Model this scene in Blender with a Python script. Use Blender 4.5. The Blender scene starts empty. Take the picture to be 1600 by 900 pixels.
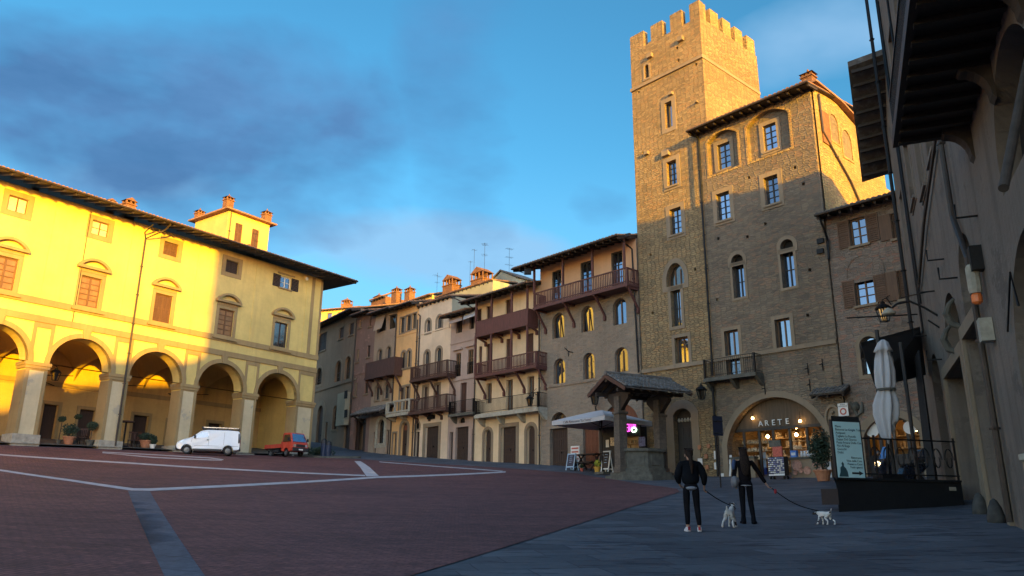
import bpy, bmesh, math, random
from mathutils import Vector, Matrix, noise
from mathutils.geometry import delaunay_2d_cdt, tessellate_polygon
R = math.radians
rnd = random.Random(7)
SC = bpy.context.scene
COL = SC.collection
V = Vector

# ------------------------------------------------------------------ camera
FPX, PITCH, ROLL, CAMZ = 1206.6, R(16.046), R(.554), 1.55
cp, sp, cr, sr = math.cos(PITCH), math.sin(PITCH), math.cos(ROLL), math.sin(ROLL)
_M = Matrix(((cr, -sr, 0), (sr, cr, 0), (0, 0, 1))) @ Matrix(((1, 0, 0), (0, sp, -cp), (0, cp, sp)))
EYE = V((0, 0, CAMZ))
def ray(px, py):
    return _M.transposed() @ V(((px - 800) / FPX, (py - 450) / FPX, 1))
def atd(px, py, d):
    r = ray(px, py); return EYE + r * (d / r.y)
cam_d = bpy.data.cameras.new('camera'); cam = bpy.data.objects.new('camera', cam_d); COL.objects.link(cam)
cam_d.sensor_width = 36; cam_d.lens = 36 * FPX / 1600; cam_d.clip_start = .05; cam_d.clip_end = 3000
mw = Matrix((_M[0], -_M[1], -_M[2])).transposed().to_4x4(); mw.translation = EYE
cam.matrix_world = mw
SC.camera = cam

# ------------------------------------------------------------------ planes of the facades
class Plane:
    def __init__(s, O, h, side):
        s.O = V((O[0], O[1], 0)); h = R(h)
        s.u = V((math.sin(h), math.cos(h), 0)); s.n = V((s.u.y, -s.u.x, 0)) * side
    def hit(s, px, py, o=0):
        d = ray(px, py); t = ((s.O + s.n * o - EYE).dot(s.n)) / d.dot(s.n); return EYE + d * t
    def sz(s, px, py, o=0):
        p = s.hit(px, py, o); return (p - s.O).dot(s.u), p.z
    def pt(s, a, z, o=0):
        return s.O + s.u * a + s.n * o + V((0, 0, z))
    def back(s, a, o, h, side):                     # a plane starting at (a,o)
        return Plane(s.pt(a, 0, o), h, side)
LG = Plane(atd(480, 705, 64), 35.6, 1)             # arcaded palazzo
ROW = Plane(atd(845, 725, 54), -41.7, -1)          # row of houses and palace
DK = Plane(ROW.hit(556, 600), -35.0, -1)           # old palace up the street
SIDE = Plane(V((16.45, 37.9, 0)), 48.3, 1)         # sunlit flank of the palace
TS = Plane(V((11.86, 43.0, 0)), 48.3, 1)           # sunlit flank of the tower
RW = Plane((12.85, 22), 23, -1)                    # street front on the right

# ------------------------------------------------------------------ ground
_co = (-0.0033181, 0.0601214, 0.00149086, 0.000104486, 0.000398077)
def _g0(x, y): return _co[0]*x + _co[1]*y + _co[2]*x*x + _co[3]*x*y + _co[4]*y*y
_ctl = []
def _c(p): _ctl.append((p.x, p.y, p.z - _g0(p.x, p.y)))
for px, py in ((1002, 740), (1130, 745), (1310, 745), (845, 725), (745, 721), (655, 713), (605, 710)): _c(ROW.hit(px, py))
for px, py in ((35, 696), (165, 701), (275, 707), (470, 713)): _c(LG.hit(px, py))
for px, py in ((330, 709.5), (440, 713.5)): _c(LG.hit(px, py, 2.6))
_c(DK.hit(515, 695)); _c(atd(1083, 830, 17.06)); _c(atd(1290, 820, 18.3))
_SG = 7.0
def _k(dx, dy): return math.exp(-(dx*dx + dy*dy) / (2*_SG*_SG))
_n = len(_ctl)
_A = [[_k(a[0]-b[0], a[1]-b[1]) + (.15 if i == j else 0) for j, b in enumerate(_ctl)] + [_ctl[i][2]] for i, a in enumerate(_ctl)]
for i in range(_n):                                  # gaussian elimination
    pv = max(range(i, _n), key=lambda q: abs(_A[q][i])); _A[i], _A[pv] = _A[pv], _A[i]
    for q in range(_n):
        if q != i:
            f = _A[q][i] / _A[i][i]
            for c in range(i, _n + 1): _A[q][c] -= f * _A[i][c]
_w = [_A[i][_n] / _A[i][i] for i in range(_n)]
def G(x, y):
    x = max(-60, min(45, x)); y = max(-30, min(105, y))
    if y < 0: return _g0(x, 0) * .5 + .0 + y * .03 if x < 0 else _g0(x, 0) + y * .03
    return _g0(x, y) + sum(w * _k(x - c[0], y - c[1]) for w, c in zip(_w, _ctl))
def gh(px, py):                                      # where a sight line meets the paving
    d = ray(px, py); d = d / d.y; t = 3
    while t < 140:
        p = EYE + d * t
        if p.z < G(p.x, p.y): break
        t += .2
    a, b = t - .2, t
    for _ in range(20):
        m = (a + b) / 2; p = EYE + d * m
        if p.z < G(p.x, p.y): b = m
        else: a = m
    return EYE + d * a
def gp(x, y): return V((x, y, G(x, y)))

# ------------------------------------------------------------------ objects
def thing(name, label, cat, loc, group=None, rz=0):
    o = bpy.data.objects.new(name, None); COL.objects.link(o)
    o.empty_display_size = .2; o.location = loc; o.rotation_euler = (0, 0, rz)
    o['label'] = label; o['category'] = cat
    if group: o['group'] = group
    return o
def tag(o, label, cat, group=None):
    o['label'] = label; o['category'] = cat
    if group: o['group'] = group
    return o
def copy_tree(o, parent=None):
    c = o.copy(); COL.objects.link(c)
    if parent: c.parent = parent
    for ch in list(o.children): copy_tree(ch, c)
    return c

class MB:
    def __init__(s): s.v = []; s.f = []; s.m = []; s.cur = 0
    def add(s, pts, faces):
        k = len(s.v); s.v += [tuple(p) for p in pts]
        for f in faces: s.f.append([i + k for i in f]); s.m.append(s.cur)
        return s
    def face(s, pts): return s.add(pts, [list(range(len(pts)))])
    def hexa(s, p):                                  # 4 bottom, 4 top
        return s.add(p, [[3, 2, 1, 0], [4, 5, 6, 7], [0, 1, 5, 4], [1, 2, 6, 5], [2, 3, 7, 6], [3, 0, 4, 7]])
    def box(s, c, sx, sy, sz, ax=None):              # centre, full sizes, optional axes
        c = V(c); X, Y, Z = ax or (V((1, 0, 0)), V((0, 1, 0)), V((0, 0, 1)))
        X = X * sx / 2; Y = Y * sy / 2; Z = Z * sz / 2
        return s.hexa([c-X-Y-Z, c+X-Y-Z, c+X+Y-Z, c-X+Y-Z, c-X-Y+Z, c+X-Y+Z, c+X+Y+Z, c-X+Y+Z])
    def pbox(s, pl, a0, a1, z0, z1, o0, o1):
        return s.hexa([pl.pt(a0, z0, o0), pl.pt(a1, z0, o0), pl.pt(a1, z0, o1), pl.pt(a0, z0, o1),
                       pl.pt(a0, z1, o0), pl.pt(a1, z1, o0), pl.pt(a1, z1, o1), pl.pt(a0, z1, o1)])
    def prism(s, poly, vec):
        n = len(poly); vec = V(vec)
        pts = [V(p) for p in poly] + [V(p) + vec for p in poly]
        return s.add(pts, [list(range(n))[::-1], list(range(n, 2*n))] + [[i, (i+1) % n, (i+1) % n + n, i + n] for i in range(n)])
    def pprism(s, pl, poly, o0, o1):
        return s.prism([pl.pt(a, z, o0) for a, z in poly], pl.n * (o1 - o0))
    def ring(s, pl, outer, inner, o0, o1):
        n = len(outer)
        P = [pl.pt(a, z, o) for o in (o0, o1) for q in (outer, inner) for a, z in q]
        F = []
        for i in range(n):
            j = (i + 1) % n
            F += [[2*n+i, 2*n+j, 3*n+j, 3*n+i], [i, n+i, n+j, j], [i, j, 2*n+j, 2*n+i], [n+j, n+i, 3*n+i, 3*n+j]]
        return s.add(P, F)
    def tube(s, pts, r, n=6, cap=True):
        pts = [V(p) for p in pts]; rs = r if isinstance(r, (list, tuple)) else [r] * len(pts)
        P = []; up = None
        for i, p in enumerate(pts):
            t = (pts[min(i+1, len(pts)-1)] - pts[max(i-1, 0)])
            if t.length < 1e-9: t = V((0, 0, 1))
            t.normalize()
            if up is None: up = t.orthogonal().normalized()
            up = (up - t * up.dot(t)); up = up.normalized() if up.length > 1e-6 else t.orthogonal().normalized()
            b = t.cross(up)
            P += [p + (up * math.cos(2*math.pi*k/n) + b * math.sin(2*math.pi*k/n)) * rs[i] for k in range(n)]
        F = [[i*n+k, i*n+(k+1) % n, (i+1)*n+(k+1) % n, (i+1)*n+k] for i in range(len(pts)-1) for k in range(n)]
        if cap: F += [list(range(n))[::-1], [(len(pts)-1)*n+k for k in range(n)]]
        return s.add(P, F)
    def lathe(s, c, prof, n=14, sx=1, sy=1, cap=True):
        c = V(c); P = [c + V((r*math.cos(2*math.pi*k/n)*sx, r*math.sin(2*math.pi*k/n)*sy, z)) for r, z in prof for k in range(n)]
        F = [[i*n+k, i*n+(k+1) % n, (i+1)*n+(k+1) % n, (i+1)*n+k] for i in range(len(prof)-1) for k in range(n)]
        if cap: F += [list(range(n))[::-1], [(len(prof)-1)*n+k for k in range(n)]]
        return s.add(P, F)
    def bar(s, p, q, w, h, up=V((0, 0, 1))):
        p = V(p); q = V(q); t = (q - p).normalized(); b = t.cross(up)
        b = b.normalized() if b.length > 1e-6 else t.orthogonal().normalized(); c = b.cross(t)
        b = b * w / 2; c = c * h / 2
        return s.hexa([p-b-c, q-b-c, q+b-c, p+b-c, p-b+c, q-b+c, q+b+c, p+b+c])
    def sheet(s, pl, outline, holes, o=0):           # a flat wall sheet with openings
        vs = []; es = []
        for poly in [outline] + holes:
            k = len(vs); vs += [V((a, z)) for a, z in poly]; n = len(poly)
            es += [(k+i, k+(i+1) % n) for i in range(n)]
        r = delaunay_2d_cdt(vs, es, [], 0, 1e-4); cv, cf = r[0], r[2]
        F = []
        for f in cf:
            c = sum((cv[i] for i in f), V((0, 0))) / len(f)
            if inside(c, outline) and not any(inside(c, h) for h in holes): F.append(list(f))
        return s.add([pl.pt(p.x, p.y, o) for p in cv], F)
    def wall(s, pl, outline, holes, thick, reveal=.25):
        s.sheet(pl, outline, holes)
        for h in holes:
            n = len(h); s.add([pl.pt(a, z, 0) for a, z in h] + [pl.pt(a, z, -reveal) for a, z in h],
                              [[i, (i+1) % n, (i+1) % n + n, i + n] for i in range(n)])
        n = len(outline)
        s.add([pl.pt(a, z, 0) for a, z in outline] + [pl.pt(a, z, -thick) for a, z in outline],
              [[i, (i+1) % n, (i+1) % n + n, i + n] for i in range(n)] + [list(range(n, 2*n))])
        return s
    def build(s, name, mat, parent=None, pl=None, smooth=False, local=False, bevel=0):
        me = bpy.data.meshes.new(name); me.from_pydata(s.v, [], s.f); me.update()
        bm = bmesh.new(); bm.from_mesh(me)
        if pl is None: bmesh.ops.recalc_face_normals(bm, faces=bm.faces)
        elif True:
            bmesh.ops.recalc_face_normals(bm, faces=bm.faces)
        bm.to_mesh(me); bm.free()
        for m in (mat if isinstance(mat, (list, tuple)) else [mat]): me.materials.append(m)
        if len(me.materials) > 1: me.polygons.foreach_set('material_index', s.m)
        if smooth: me.polygons.foreach_set('use_smooth', [True] * len(me.polygons))
        if pl is not None:
            uv = me.uv_layers.new(name='UVMap'); dat = []
            for l in me.loops:
                d = V(me.vertices[l.vertex_index].co) - pl.O; dat += [d.dot(pl.u) + d.dot(pl.n) * .83, d.z]
            uv.data.foreach_set('uv', dat)
        o = bpy.data.objects.new(name, me); COL.objects.link(o)
        if parent:
            o.parent = parent
            if not local and parent.type == 'EMPTY': o.location = -parent.location
        if bevel:
            b = o.modifiers.new('bevel', 'BEVEL'); b.width = bevel; b.segments = 2; b.limit_method = 'ANGLE'; b.angle_limit = R(40)
        return o
def inside(c, poly):
    x, y = c[0], c[1]; r = False; n = len(poly)
    for i in range(n):
        x0, y0 = poly[i]; x1, y1 = poly[(i+1) % n]
        if (y0 > y) != (y1 > y) and x < (x1-x0)*(y-y0)/(y1-y0) + x0: r = not r
    return r
def arch(a0, a1, z0, zt, kind=None, n=10):           # an opening outline (a,z), from bottom left round
    if a0 > a1: a0, a1 = a1, a0
    w = a1 - a0; c = (a0 + a1) / 2
    if kind is None: return [(a0, z0), (a1, z0), (a1, zt), (a0, zt)]
    if kind == 'round': rise = min(w/2, zt - z0)
    elif kind == 'point': rise = min(w*.72, zt - z0)
    else: rise = float(kind) * w
    zs = zt - rise; top = []
    if kind == 'point':
        for i in range(n + 1):
            t = i / n; top.append((a1 - (w/2)*t**1.6, zs + rise*math.sin(t*math.pi/2)))
        top += [(2*c - a, z) for a, z in reversed(top[:-1])]
    else:
        rr = (w*w/4 + rise*rise) / (2*rise); th = math.asin(min(1, w/2/rr))
        if rise > w/2 - 1e-6: th = math.pi/2
        for i in range(n*2 + 1):
            t = th - 2*th*i/(n*2); top.append((c + rr*math.sin(t), zt - rr + rr*math.cos(t)))
    if abs(zs - z0) < 1e-4: return top
    return [(a0, z0), (a1, z0)] + top
def grow(poly, d):                                   # offset an outline by d (outwards +)
    n = len(poly); ar = sum(poly[i][0]*poly[(i+1) % n][1] - poly[(i+1) % n][0]*poly[i][1] for i in range(n))
    sg = 1 if ar > 0 else -1; out = []
    for i in range(n):
        a, b, c = V(poly[i-1]), V(poly[i]), V(poly[(i+1) % n])
        e, f = (b - a), (c - b)
        if e.length < 1e-7: e = f
        if f.length < 1e-7: f = e
        e.normalize(); f.normalize()
        n1 = V((e.y, -e.x)) * sg; n2 = V((f.y, -f.x)) * sg; m = n1 + n2
        if m.length < 1e-4: m = n1
        m.normalize(); k = d / max(.35, m.dot(n1)); out.append((b.x + m.x*k, b.y + m.y*k))
    return out
# ------------------------------------------------------------------ materials
def _new(name):
    m = bpy.data.materials.new(name); m.use_nodes = True; nt = m.node_tree
    b = nt.nodes['Principled BSDF']; return m, nt, b
def _n(nt, t, **kw):
    n = nt.nodes.new(t)
    for k, v in kw.items():
        if k in n.inputs: n.inputs[k].default_value = v
        else: setattr(n, k, v)
    return n
def _mix(nt, fac, a, b, typ='MIX'):
    m = nt.nodes.new('ShaderNodeMix'); m.data_type = 'RGBA'; m.blend_type = typ
    for s, v in ((m.inputs[0], fac), (m.inputs[6], a), (m.inputs[7], b)):
        if hasattr(v, 'links'): nt.links.new(v, s)
        elif isinstance(v, (int, float)): s.default_value = v
        else: s.default_value = (*v, 1) if len(v) == 3 else v
    return m.outputs[2]
def _ramp(nt, src, p0, p1, c0=(0, 0, 0), c1=(1, 1, 1)):
    r = nt.nodes.new('ShaderNodeValToRGB'); e = r.color_ramp.elements
    e[0].position = p0; e[1].position = p1; e[0].color = (*c0, 1); e[1].color = (*c1, 1)
    nt.links.new(src, r.inputs[0]); return r.outputs[0]
def _coord(nt, kind, scale=(1, 1, 1), rot=(0, 0, 0)):
    tc = nt.nodes.new('ShaderNodeTexCoord'); mp = nt.nodes.new('ShaderNodeMapping')
    mp.inputs['Scale'].default_value = scale; mp.inputs['Rotation'].default_value = rot
    nt.links.new(tc.outputs[kind], mp.inputs[0]); return mp.outputs[0]
def _noise(nt, vec, scale, detail=4, rough=.6):
    n = _n(nt, 'ShaderNodeTexNoise', Scale=scale, Detail=detail, Roughness=rough); nt.links.new(vec, n.inputs['Vector']); return n
def _bump(nt, b, h, strength, dist=.02):
    bp = _n(nt, 'ShaderNodeBump', Strength=strength, Distance=dist); nt.links.new(h, bp.inputs['Height']); nt.links.new(bp.outputs[0], b.inputs['Normal'])
def sc(c, k): return tuple(min(1, x*k) for x in c)

def m_simple(name, col, rough=.6, metal=0, var=.18, scale=6, bump=0, coat=0, spec=.5):
    m, nt, b = _new(name); b.inputs['Specular IOR Level'].default_value = spec; vec = _coord(nt, 'Object')
    n = _noise(nt, vec, scale, 5)
    nt.links.new(_mix(nt, _ramp(nt, n.outputs[0], .3, .7), sc(col, 1-var), sc(col, 1+var)), b.inputs['Base Color'])
    b.inputs['Roughness'].default_value = rough; b.inputs['Metallic'].default_value = metal; b.inputs['Coat Weight'].default_value = coat
    if bump: _bump(nt, b, n.outputs[0], bump)
    return m
def m_plaster(name, col, stain=(.2, .15, .1), amt=.45, bump=.25, patch=None):
    m, nt, b = _new(name); vec = _coord(nt, 'UV')
    big = _noise(nt, vec, .35, 5, .65); fine = _noise(nt, vec, 5, 6, .7)
    stv = _coord(nt, 'UV', (2.2, .16, 1)); st = _noise(nt, stv, 1.0, 4, .6)
    c = _mix(nt, _ramp(nt, big.outputs[0], .3, .72), sc(col, .74), sc(col, 1.08))
    c = _mix(nt, _ramp(nt, fine.outputs[0], .25, .8), sc(col, .9), c) if False else c
    ml = nt.nodes.new('ShaderNodeMath'); ml.operation = 'MULTIPLY'; ml.inputs[1].default_value = amt
    nt.links.new(_ramp(nt, st.outputs[0], .5, .78), ml.inputs[0])
    c = _mix(nt, ml.outputs[0], c, sc(col, .62) if stain is None else stain)
    m2 = nt.nodes.new('ShaderNodeMath'); m2.operation = 'MULTIPLY'; m2.inputs[1].default_value = .22
    nt.links.new(_ramp(nt, fine.outputs[0], .35, .75), m2.inputs[0]); c = _mix(nt, m2.outputs[0], c, sc(col, .6))
    if patch:
        pn = _noise(nt, vec, .55, 6, .75); c = _mix(nt, _ramp(nt, pn.outputs[0], .56, .6), c, patch)
    nt.links.new(c, b.inputs['Base Color']); b.inputs['Roughness'].default_value = .9
    _bump(nt, b, fine.outputs[0], bump, .03)
    return m
def m_rubble(name, c1, c2, c3, mortar, sw=.42, sh=.17, bump=.9, dist=.05, gap=.07, courses=.35):
    # irregular coursed stones: stretched cells, every stone its own tone
    m, nt, b = _new(name); vec = _coord(nt, 'UV')
    wob = _noise(nt, vec, .8, 3); vs = nt.nodes.new('ShaderNodeVectorMath'); vs.operation = 'MULTIPLY_ADD'
    nt.links.new(wob.outputs['Color'], vs.inputs[0]); vs.inputs[1].default_value = (.25, .16, 0); nt.links.new(vec, vs.inputs[2])
    mp = nt.nodes.new('ShaderNodeMapping'); mp.inputs['Scale'].default_value = (1/sw, 1/sh, 1); nt.links.new(vs.outputs[0], mp.inputs[0])
    vo = _n(nt, 'ShaderNodeTexVoronoi', Scale=1.0, Randomness=courses + .35); vo.voronoi_dimensions = '2D'
    ve = _n(nt, 'ShaderNodeTexVoronoi', Scale=1.0, Randomness=courses + .35); ve.voronoi_dimensions = '2D'; ve.feature = 'DISTANCE_TO_EDGE'
    nt.links.new(mp.outputs[0], vo.inputs['Vector']); nt.links.new(mp.outputs[0], ve.inputs['Vector'])
    sepc = nt.nodes.new('ShaderNodeSeparateColor'); nt.links.new(vo.outputs['Color'], sepc.inputs[0])
    c = _mix(nt, sepc.outputs[0], c1, c2)
    c = _mix(nt, _ramp(nt, sepc.outputs[1], .72, .9), c, c3)
    big = _noise(nt, vec, .22, 6, .7)
    c = _mix(nt, _ramp(nt, big.outputs[0], .35, .7), c, _mix(nt, 1.0, c, (.62, .6, .6), 'MULTIPLY'))
    c = _mix(nt, _ramp(nt, ve.outputs['Distance'], gap*.4, gap, (1, 1, 1), (0, 0, 0)), c, mortar)
    fine = _noise(nt, vec, 9, 5, .7)
    m2 = nt.nodes.new('ShaderNodeMath'); m2.operation = 'MULTIPLY'; m2.inputs[1].default_value = .35
    nt.links.new(_ramp(nt, fine.outputs[0], .4, .75), m2.inputs[0]); c = _mix(nt, m2.outputs[0], c, sc(c1, .45))
    nt.links.new(c, b.inputs['Base Color']); b.inputs['Roughness'].default_value = .92
    h = nt.nodes.new('ShaderNodeMath'); h.operation = 'MULTIPLY_ADD'; h.inputs[1].default_value = .45
    nt.links.new(fine.outputs[0], h.inputs[0]); 
    h2 = nt.nodes.new('ShaderNodeMath'); h2.operation = 'MULTIPLY_ADD'; h2.inputs[1].default_value = .5
    nt.links.new(sepc.outputs[2], h2.inputs[0]); nt.links.new(_ramp(nt, ve.outputs['Distance'], 0, gap*2), h2.inputs[2])
    nt.links.new(h2.outputs[0], h.inputs[2])
    _bump(nt, b, h.outputs[0], bump, dist)
    return m
def m_brick(name, c1, c2, mortar, bw=.26, bh=.07, coord='Object', rot=(0, 0, 0), ms=.008, bump=.4, dirt=.3, rough=.85, off=.5, var=None, spec=.5):
    m, nt, b = _new(name); vec = _coord(nt, coord, (1, 1, 1), rot)
    wob = _noise(nt, vec, 1.5, 2); vs = nt.nodes.new('ShaderNodeVectorMath'); vs.operation = 'MULTIPLY_ADD'
    nt.links.new(wob.outputs['Color'], vs.inputs[0]); vs.inputs[1].default_value = (min(bh*.35, .05),)*3; nt.links.new(vec, vs.inputs[2])
    br = _n(nt, 'ShaderNodeTexBrick', Scale=1.0, Bias=-.1); br.offset = off
    br.inputs['Color1'].default_value = (*c1, 1); br.inputs['Color2'].default_value = (*c2, 1); br.inputs['Mortar'].default_value = (*mortar, 1)
    br.inputs['Mortar Size'].default_value = ms; br.inputs['Brick Width'].default_value = bw; br.inputs['Row Height'].default_value = bh; br.inputs['Mortar Smooth'].default_value = .3
    nt.links.new(vs.outputs[0], br.inputs['Vector'])
    big = _noise(nt, vec, .16, 6, .7); mid = _noise(nt, vec, 1.1, 5, .7)
    c = br.outputs['Color']; sp_ = _noise(nt, vec, 6.0, 4, .8); c = _mix(nt, _ramp(nt, sp_.outputs[0], .32, .72), sc(c2, .55), c); c = _mix(nt, _ramp(nt, sp_.outputs[0], .72, .78), c, sc(c1, 1.9))
    sk = _noise(nt, _coord(nt, coord, (.10, 1.9, 1), rot), 1.0, 5, .7); c = _mix(nt, _ramp(nt, sk.outputs[0], .42, .85), c, _mix(nt, 1.0, c, (1-dirt*1.2,)*3, 'MULTIPLY'))
    c = _mix(nt, _ramp(nt, big.outputs[0], .35, .68), c, _mix(nt, 1.0, c, var or (1-dirt,)*3, 'MULTIPLY'))
    c = _mix(nt, _ramp(nt, mid.outputs[0], .3, .75), _mix(nt, 1.0, c, (1-dirt*.7,)*3, 'MULTIPLY'), c)
    nt.links.new(c, b.inputs['Base Color']); b.inputs['Roughness'].default_value = rough; b.inputs['Specular IOR Level'].default_value = spec
    inv = nt.nodes.new('ShaderNodeMath'); inv.operation = 'MULTIPLY_ADD'; inv.inputs[1].default_value = -1
    nt.links.new(br.outputs['Fac'], inv.inputs[0]); nt.links.new(mid.outputs[0], inv.inputs[2])
    _bump(nt, b, inv.outputs[0], bump, .015)
    return m
def m_glass(name, tint=(.02, .025, .03), fac=.38, rough=.03, gl=(.95, .97, 1)):
    m, nt, b = _new(name); nt.nodes.remove(b); out = nt.nodes['Material Output']
    d = _n(nt, 'ShaderNodeBsdfDiffuse'); d.inputs[0].default_value = (*tint, 1)
    g = _n(nt, 'ShaderNodeBsdfGlossy', Roughness=rough); g.inputs[0].default_value = (*gl, 1)
    vec = _coord(nt, 'Object'); n = _noise(nt, vec, 1.6, 2); bp = _n(nt, 'ShaderNodeBump', Strength=.12, Distance=.05)
    nt.links.new(n.outputs[0], bp.inputs['Height'])
    # every pane hangs a little differently in its frame
    oi = nt.nodes.new('ShaderNodeObjectInfo'); wn = nt.nodes.new('ShaderNodeTexWhiteNoise'); wn.noise_dimensions = '1D'; nt.links.new(oi.outputs['Random'], wn.inputs['W'])
    ma = nt.nodes.new('ShaderNodeVectorMath'); ma.operation = 'MULTIPLY_ADD'; ma.inputs[1].default_value = (.05, .05, .05); nt.links.new(wn.outputs['Color'], ma.inputs[0])
    a2 = nt.nodes.new('ShaderNodeVectorMath'); a2.operation = 'ADD'; a2.inputs[1].default_value = (-.025, -.025, -.025); nt.links.new(bp.outputs[0], a2.inputs[0]); nt.links.new(a2.outputs[0], ma.inputs[2])
    nz = nt.nodes.new('ShaderNodeVectorMath'); nz.operation = 'NORMALIZE'; nt.links.new(ma.outputs[0], nz.inputs[0]); nt.links.new(nz.outputs[0], g.inputs['Normal'])
    mx = _n(nt, 'ShaderNodeMixShader'); mr = nt.nodes.new('ShaderNodeMapRange'); mr.inputs['To Min'].default_value = fac*.55; mr.inputs['To Max'].default_value = fac*1.25; nt.links.new(oi.outputs['Random'], mr.inputs['Value']); nt.links.new(mr.outputs[0], mx.inputs[0])
    nt.links.new(d.outputs[0], mx.inputs[1]); nt.links.new(g.outputs[0], mx.inputs[2]); nt.links.new(mx.outputs[0], out.inputs[0])
    return m
def m_emit(name, col, k):
    m, nt, b = _new(name); b.inputs['Base Color'].default_value = (*col, 1); b.inputs['Emission Color'].default_value = (*col, 1); b.inputs['Emission Strength'].default_value = k
    return m
def m_tile(name, c1, c2, c3):
    m, nt, b = _new(name); vec = _coord(nt, 'Object')
    v = _n(nt, 'ShaderNodeTexVoronoi', Scale=3.2); nt.links.new(vec, v.inputs['Vector'])
    s = nt.nodes.new('ShaderNodeSeparateColor'); nt.links.new(v.outputs['Color'], s.inputs[0])
    n = _noise(nt, vec, 2.5, 5, .7)
    c = _mix(nt, s.outputs[0], c1, c2); c = _mix(nt, _ramp(nt, n.outputs[0], .5, .72), c, c3)
    nt.links.new(c, b.inputs['Base Color']); b.inputs['Roughness'].default_value = .85
    _bump(nt, b, n.outputs[0], .3, .03); return m
def m_wood(name, col, rough=.65, coord='Object', sv=(14, 14, 1.2)):
    m, nt, b = _new(name); vec = _coord(nt, coord, sv); n = _noise(nt, vec, 1.2, 5, .7)
    nt.links.new(_mix(nt, _ramp(nt, n.outputs[0], .3, .72), sc(col, .6), sc(col, 1.25)), b.inputs['Base Color'])
    b.inputs['Roughness'].default_value = rough; _bump(nt, b, n.outputs[0], .2, .01); return m

M = {}
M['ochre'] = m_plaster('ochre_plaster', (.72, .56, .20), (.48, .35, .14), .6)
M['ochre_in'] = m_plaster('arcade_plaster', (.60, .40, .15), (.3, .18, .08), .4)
M['panel'] = m_plaster('pale_plaster', (.66, .56, .36), (.35, .28, .2), .35, patch=(.42, .37, .28))
M['trim'] = m_plaster('sandstone_trim', (.37, .265, .125), (.18, .13, .07), .5, bump=.5)
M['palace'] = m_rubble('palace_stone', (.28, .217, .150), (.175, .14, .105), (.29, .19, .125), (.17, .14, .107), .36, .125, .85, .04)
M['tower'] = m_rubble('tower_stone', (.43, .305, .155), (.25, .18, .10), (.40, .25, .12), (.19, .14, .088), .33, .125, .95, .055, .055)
M['flank'] = m_rubble('sunlit_flank_stone', (.50, .34, .14), (.35, .23, .09), (.43, .25, .11), (.24, .165, .09), .36, .16, .85, .04)  # brighter golden copy of the wall stone, sunlight put into its tone
M['ashlar'] = m_plaster('dressed_stone', (.275, .21, .145), (.16, .125, .09), .55, bump=.6)
M['stoneh'] = m_rubble('house_stone', (.33, .265, .20), (.265, .21, .16), (.345, .255, .185), (.27, .22, .17), .36, .13, .6, .035)
M['smallh'] = m_rubble('rough_house_stone', (.31, .24, .19), (.22, .17, .135), (.34, .19, .135), (.27, .225, .185), .34, .12, .8, .05)
M['cream'] = m_plaster('cream_plaster', (.77, .585, .375), (.46, .34, .21), .4)
M['light'] = m_plaster('light_plaster', (.74, .57, .41), (.48, .36, .25), .4)
M['lgrey'] = m_plaster('grey_plaster', (.36, .35, .27), (.25, .24, .18), .3)
M['orange'] = m_plaster('orange_plaster', (.76, .45, .20), (.46, .28, .13), .4)
M['mauve'] = m_plaster('mauve_plaster', (.44, .325, .275), (.28, .21, .18), .5)
M['salmon'] = m_plaster('salmon_plaster', (.68, .42, .25), (.42, .25, .15), .35)
M['archh'] = m_plaster('worn_plaster', (.38, .285, .215), (.2, .145, .11), .5, patch=(.29, .21, .16))
M['brickh'] = m_plaster('brick_wall_plaster', (.26, .165, .14), (.14, .09, .08), .5, patch=(.32, .19, .155))
M['dark'] = m_plaster('dark_plaster', (.26, .19, .13), (.14, .10, .07), .5)
M['gold'] = m_plaster('golden_plaster', (.66, .45, .15), (.5, .3, .1), .3)
M['street'] = m_plaster('street_plaster', (.205, .165, .135), (.075, .06, .05), .8, bump=1.2, patch=(.125, .10, .082))
M['door_dk'] = m_wood('dark_door_wood', (.045, .026, .020))
M['door_rd'] = m_wood('red_door_wood', (.17, .055, .025))
M['wood'] = m_wood('brown_wood', (.085, .038, .028))
M['wood_rd'] = m_wood('reddish_balcony_wood', (.115, .042, .036))
M['beam'] = m_wood('old_beam_wood', (.032, .021, .016))
M['shut'] = m_wood('shutter_wood', (.13, .065, .032))
M['shut_dk'] = m_wood('dark_shutter_wood', (.050, .032, .026))
M['frame'] = m_wood('window_frame_wood', (.16, .08, .035))
M['frame_dk'] = m_wood('dark_window_frame', (.035, .030, .028))
M['white'] = m_simple('white_paint', (.72, .72, .7), .5, var=.08)
M['tile'] = m_tile('roof_tiles', (.22, .11, .065), (.33, .17, .09), (.12, .085, .06))
M['tile_dk'] = m_tile('mossy_roof_tiles', (.085, .075, .07), (.14, .12, .105), (.22, .22, .22))
M['brick'] = m_brick('chimney_brick', (.42, .19, .08), (.33, .14, .06), (.28, .2, .13), .24, .075, 'Object', (R(90), 0, 0))
M['iron'] = m_simple('black_iron', (.012, .012, .014), .5, .6, .3, 20)
M['pipe'] = m_simple('brown_pipe', (.055, .04, .032), .5, .3)
M['glass'] = m_glass('window_glass', fac=.42, gl=(.62, .76, 1))
M['glass_br'] = m_glass('old_window_glass', (.03, .025, .02), .2, .08)
M['pane_b'] = m_simple('brown_pane', (.26, .14, .055), .4, var=.25, scale=3)
M['curtain'] = m_simple('pale_curtain', (.75, .68, .42), .5)
M['void'] = m_simple('dark_interior', (.012, .010, .009), .9)
M['stone_g'] = m_simple('grey_stone', (.095, .09, .076), .9, var=.35, scale=4, bump=.6)
M['stone_w'] = m_simple('pale_stone', (.36, .33, .27), .9, var=.25, scale=4, bump=.6)
M['black'] = m_simple('black_paint', (.012, .013, .016), .55)
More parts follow.
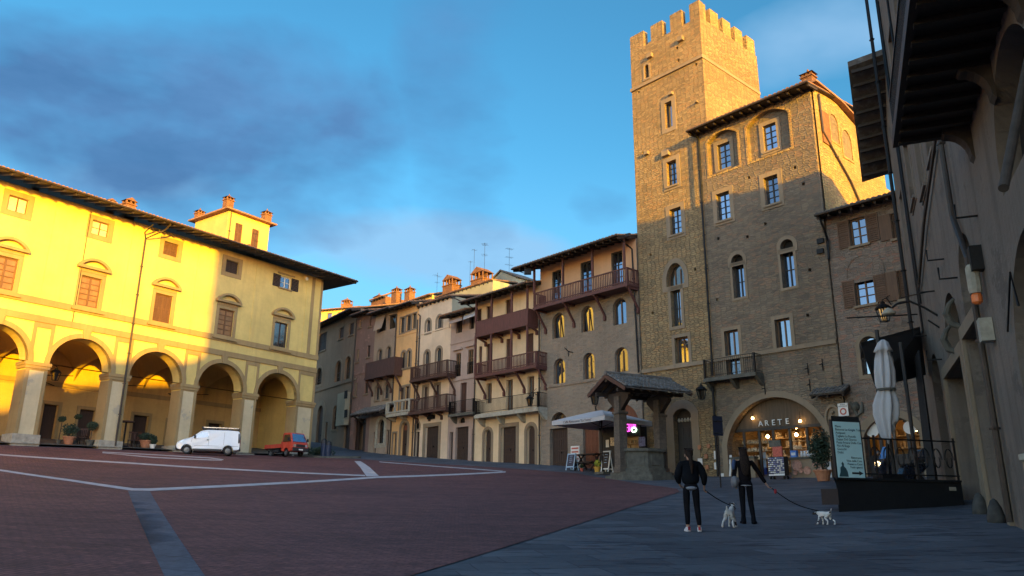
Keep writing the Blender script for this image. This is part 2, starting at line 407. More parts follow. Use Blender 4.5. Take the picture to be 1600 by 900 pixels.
M['cloth_w'] = m_simple('white_canvas', (.44, .43, .45), .85, var=.07, scale=3, bump=.15)
M['paper'] = m_simple('white_paper', (.7, .68, .66), .8, var=.05)
M['rubber'] = m_simple('rubber', (.015, .015, .016), .8)
M['chrome'] = m_simple('chrome', (.55, .56, .58), .25, 1, .1)
M['terra'] = m_simple('terracotta', (.40, .17, .09), .85, bump=.2)
M['leaf'] = m_simple('leaf_green', (.045, .075, .03), .7, var=.5, scale=9)
M['leaf_dk'] = m_simple('dark_leaf_green', (.022, .042, .022), .7, var=.5, scale=9)
M['bark'] = m_simple('bark', (.08, .055, .04), .9, bump=.4)
# ------------------------------------------------------------------ building kit
def lam(poly, k):                                    # clip helper: bounding box of an outline
    xs = [p[0] for p in poly]; zs = [p[1] for p in poly]; return min(xs), max(xs), min(zs), max(zs)
class House:
    def __init__(s, name, label, cat, pl, outline, thick, mat, group=None, reveal=.28):
        s.pl = pl; s.outline = outline; s.thick = thick; s.mat = mat; s.reveal = reveal; s.holes = []
        a0, a1, z0, z1 = lam(outline, 0); p = pl.pt((a0 + a1) / 2, 0, 0); p.z = G(p.x, p.y)
        s.root = thing(name, label, cat, p, group)
    def px(s, xl, xr, yt, yb, o=0):
        pl = s.pl; ym = (yt + yb) / 2; xm = (xl + xr) / 2
        a = sorted((pl.sz(xl, ym, o)[0], pl.sz(xr, ym, o)[0])); return a[0], a[1], pl.sz(xm, yb, o)[1], pl.sz(xm, yt, o)[1]
    def opening(s, poly): s.holes.append(poly)
    def win(s, a0, a1, z0, z1, kind=None, rows=3, cols=2, frame='frame', glass='glass', depth=.16, sur=0, surm='ashlar', sill=True, curtain=False, name='window', fw=.07, mull=.05, sur_o=.04, tilt=0):
        poly = arch(a0, a1, z0, z1, kind); s.holes.append(poly); pl = s.pl
        m = MB(); inn = grow(poly, -fw); m.ring(pl, poly, inn, -depth - .06, -depth)
        i0, i1, j0, j1 = lam(inn, 0)
        for k in range(1, cols):
            a = i0 + (i1 - i0) * k / cols; m.pbox(pl, a - mull/2*1.5, a + mull/2*1.5, j0, j1 - (.02 if kind is None else (.12 * (i1 - i0) if kind != 'point' else .3)), -depth - .052, -depth + .008)
        zt = j1 if kind is None else j1 - (i1 - i0) * (.5 if kind == 'round' else .3)
        for k in range(1, rows):
            z = j0 + (zt - j0) * k / rows; m.pbox(pl, i0, i1, z - mull/2*.8, z + mull/2*.8, -depth - .05, -depth + .004)
        f = m.build(name, M[frame], s.root, pl)
        q = MB().face([pl.pt(a, z, -depth - .035 - tilt*(z1 - z)) for a, z in grow(poly, -fw*.4)]).build('pane', M[glass], f)
        if sur:
            t = MB(); t.ring(pl, grow(poly, sur), poly, -.02, sur_o); t.build('surround', M[surm], f, pl)
        if sill:
            t = MB(); t.pbox(pl, a0 - .12, a1 + .12, z0 - .12, z0 - .004, -.1, .12); t.build('sill', M[surm], f, pl)
        return f
    def door(s, a0, a1, z0, z1, kind=None, mat='door_dk', depth=.22, sur=0, surm='ashlar', planks=6, name='door', lights=False, rails=3):
        poly = arch(a0, a1, z0, z1, kind); s.holes.append(poly); pl = s.pl; m = MB()
        m.pprism(pl, poly, -depth - .08, -depth)
        w = (a1 - a0) / planks
        for k in range(planks):
            m.pbox(pl, a0 + w*k + .015, a0 + w*(k+1) - .015, z0 + .06, z1 - (.08 if kind is None else (a1-a0)*.5), -depth - .01, -depth + .02)
        for k in range(rails):
            z = z0 + (z1 - z0) * (k + .5) / rails * .9; m.pbox(pl, a0 + .03, a1 - .03, z - .06, z + .06, -depth, -depth + .035)
        d = m.build(name, M[mat], s.root, pl)
        h = MB(); h.pbox(pl, (a0+a1)/2 - .05, (a0+a1)/2 + .03, z0 + 1.0, z0 + 1.14, -depth, -depth + .07); h.build('handle', M['iron'], d)
        if sur:
            t = MB(); t.ring(pl, grow(poly, sur), poly, -.02, .04); t.build('surround', M[surm], d, pl)
        return d
    def shutters(s, a0, a1, z0, z1, w=None, mat='shut', open_=True, ang=0):
        pl = s.pl; w = w or (a1 - a0) / 2
        for sd, a in ((-1, a0), (1, a1)):
            m = MB(); b0, b1 = (a - w, a - .01) if sd < 0 else (a + .01, a + w)
            slat(m, pl, b0, b1, z0, z1, .03, .08); m.build('shutter', M[mat], s.root, pl)
    def closed(s, a0, a1, z0, z1, kind=None, mat='shut', depth=.12, sur=0, surm='ashlar', sill=True, sur_o=.04):
        poly = arch(a0, a1, z0, z1, kind); s.holes.append(poly); pl = s.pl; m = MB()
        zt = z1 if kind is None else z1 - (a1 - a0) * .45
        mid = (a0 + a1) / 2
        slat(m, pl, a0, mid - .01, z0, zt, -depth - .05, -depth); slat(m, pl, mid + .01, a1, z0, zt, -depth - .05, -depth)
        m.pprism(pl, poly, -depth - .12, -depth - .06)
        f = m.build('shutter', M[mat], s.root, pl)
        if sur: MB().ring(pl, grow(poly, sur), poly, -.02, sur_o).build('surround', M[surm], f, pl)
        if sill: MB().pbox(pl, a0 - .12, a1 + .12, z0 - .12, z0 - .004, -.1, .12).build('sill', M[surm], f, pl)
        return f
    def band(s, a0, a1, z0, z1, o=.08, mat='ashlar', name='string_course'):
        return MB().pbox(s.pl, a0, a1, z0, z1, -.05, o).build(name, M[mat], s.root, s.pl)
    def pipe(s, pts, r=.055, mat='pipe', name='drainpipe', clips=True):
        m = MB(); m.tube(pts, r, 8)
        for i in range(1, len(pts)):
            p, q = V(pts[i-1]), V(pts[i]); L = (q - p).length
            if clips and L > 3:
                for k in range(1, int(L/2.2) + 1):
                    c = p.lerp(q, k / (int(L/2.2) + 1)); m.box(c, .16, .16, .05)
        return m.build(name, M[mat], s.root)
    def finish(s):
        m = MB(); m.wall(s.pl, s.outline, s.holes, s.thick, s.reveal); s.wall_o = m.build('wall', M[s.mat], s.root, s.pl)
        return s
    def balcony(s, a0, a1, z0, zr, proj, mat='wood_rd', floor=.16, n=None, post=.1, style='wood', brackets=4, floor_mat=None, back_o=0, drop=.9):
        pl = s.pl; m = MB(); m.pbox(pl, a0, a1, z0 - floor, z0, back_o - .02, proj)
        m.pbox(pl, a0 - .04, a1 + .04, z0 - floor - .08, z0 - floor*.35, proj - .1, proj + .05)
        f = m.build('balcony', M[floor_mat or mat], s.root, pl)
        r = MB(); sp_ = .15 if style != 'iron' else .13
        t = {'wood': .045, 'iron': .018, 'stone': .12, 'solid': .05}[style]
        ends = [(pl.pt(a0 + .04, 0, proj - .04), pl.pt(a1 - .04, 0, proj - .04)), (pl.pt(a0 + .04, 0, proj - .04), pl.pt(a0 + .04, 0, back_o)), (pl.pt(a1 - .04, 0, proj - .04), pl.pt(a1 - .04, 0, back_o))]
        ax = (pl.u, pl.n, V((0, 0, 1)))
        for p, q in ends:
            L = (q - p).length; k = max(1, round(L / (sp_ if style != 'stone' else 1.1)))
            if style == 'solid': r.bar(p + V((0, 0, (z0+zr)/2)), q + V((0, 0, (z0+zr)/2)), .05, zr - z0)
            else:
                for i in range(k + 1):
                    c = p.lerp(q, i / k); r.box((c.x, c.y, (z0 + zr) / 2), t, t, zr - z0, ax)
            up = V((0, 0, zr)); w = {'wood': .1, 'iron': .045, 'stone': .2, 'solid': .09}[style]
            r.bar(p + up, q + up, w, w * .7); r.bar(p + V((0, 0, z0 + .1)), q + V((0, 0, z0 + .1)), w * .7, w * .6)
        for p in (ends[0][0], ends[0][1]): r.box((p.x, p.y, (z0 + zr) / 2), post, post, zr - z0 + .06, ax)
        r.build('railing', M[mat], f, pl)
        for i in range(brackets):
            a = a0 + (a1 - a0) * (i + (.04 if brackets > 1 else .5)) / max(1, brackets - 1 + .08); b = MB()
            if style in ('iron', 'stone'):
                b.prism([pl.pt(a - .1, z0 - floor - .004, 0), pl.pt(a - .1, z0 - floor - .004, proj*.8), pl.pt(a - .1, z0 - floor - .12, proj*.8), pl.pt(a - .1, z0 - floor - drop*.5, proj*.3), pl.pt(a - .1, z0 - floor - drop*.6, 0)], pl.u * .2)
            else:
                b.bar(pl.pt(a, z0 - floor - .08, proj * .85), pl.pt(a, z0 - floor - drop, .02), .11, .13)
                b.bar(pl.pt(a, z0 - floor - .08, proj), pl.pt(a, z0 - floor - .08, 0), .12, .14)
                b.pbox(pl, a - .09, a + .09, z0 - floor - drop - .28, z0 - floor - drop + .02, -.02, .16)
            b.build('bracket', M[floor_mat or mat] if style != 'stone' else M['stone_w'], f, pl)
        return f
    def posts(s, alist, z0, z1, o, mat='wood_rd', w=.13):
        for a in alist: MB().pbox(s.pl, a - w/2, a + w/2, z0, z1, o - w/2, o + w/2).build('post', M[mat], s.root, s.pl)
    def roof(s, a0, a1, ze, over, back, slope, mat='tile', wood='beam', rise=None, rafter=.6, pl=None, thick=.1, step=.26, name='roof', gutter=True):
        pl = pl or s.pl
        m = MB(); n = max(2, round((a1 - a0) / step)); w = (a1 - a0) / n
        zb = ze + (over + back) * slope
        m.hexa([pl.pt(a0, ze - .02, over), pl.pt(a1, ze - .02, over), pl.pt(a1, zb - .02, -back), pl.pt(a0, zb - .02, -back),
                pl.pt(a0, ze + .03, over), pl.pt(a1, ze + .03, over), pl.pt(a1, zb + .03, -back), pl.pt(a0, zb + .03, -back)])
        rr = random.Random(int(abs(a0) * 100)); L = over + back; K = max(2, min(9, int(L / .9)))
        for i in range(n):
            a = a0 + w * (i + .5); 
            for k in range(K):
                o0 = over + .06 * rr.random() - L * k / K + (.05 if k else .03); o1 = over - L * (k + 1) / K
                z0_ = ze + (over - o0) * slope + .05; z1_ = ze + (over - o1) * slope + .03; P = []; ja = a + rr.uniform(-.012, .012)
                for o, z, r_ in ((o0, z0_, w*.42), (o1, z1_, w*.36)):
                    for t in range(5):
                        th = math.pi * t / 4; P.append(pl.pt(ja - math.cos(th)*r_, z + math.sin(th)*r_*.85 - .02, o))
                m.add(P, [[t, t+1, t+6, t+5] for t in range(4)] + [[0, 1, 2, 3, 4]])
        ro = m.build(name, M[mat], s.root)
        e = MB(); th = .06
        e.hexa([pl.pt(a0, ze - .09, over - .02), pl.pt(a1, ze - .09, over - .02), pl.pt(a1, zb - .09, -back), pl.pt(a0, zb - .09, -back),
                pl.pt(a0, ze - .024, over - .02), pl.pt(a1, ze - .024, over - .02), pl.pt(a1, zb - .024, -back), pl.pt(a0, zb - .024, -back)])
        k = max(2, int((a1 - a0) / rafter))
        for i in range(k + 1):
            a = a0 + .08 + (a1 - a0 - .16) * i / k
            e.hexa([pl.pt(a-.05, ze - .22, over - .1), pl.pt(a+.05, ze - .22, over - .1), pl.pt(a+.05, ze - .22 + (over + .2) * slope, -.3), pl.pt(a-.05, ze - .22 + (over + .2) * slope, -.3),
                    pl.pt(a-.05, ze - .09, over - .06), pl.pt(a+.05, ze - .09, over - .06), pl.pt(a+.05, ze - .09 + (over + .24) * slope, -.3), pl.pt(a-.05, ze - .09 + (over + .24) * slope, -.3)])
        e.build('eaves', M[wood], ro)
        if gutter: MB().tube([pl.pt(a0, ze - .03, over + .07), pl.pt(a1, ze - .03, over + .07)], .065, 8).build('gutter', M['pipe'], ro)
        return ro
def slat(m, pl, a0, a1, z0, z1, o0, o1):             # one louvred leaf
    f = .06; m.pbox(pl, a0, a0 + f, z0, z1, o0, o1); m.pbox(pl, a1 - f, a1, z0, z1, o0, o1)
    for z in (z0, (z0 + z1) / 2 - f/2, z1 - f): m.pbox(pl, a0 + f, a1 - f, z, z + f, o0, o1)
    n = max(4, int((z1 - z0) / .11)); h = (z1 - z0) / n
    for k in range(n):
        z = z0 + h * k; m.hexa([pl.pt(a0+f, z, o1-.012), pl.pt(a1-f, z, o1-.012), pl.pt(a1-f, z + .02, o0), pl.pt(a0+f, z + .02, o0),
                                pl.pt(a0+f, z + h*.6, o1-.02), pl.pt(a1-f, z + h*.6, o1-.02), pl.pt(a1-f, z + h*.98, o0), pl.pt(a0+f, z + h*.98, o0)])
def chimney(parent, pl, a, o, z0, z1, w=.7, d=.6, cap='gable', mat='brick'):
    m = MB(); zc = z1 - w * .75
    m.pbox(pl, a - w/2, a + w/2, z0, zc, o - d/2, o + d/2)
    m.pbox(pl, a - w/2 - .07, a + w/2 + .07, zc + .003, zc + .09, o - d/2 - .07, o + d/2 + .07)
    n = 3 if w > 1 else 2
    for i in range(n + 1):
        x = a - w/2 + .06 + (w - .12) * i / n
        for oo in (o - d/2 + .06, o + d/2 - .06): m.pbox(pl, x - .05, x + .05, zc + .093, zc + w*.4, oo - .05, oo + .05)
    m.pbox(pl, a - w/2 + .1, a + w/2 - .1, zc + .093, zc + w*.38, o - .04, o + .04)
    zt = zc + w*.4
    if cap == 'gable':
        P = [(a - w/2 - .08, zt + .003), (a + w/2 + .08, zt + .003), (a, z1)]; m.pprism(pl, P, o - d/2 - .06, o + d/2 + .06)
    else:
        c = [pl.pt(a - w/2 - .1, zt + .003, o - d/2 - .1), pl.pt(a + w/2 + .1, zt + .003, o - d/2 - .1), pl.pt(a + w/2 + .1, zt + .003, o + d/2 + .1), pl.pt(a - w/2 - .1, zt + .003, o + d/2 + .1)]
        m.add(c + [pl.pt(a, z1, o)], [[3, 2, 1, 0], [0, 1, 4], [1, 2, 4], [2, 3, 4], [3, 0, 4]])
        m.lathe(pl.pt(a, z1 - .05, o), [(.05, 0), (.08, .08), (.02, .2)], 6)
    return m.build('chimney', M[mat], parent)
def antenna(parent, base, h, arms, ang=0, mat='iron'):
    m = MB(); base = V(base); h *= .85; arms = [(a_*.85, b_*.9, c_) for a_, b_, c_ in arms]; m.tube([base, base + V((0, 0, h))], .015, 5)
    for hz, L, n in arms:
        d = V((math.cos(ang), math.sin(ang), 0)); e = V((-d.y, d.x, 0)); c = base + V((0, 0, hz))
        m.tube([c - d*L/2, c + d*L/2], .010, 4)
        for k in range(n): 
            q = c + d * (L * ((k + .5) / n - .5)); m.tube([q - e*.28, q + e*.28], .006, 4)
    return m.build('antenna', M[mat], parent)
# ------------------------------------------------------------------ arcaded palazzo on the left
def build_loggia():
    pl = LG; A0, A1 = -34.4, .25; ZT = 20.6; zb = 4.2
    CS = [-3.45 - 5.1*k for k in range(6)]; r = 1.93; zsp, zcr = 9.96, 11.89
    H = House('arcaded_palazzo', 'long ochre palazzo with an arcade of round arches and deep eaves, half in golden sun', 'palazzo', pl,
              [(A0, zb), (A1, zb), (A1, ZT), (A0, ZT)], 1.15, 'ochre', reveal=1.14)
    root = H.root
    poly_in = [(A0, zb)]; 
    # outline that follows the arches (openings run to the ground)
    out = [(A0, ZT), (A0, zb)]
    for c in reversed(CS):
        out.append((c - r, zb)); 
        out += [(c - r*math.cos(math.pi*i/20), zsp + r*math.sin(math.pi*i/20)) for i in range(21)]
        out.append((c + r, zb))
    out += [(A1, zb), (A1, ZT)]
    H.outline = out
    # windows
    for k, c in enumerate(CS):
        c = c - .22
        # small upper window
        a0, a1, z0, z1 = c - .56, c + .56, 18.87, 19.85
        if k == 0:
            H.win(a0, a1, z0, z1, rows=2, frame='white', depth=.12, sur=.0, sill=True, surm='trim'); H.shutters(a0, a1, z0 - .02, z1 + .02, .72, 'shut_dk')
            MB().pbox(pl, a0 - .3, a1 + .3, z1 + .14, z1 + .26, -.02, .08).build('lintel', M['trim'], root, pl)
        elif k == 2: H.closed(a0, a1, z0, z1, mat='shut', sur=.32, surm='trim', sill=False)
        elif k == 1: H.closed(a0, a1, z0, z1, mat='shut_dk', sur=.32, surm='trim', sill=False)
        else: H.win(a0, a1, z0, z1, rows=2 if k == 3 else 1, frame='frame', glass='curtain', depth=.1, sur=.32, surm='trim', sill=False)
        # tall window with segmental pediment
        a0, a1, z0, z1 = c - .66, c + .66, 13.98, 15.98
        if k in (2,): f = H.closed(a0, a1, z0, z1, mat='shut', sur=.24, surm='trim', sill=False, depth=.1)
        elif k == 0: f = H.win(a0, a1, z0, z1, rows=1, frame='shut_dk', glass='glass_br', depth=.14, sur=.24, surm='trim', sill=False)
        else: f = H.win(a0, a1, z0, z1, rows=5, frame='frame', glass='pane_b', depth=.1, sur=.24, surm='trim', sill=False, fw=.1, mull=.07)
        p = MB(); p.pbox(pl, a0 - .22, a1 + .22, 16.225, 16.44, -.02, .07)
        p.pbox(pl, a0 - .42, a1 + .42, 16.443, 16.56, -.02, .3)
        seg = arch(a0 - .42, a1 + .42, 16.563, 17.2, .28, 8); inn = arch(a0 - .2, a1 + .2, 16.62, 17.03, .24, 8)
        p.ring(pl, seg, inn if len(inn) == len(seg) else grow(seg, -.15), -.02, .3)
        p.build('pediment', M['trim'], f, pl)
        MB().pbox(pl, a0 - .38, a1 + .38, 13.62, 13.74, -.02, .24).build('sill', M['trim'], f, pl)
    H.finish()
    # bands, imposts, archivolts, panels
    H.band(A0, A1 + .06, 13.5, 13.9, .1, 'trim'); H.band(A0, A1 + .05, 12.42, 12.82, .09, 'trim')
    t = MB()
    for c in CS:
        n = 20; o_ = [(c - (r+.3)*math.cos(math.pi*i/n), zsp + (r+.3)*math.sin(math.pi*i/n)) for i in range(n+1)]
        i_ = [(c - r*math.cos(math.pi*i/n), zsp + r*math.sin(math.pi*i/n)) for i in range(n+1)]
        t.ring(pl, o_, i_, -.3, .075)
        t.pprism(pl, [(c - .18, 11.86), (c + .18, 11.86), (c + .26, 12.415), (c - .26, 12.415)], -.3, .13)
    t.build('archivolt', M['trim'], root, pl)
    PR = [(CS[0] + r, A1)] + [(CS[i+1] + r, CS[i] - r) for i in range(5)] + [(A0, CS[5] - r)]
    for i, (a0, a1) in enumerate(PR):
        # dressed stone front and reveals of one pier
        m = MB(); 
        for b0, b1 in ((a0, a0 + .2), (a1 - .2, a1)): m.pbox(pl, b0 + (.001 if b0 == a0 else 0), b1 - (.001 if b1 == a1 else 0), zb, 12.41, -.02, .045)
        for z0, z1 in ((9.46, 9.97), (12.1, 12.41)): m.pbox(pl, a0 + .2, a1 - .2, z0, z1, -.02, .045)
        for b, o in ((a0 - .02, 0), (a1 + .002, 0)): m.pbox(pl, b, b + .018, zb, 9.455, -1.13, .03)
        m.pbox(pl, a0 - .09, a1 + .09, 9.56, 9.74, -1.16, .1); m.pbox(pl, a0 - .14, a1 + .14, 9.743, 9.95, -1.18, .15)
        pr = m.build('pier', M['trim'], root, pl)
        MB().pbox(pl, a0 + .2, a1 - .2, zb, 9.457, -.02, .022).build('pier_panel', M['panel'], pr, pl)
        MB().pbox(pl, a0 - .16, a1 + .16, zb, (5.5 if i else 5.9) + .12*(i > 1), -1.2, .22).build('plinth', M['stone_w'], pr, pl)
        # flat pilaster running up the wall above
        MB().pbox(pl, a0 + .05, a1 - .05, 13.903, ZT - .1, -.02, .035).build('pilaster', M['ochre'], root, pl)
    # corner strips in stone
    c = MB(); c.pbox(pl, -.95, -.62, 13.903, ZT - .1, -.02, .05); c.pbox(pl, .02, .26, 13.903, ZT - .1, -.02, .052); c.build('corner_strip', M['trim'], root, pl)
    # arcade: vaults, rear wall, end wall
    D = 5.0; v = MB()
    for c in CS:
        N = 18; P = []; hw = 2.55
        for i in range(N + 1):
            for j in range(N + 1):
                a = -hw + 2*hw*i/N; o = -D/2 + D*j/N
                h1 = math.sqrt(max(0, 1 - (a/hw)**2)) * (zcr - zsp + .35); h2 = math.sqrt(max(0, 1 - (o/(D/2))**2)) * (zcr - zsp + .35)
                P.append(pl.pt(c + a, zsp + max(h1, h2), -1.15 - D/2 + o))
        v.add(P, [[i*(N+1)+j, (i+1)*(N+1)+j, (i+1)*(N+1)+j+1, i*(N+1)+j+1] for i in range(N) for j in range(N)])
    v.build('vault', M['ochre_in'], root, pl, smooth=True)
    B = Plane(pl.pt(0, 0, -1.15 - D), 35.6, 1); b = MB(); holes = []
    doors = [(-21.6, 1.0, 2.7, 0), (-17.4, .95, 2.9, 1), (-14.9, 1.1, 2.8, 1), (-10.9, 1.2, 2.8, 1), (-8.0, 1.4, 2.6, 2), (-4.6, 1.2, 2.8, 1), (-26, 1.2, 2.8, 1)]
    for a, w, h, k in doors: holes.append(arch(a - w/2, a + w/2, 5.0, 5.35 + h, None if k != 2 else None))
    b.sheet(B, [(A0, zb), (A1, zb), (A1, 12.6), (A0, 12.6)], holes)
    for h in holes: 
        n = len(h); b.add([B.pt(a, z, 0) for a, z in h] + [B.pt(a, z, -.4) for a, z in h], [[i, (i+1) % n, (i+1) % n + n, i + n] for i in range(n)])
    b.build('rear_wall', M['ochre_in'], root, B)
    MB().pbox(B, A0, A1, 9.5, 9.8, .004, .12).build('string_course', M['trim'], root, B)
    for (a, w, h, k), hp in zip(doors, holes):
        d = MB().pprism(B, hp, -.36, -.28).build('door', M['door_dk'], root, B)
        MB().ring(B, grow(hp, .22), hp, .002, .06).build('surround', M['trim'], d, B)
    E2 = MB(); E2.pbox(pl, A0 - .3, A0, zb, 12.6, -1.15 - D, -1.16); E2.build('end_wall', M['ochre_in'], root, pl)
    EP = Plane(pl.pt(A1 - .02, 0, 0), 35.6 - 90, 1); ah = arch(1.7, 5.5, zb + .01, 11.8, 'round'); w = MB(); w.wall(EP, [(1.16, zb), (6.6, zb), (6.6, ZT), (1.16, ZT)], [ah], .6, .58); w.build('end_wall', M['ochre'], root, EP)
    fl = MB(); P = []
    for i in range(15):
        a = A0 + (A1 - A0) * i / 14
        for o in (-6.1, .3): 
            q = pl.pt(a, 0, o); P.append(V((q.x, q.y, G(q.x, q.y) + .14)))
    fl.add(P, [[2*i, 2*i+2, 2*i+3, 2*i+1] for i in range(14)]); fl.build('arcade_floor', M['stone_g'], root)
    # body behind, gable end
    MB().pbox(pl, A0, A1 - .004, zb, ZT, -13, -1.15 - D - .5).build('rear_block', M['panel'], root, pl)
    MB().pbox(pl, A0, A1 - .7, 12.65, ZT, -1.15 - D - .5, -1.16).build('upper_block', M['panel'], root, pl)
    # roof: overhangs the corner
    ro = H.roof(A0, A1 + 2.1, 20.62, 2.0, 9.5, .24, rafter=.75)
    e = MB(); e.hexa([pl.pt(A1 + .02, 20.45, 1.9), pl.pt(A1 + 2.05, 20.45, 1.9), pl.pt(A1 + 2.05, 20.45, -9), pl.pt(A1 + .02, 20.45, -9),
                      pl.pt(A1 + .02, 20.52, 1.9), pl.pt(A1 + 2.05, 20.52, 1.9), pl.pt(A1 + 2.05, 22.4, -9), pl.pt(A1 + .02, 22.4, -9)]); e.build('eaves', M['beam'], ro)
    for a, w, zt_ in ((pl.sz(60, 268, -2.2)[0], .4, 22.1), (pl.sz(174, 308, -2.2)[0], .5, 22.5), (pl.sz(203, 310, -2.2)[0], .75, 23.0)): chimney(ro, pl, a, -2.2, 21.0, zt_, w, w*.8)
    chimney(ro, pl, pl.sz(387, 372, -3)[0], -3.0, 21.2, 22.7, .7, .6)
    # drainpipe with its swan neck
    H.pipe([pl.pt(-15.15, 20.55, 1.9), pl.pt(-15.15, 20.2, 1.2), pl.pt(-15.9, 19.55, .16), pl.pt(-15.9, 5.3, .2)], .06)
    MB().tube([pl.pt(-16.05, 20.35, 1.2), pl.pt(-16.2, 19.85, .5), pl.pt(-15.9, 19.55, .16)], .045, 6).build('drainpipe', M['pipe'], root)
    MB().tube([pl.pt(-19.75, 20.3, .06), pl.pt(-19.75, 12.6, .06)], .02, 4).build('cable', M['iron'], root)
    # iron tie braces inside the arches
    for c in CS[1:5]:
        MB().tube([pl.pt(c + 1.0, 9.9, -3), pl.pt(c - .6, 10.0, -5.9), pl.pt(c + 1.2, 9.5, -5.9)], .03, 5).build('tie_rod', M['iron'], root)
    # security lamp under eaves
    MB().lathe(pl.pt(-1.9, 19.95, .45), [(.1, 0), (.16, .1), (.05, .25)], 8).build('floodlight', M['white'], root)
build_loggia()

def build_altana():
    al = Plane(LG.pt(0, 0, -9), 35.6, 1); a0, a1, zt = -3.8, .75, 27.7
    H = House('rooftop_tower_house', 'small yellow tower house with a hipped roof rising behind the ochre palazzo', 'house', al, [(a0, 5), (a1, 5), (a1, zt), (a0, zt)], 5.2, 'gold')
    for xl, xr, yt, yb in ((367, 378.5, 349, 374), (393, 404, 358, 384)):
        b = H.px(xl, xr, yt, yb); H.closed(b[0], b[1], b[2] - .3, b[3], mat='shut', sill=False, depth=.06)
    H.finish()
    m = MB(); z = zt + .02; o = .5
    c = [al.pt(a0 - o, z, o), al.pt(a1 + o, z, o), al.pt(a1 + o, z, -5.2 - o), al.pt(a0 - o, z, -5.2 - o)]
    c2 = [p + V((0, 0, .14)) for p in c]; m.hexa(c + c2)
    m.add([p + V((0, 0, .003)) for p in c2] + [al.pt((a0+a1)/2, zt + .75, -2.6)], [[0, 1, 4], [1, 2, 4], [2, 3, 4], [3, 0, 4]])
    ro = m.build('roof', M['tile'], H.root)
    chimney(ro, al, a0 + .1, -.35, zt + .15, zt + 1.6, .75, .6, 'hip'); chimney(ro, al, a1 - .2, -.35, zt + .1, zt + 1.55, .75, .6, 'hip'); chimney(ro, al, a0 + .2, -5.0, zt + .1, zt + 1.3, .7, .6, 'hip')
    H.pipe([al.pt(a0 + .25, zt, .1), al.pt(a0 + .25, 20, .1)], .05)
    antenna(H.root, al.pt(-1.3, 24.2, .9), 2.2, [(2.1, .7, 3), (1.3, .9, 4)], .8); antenna(H.root, al.pt(a1 + .9, 23.6, -.5), 1.7, [(1.6, .6, 3)], 1.9)
    antenna(H.root, al.pt(a0 - .8, 24.3, -2.0), 1.6, [(1.5, 1.1, 5), (.8, .9, 3)], 2.4)
build_altana()
# ------------------------------------------------------------------ the row of houses
def S(px, py, o=0, pl=ROW): return pl.sz(px, py, o)[0]
def Z(px, py, o=0, pl=ROW): return pl.sz(px, py, o)[1]
def gz(a, o=0, pl=ROW): q = pl.pt(a, 0, o); return G(q.x, q.y)

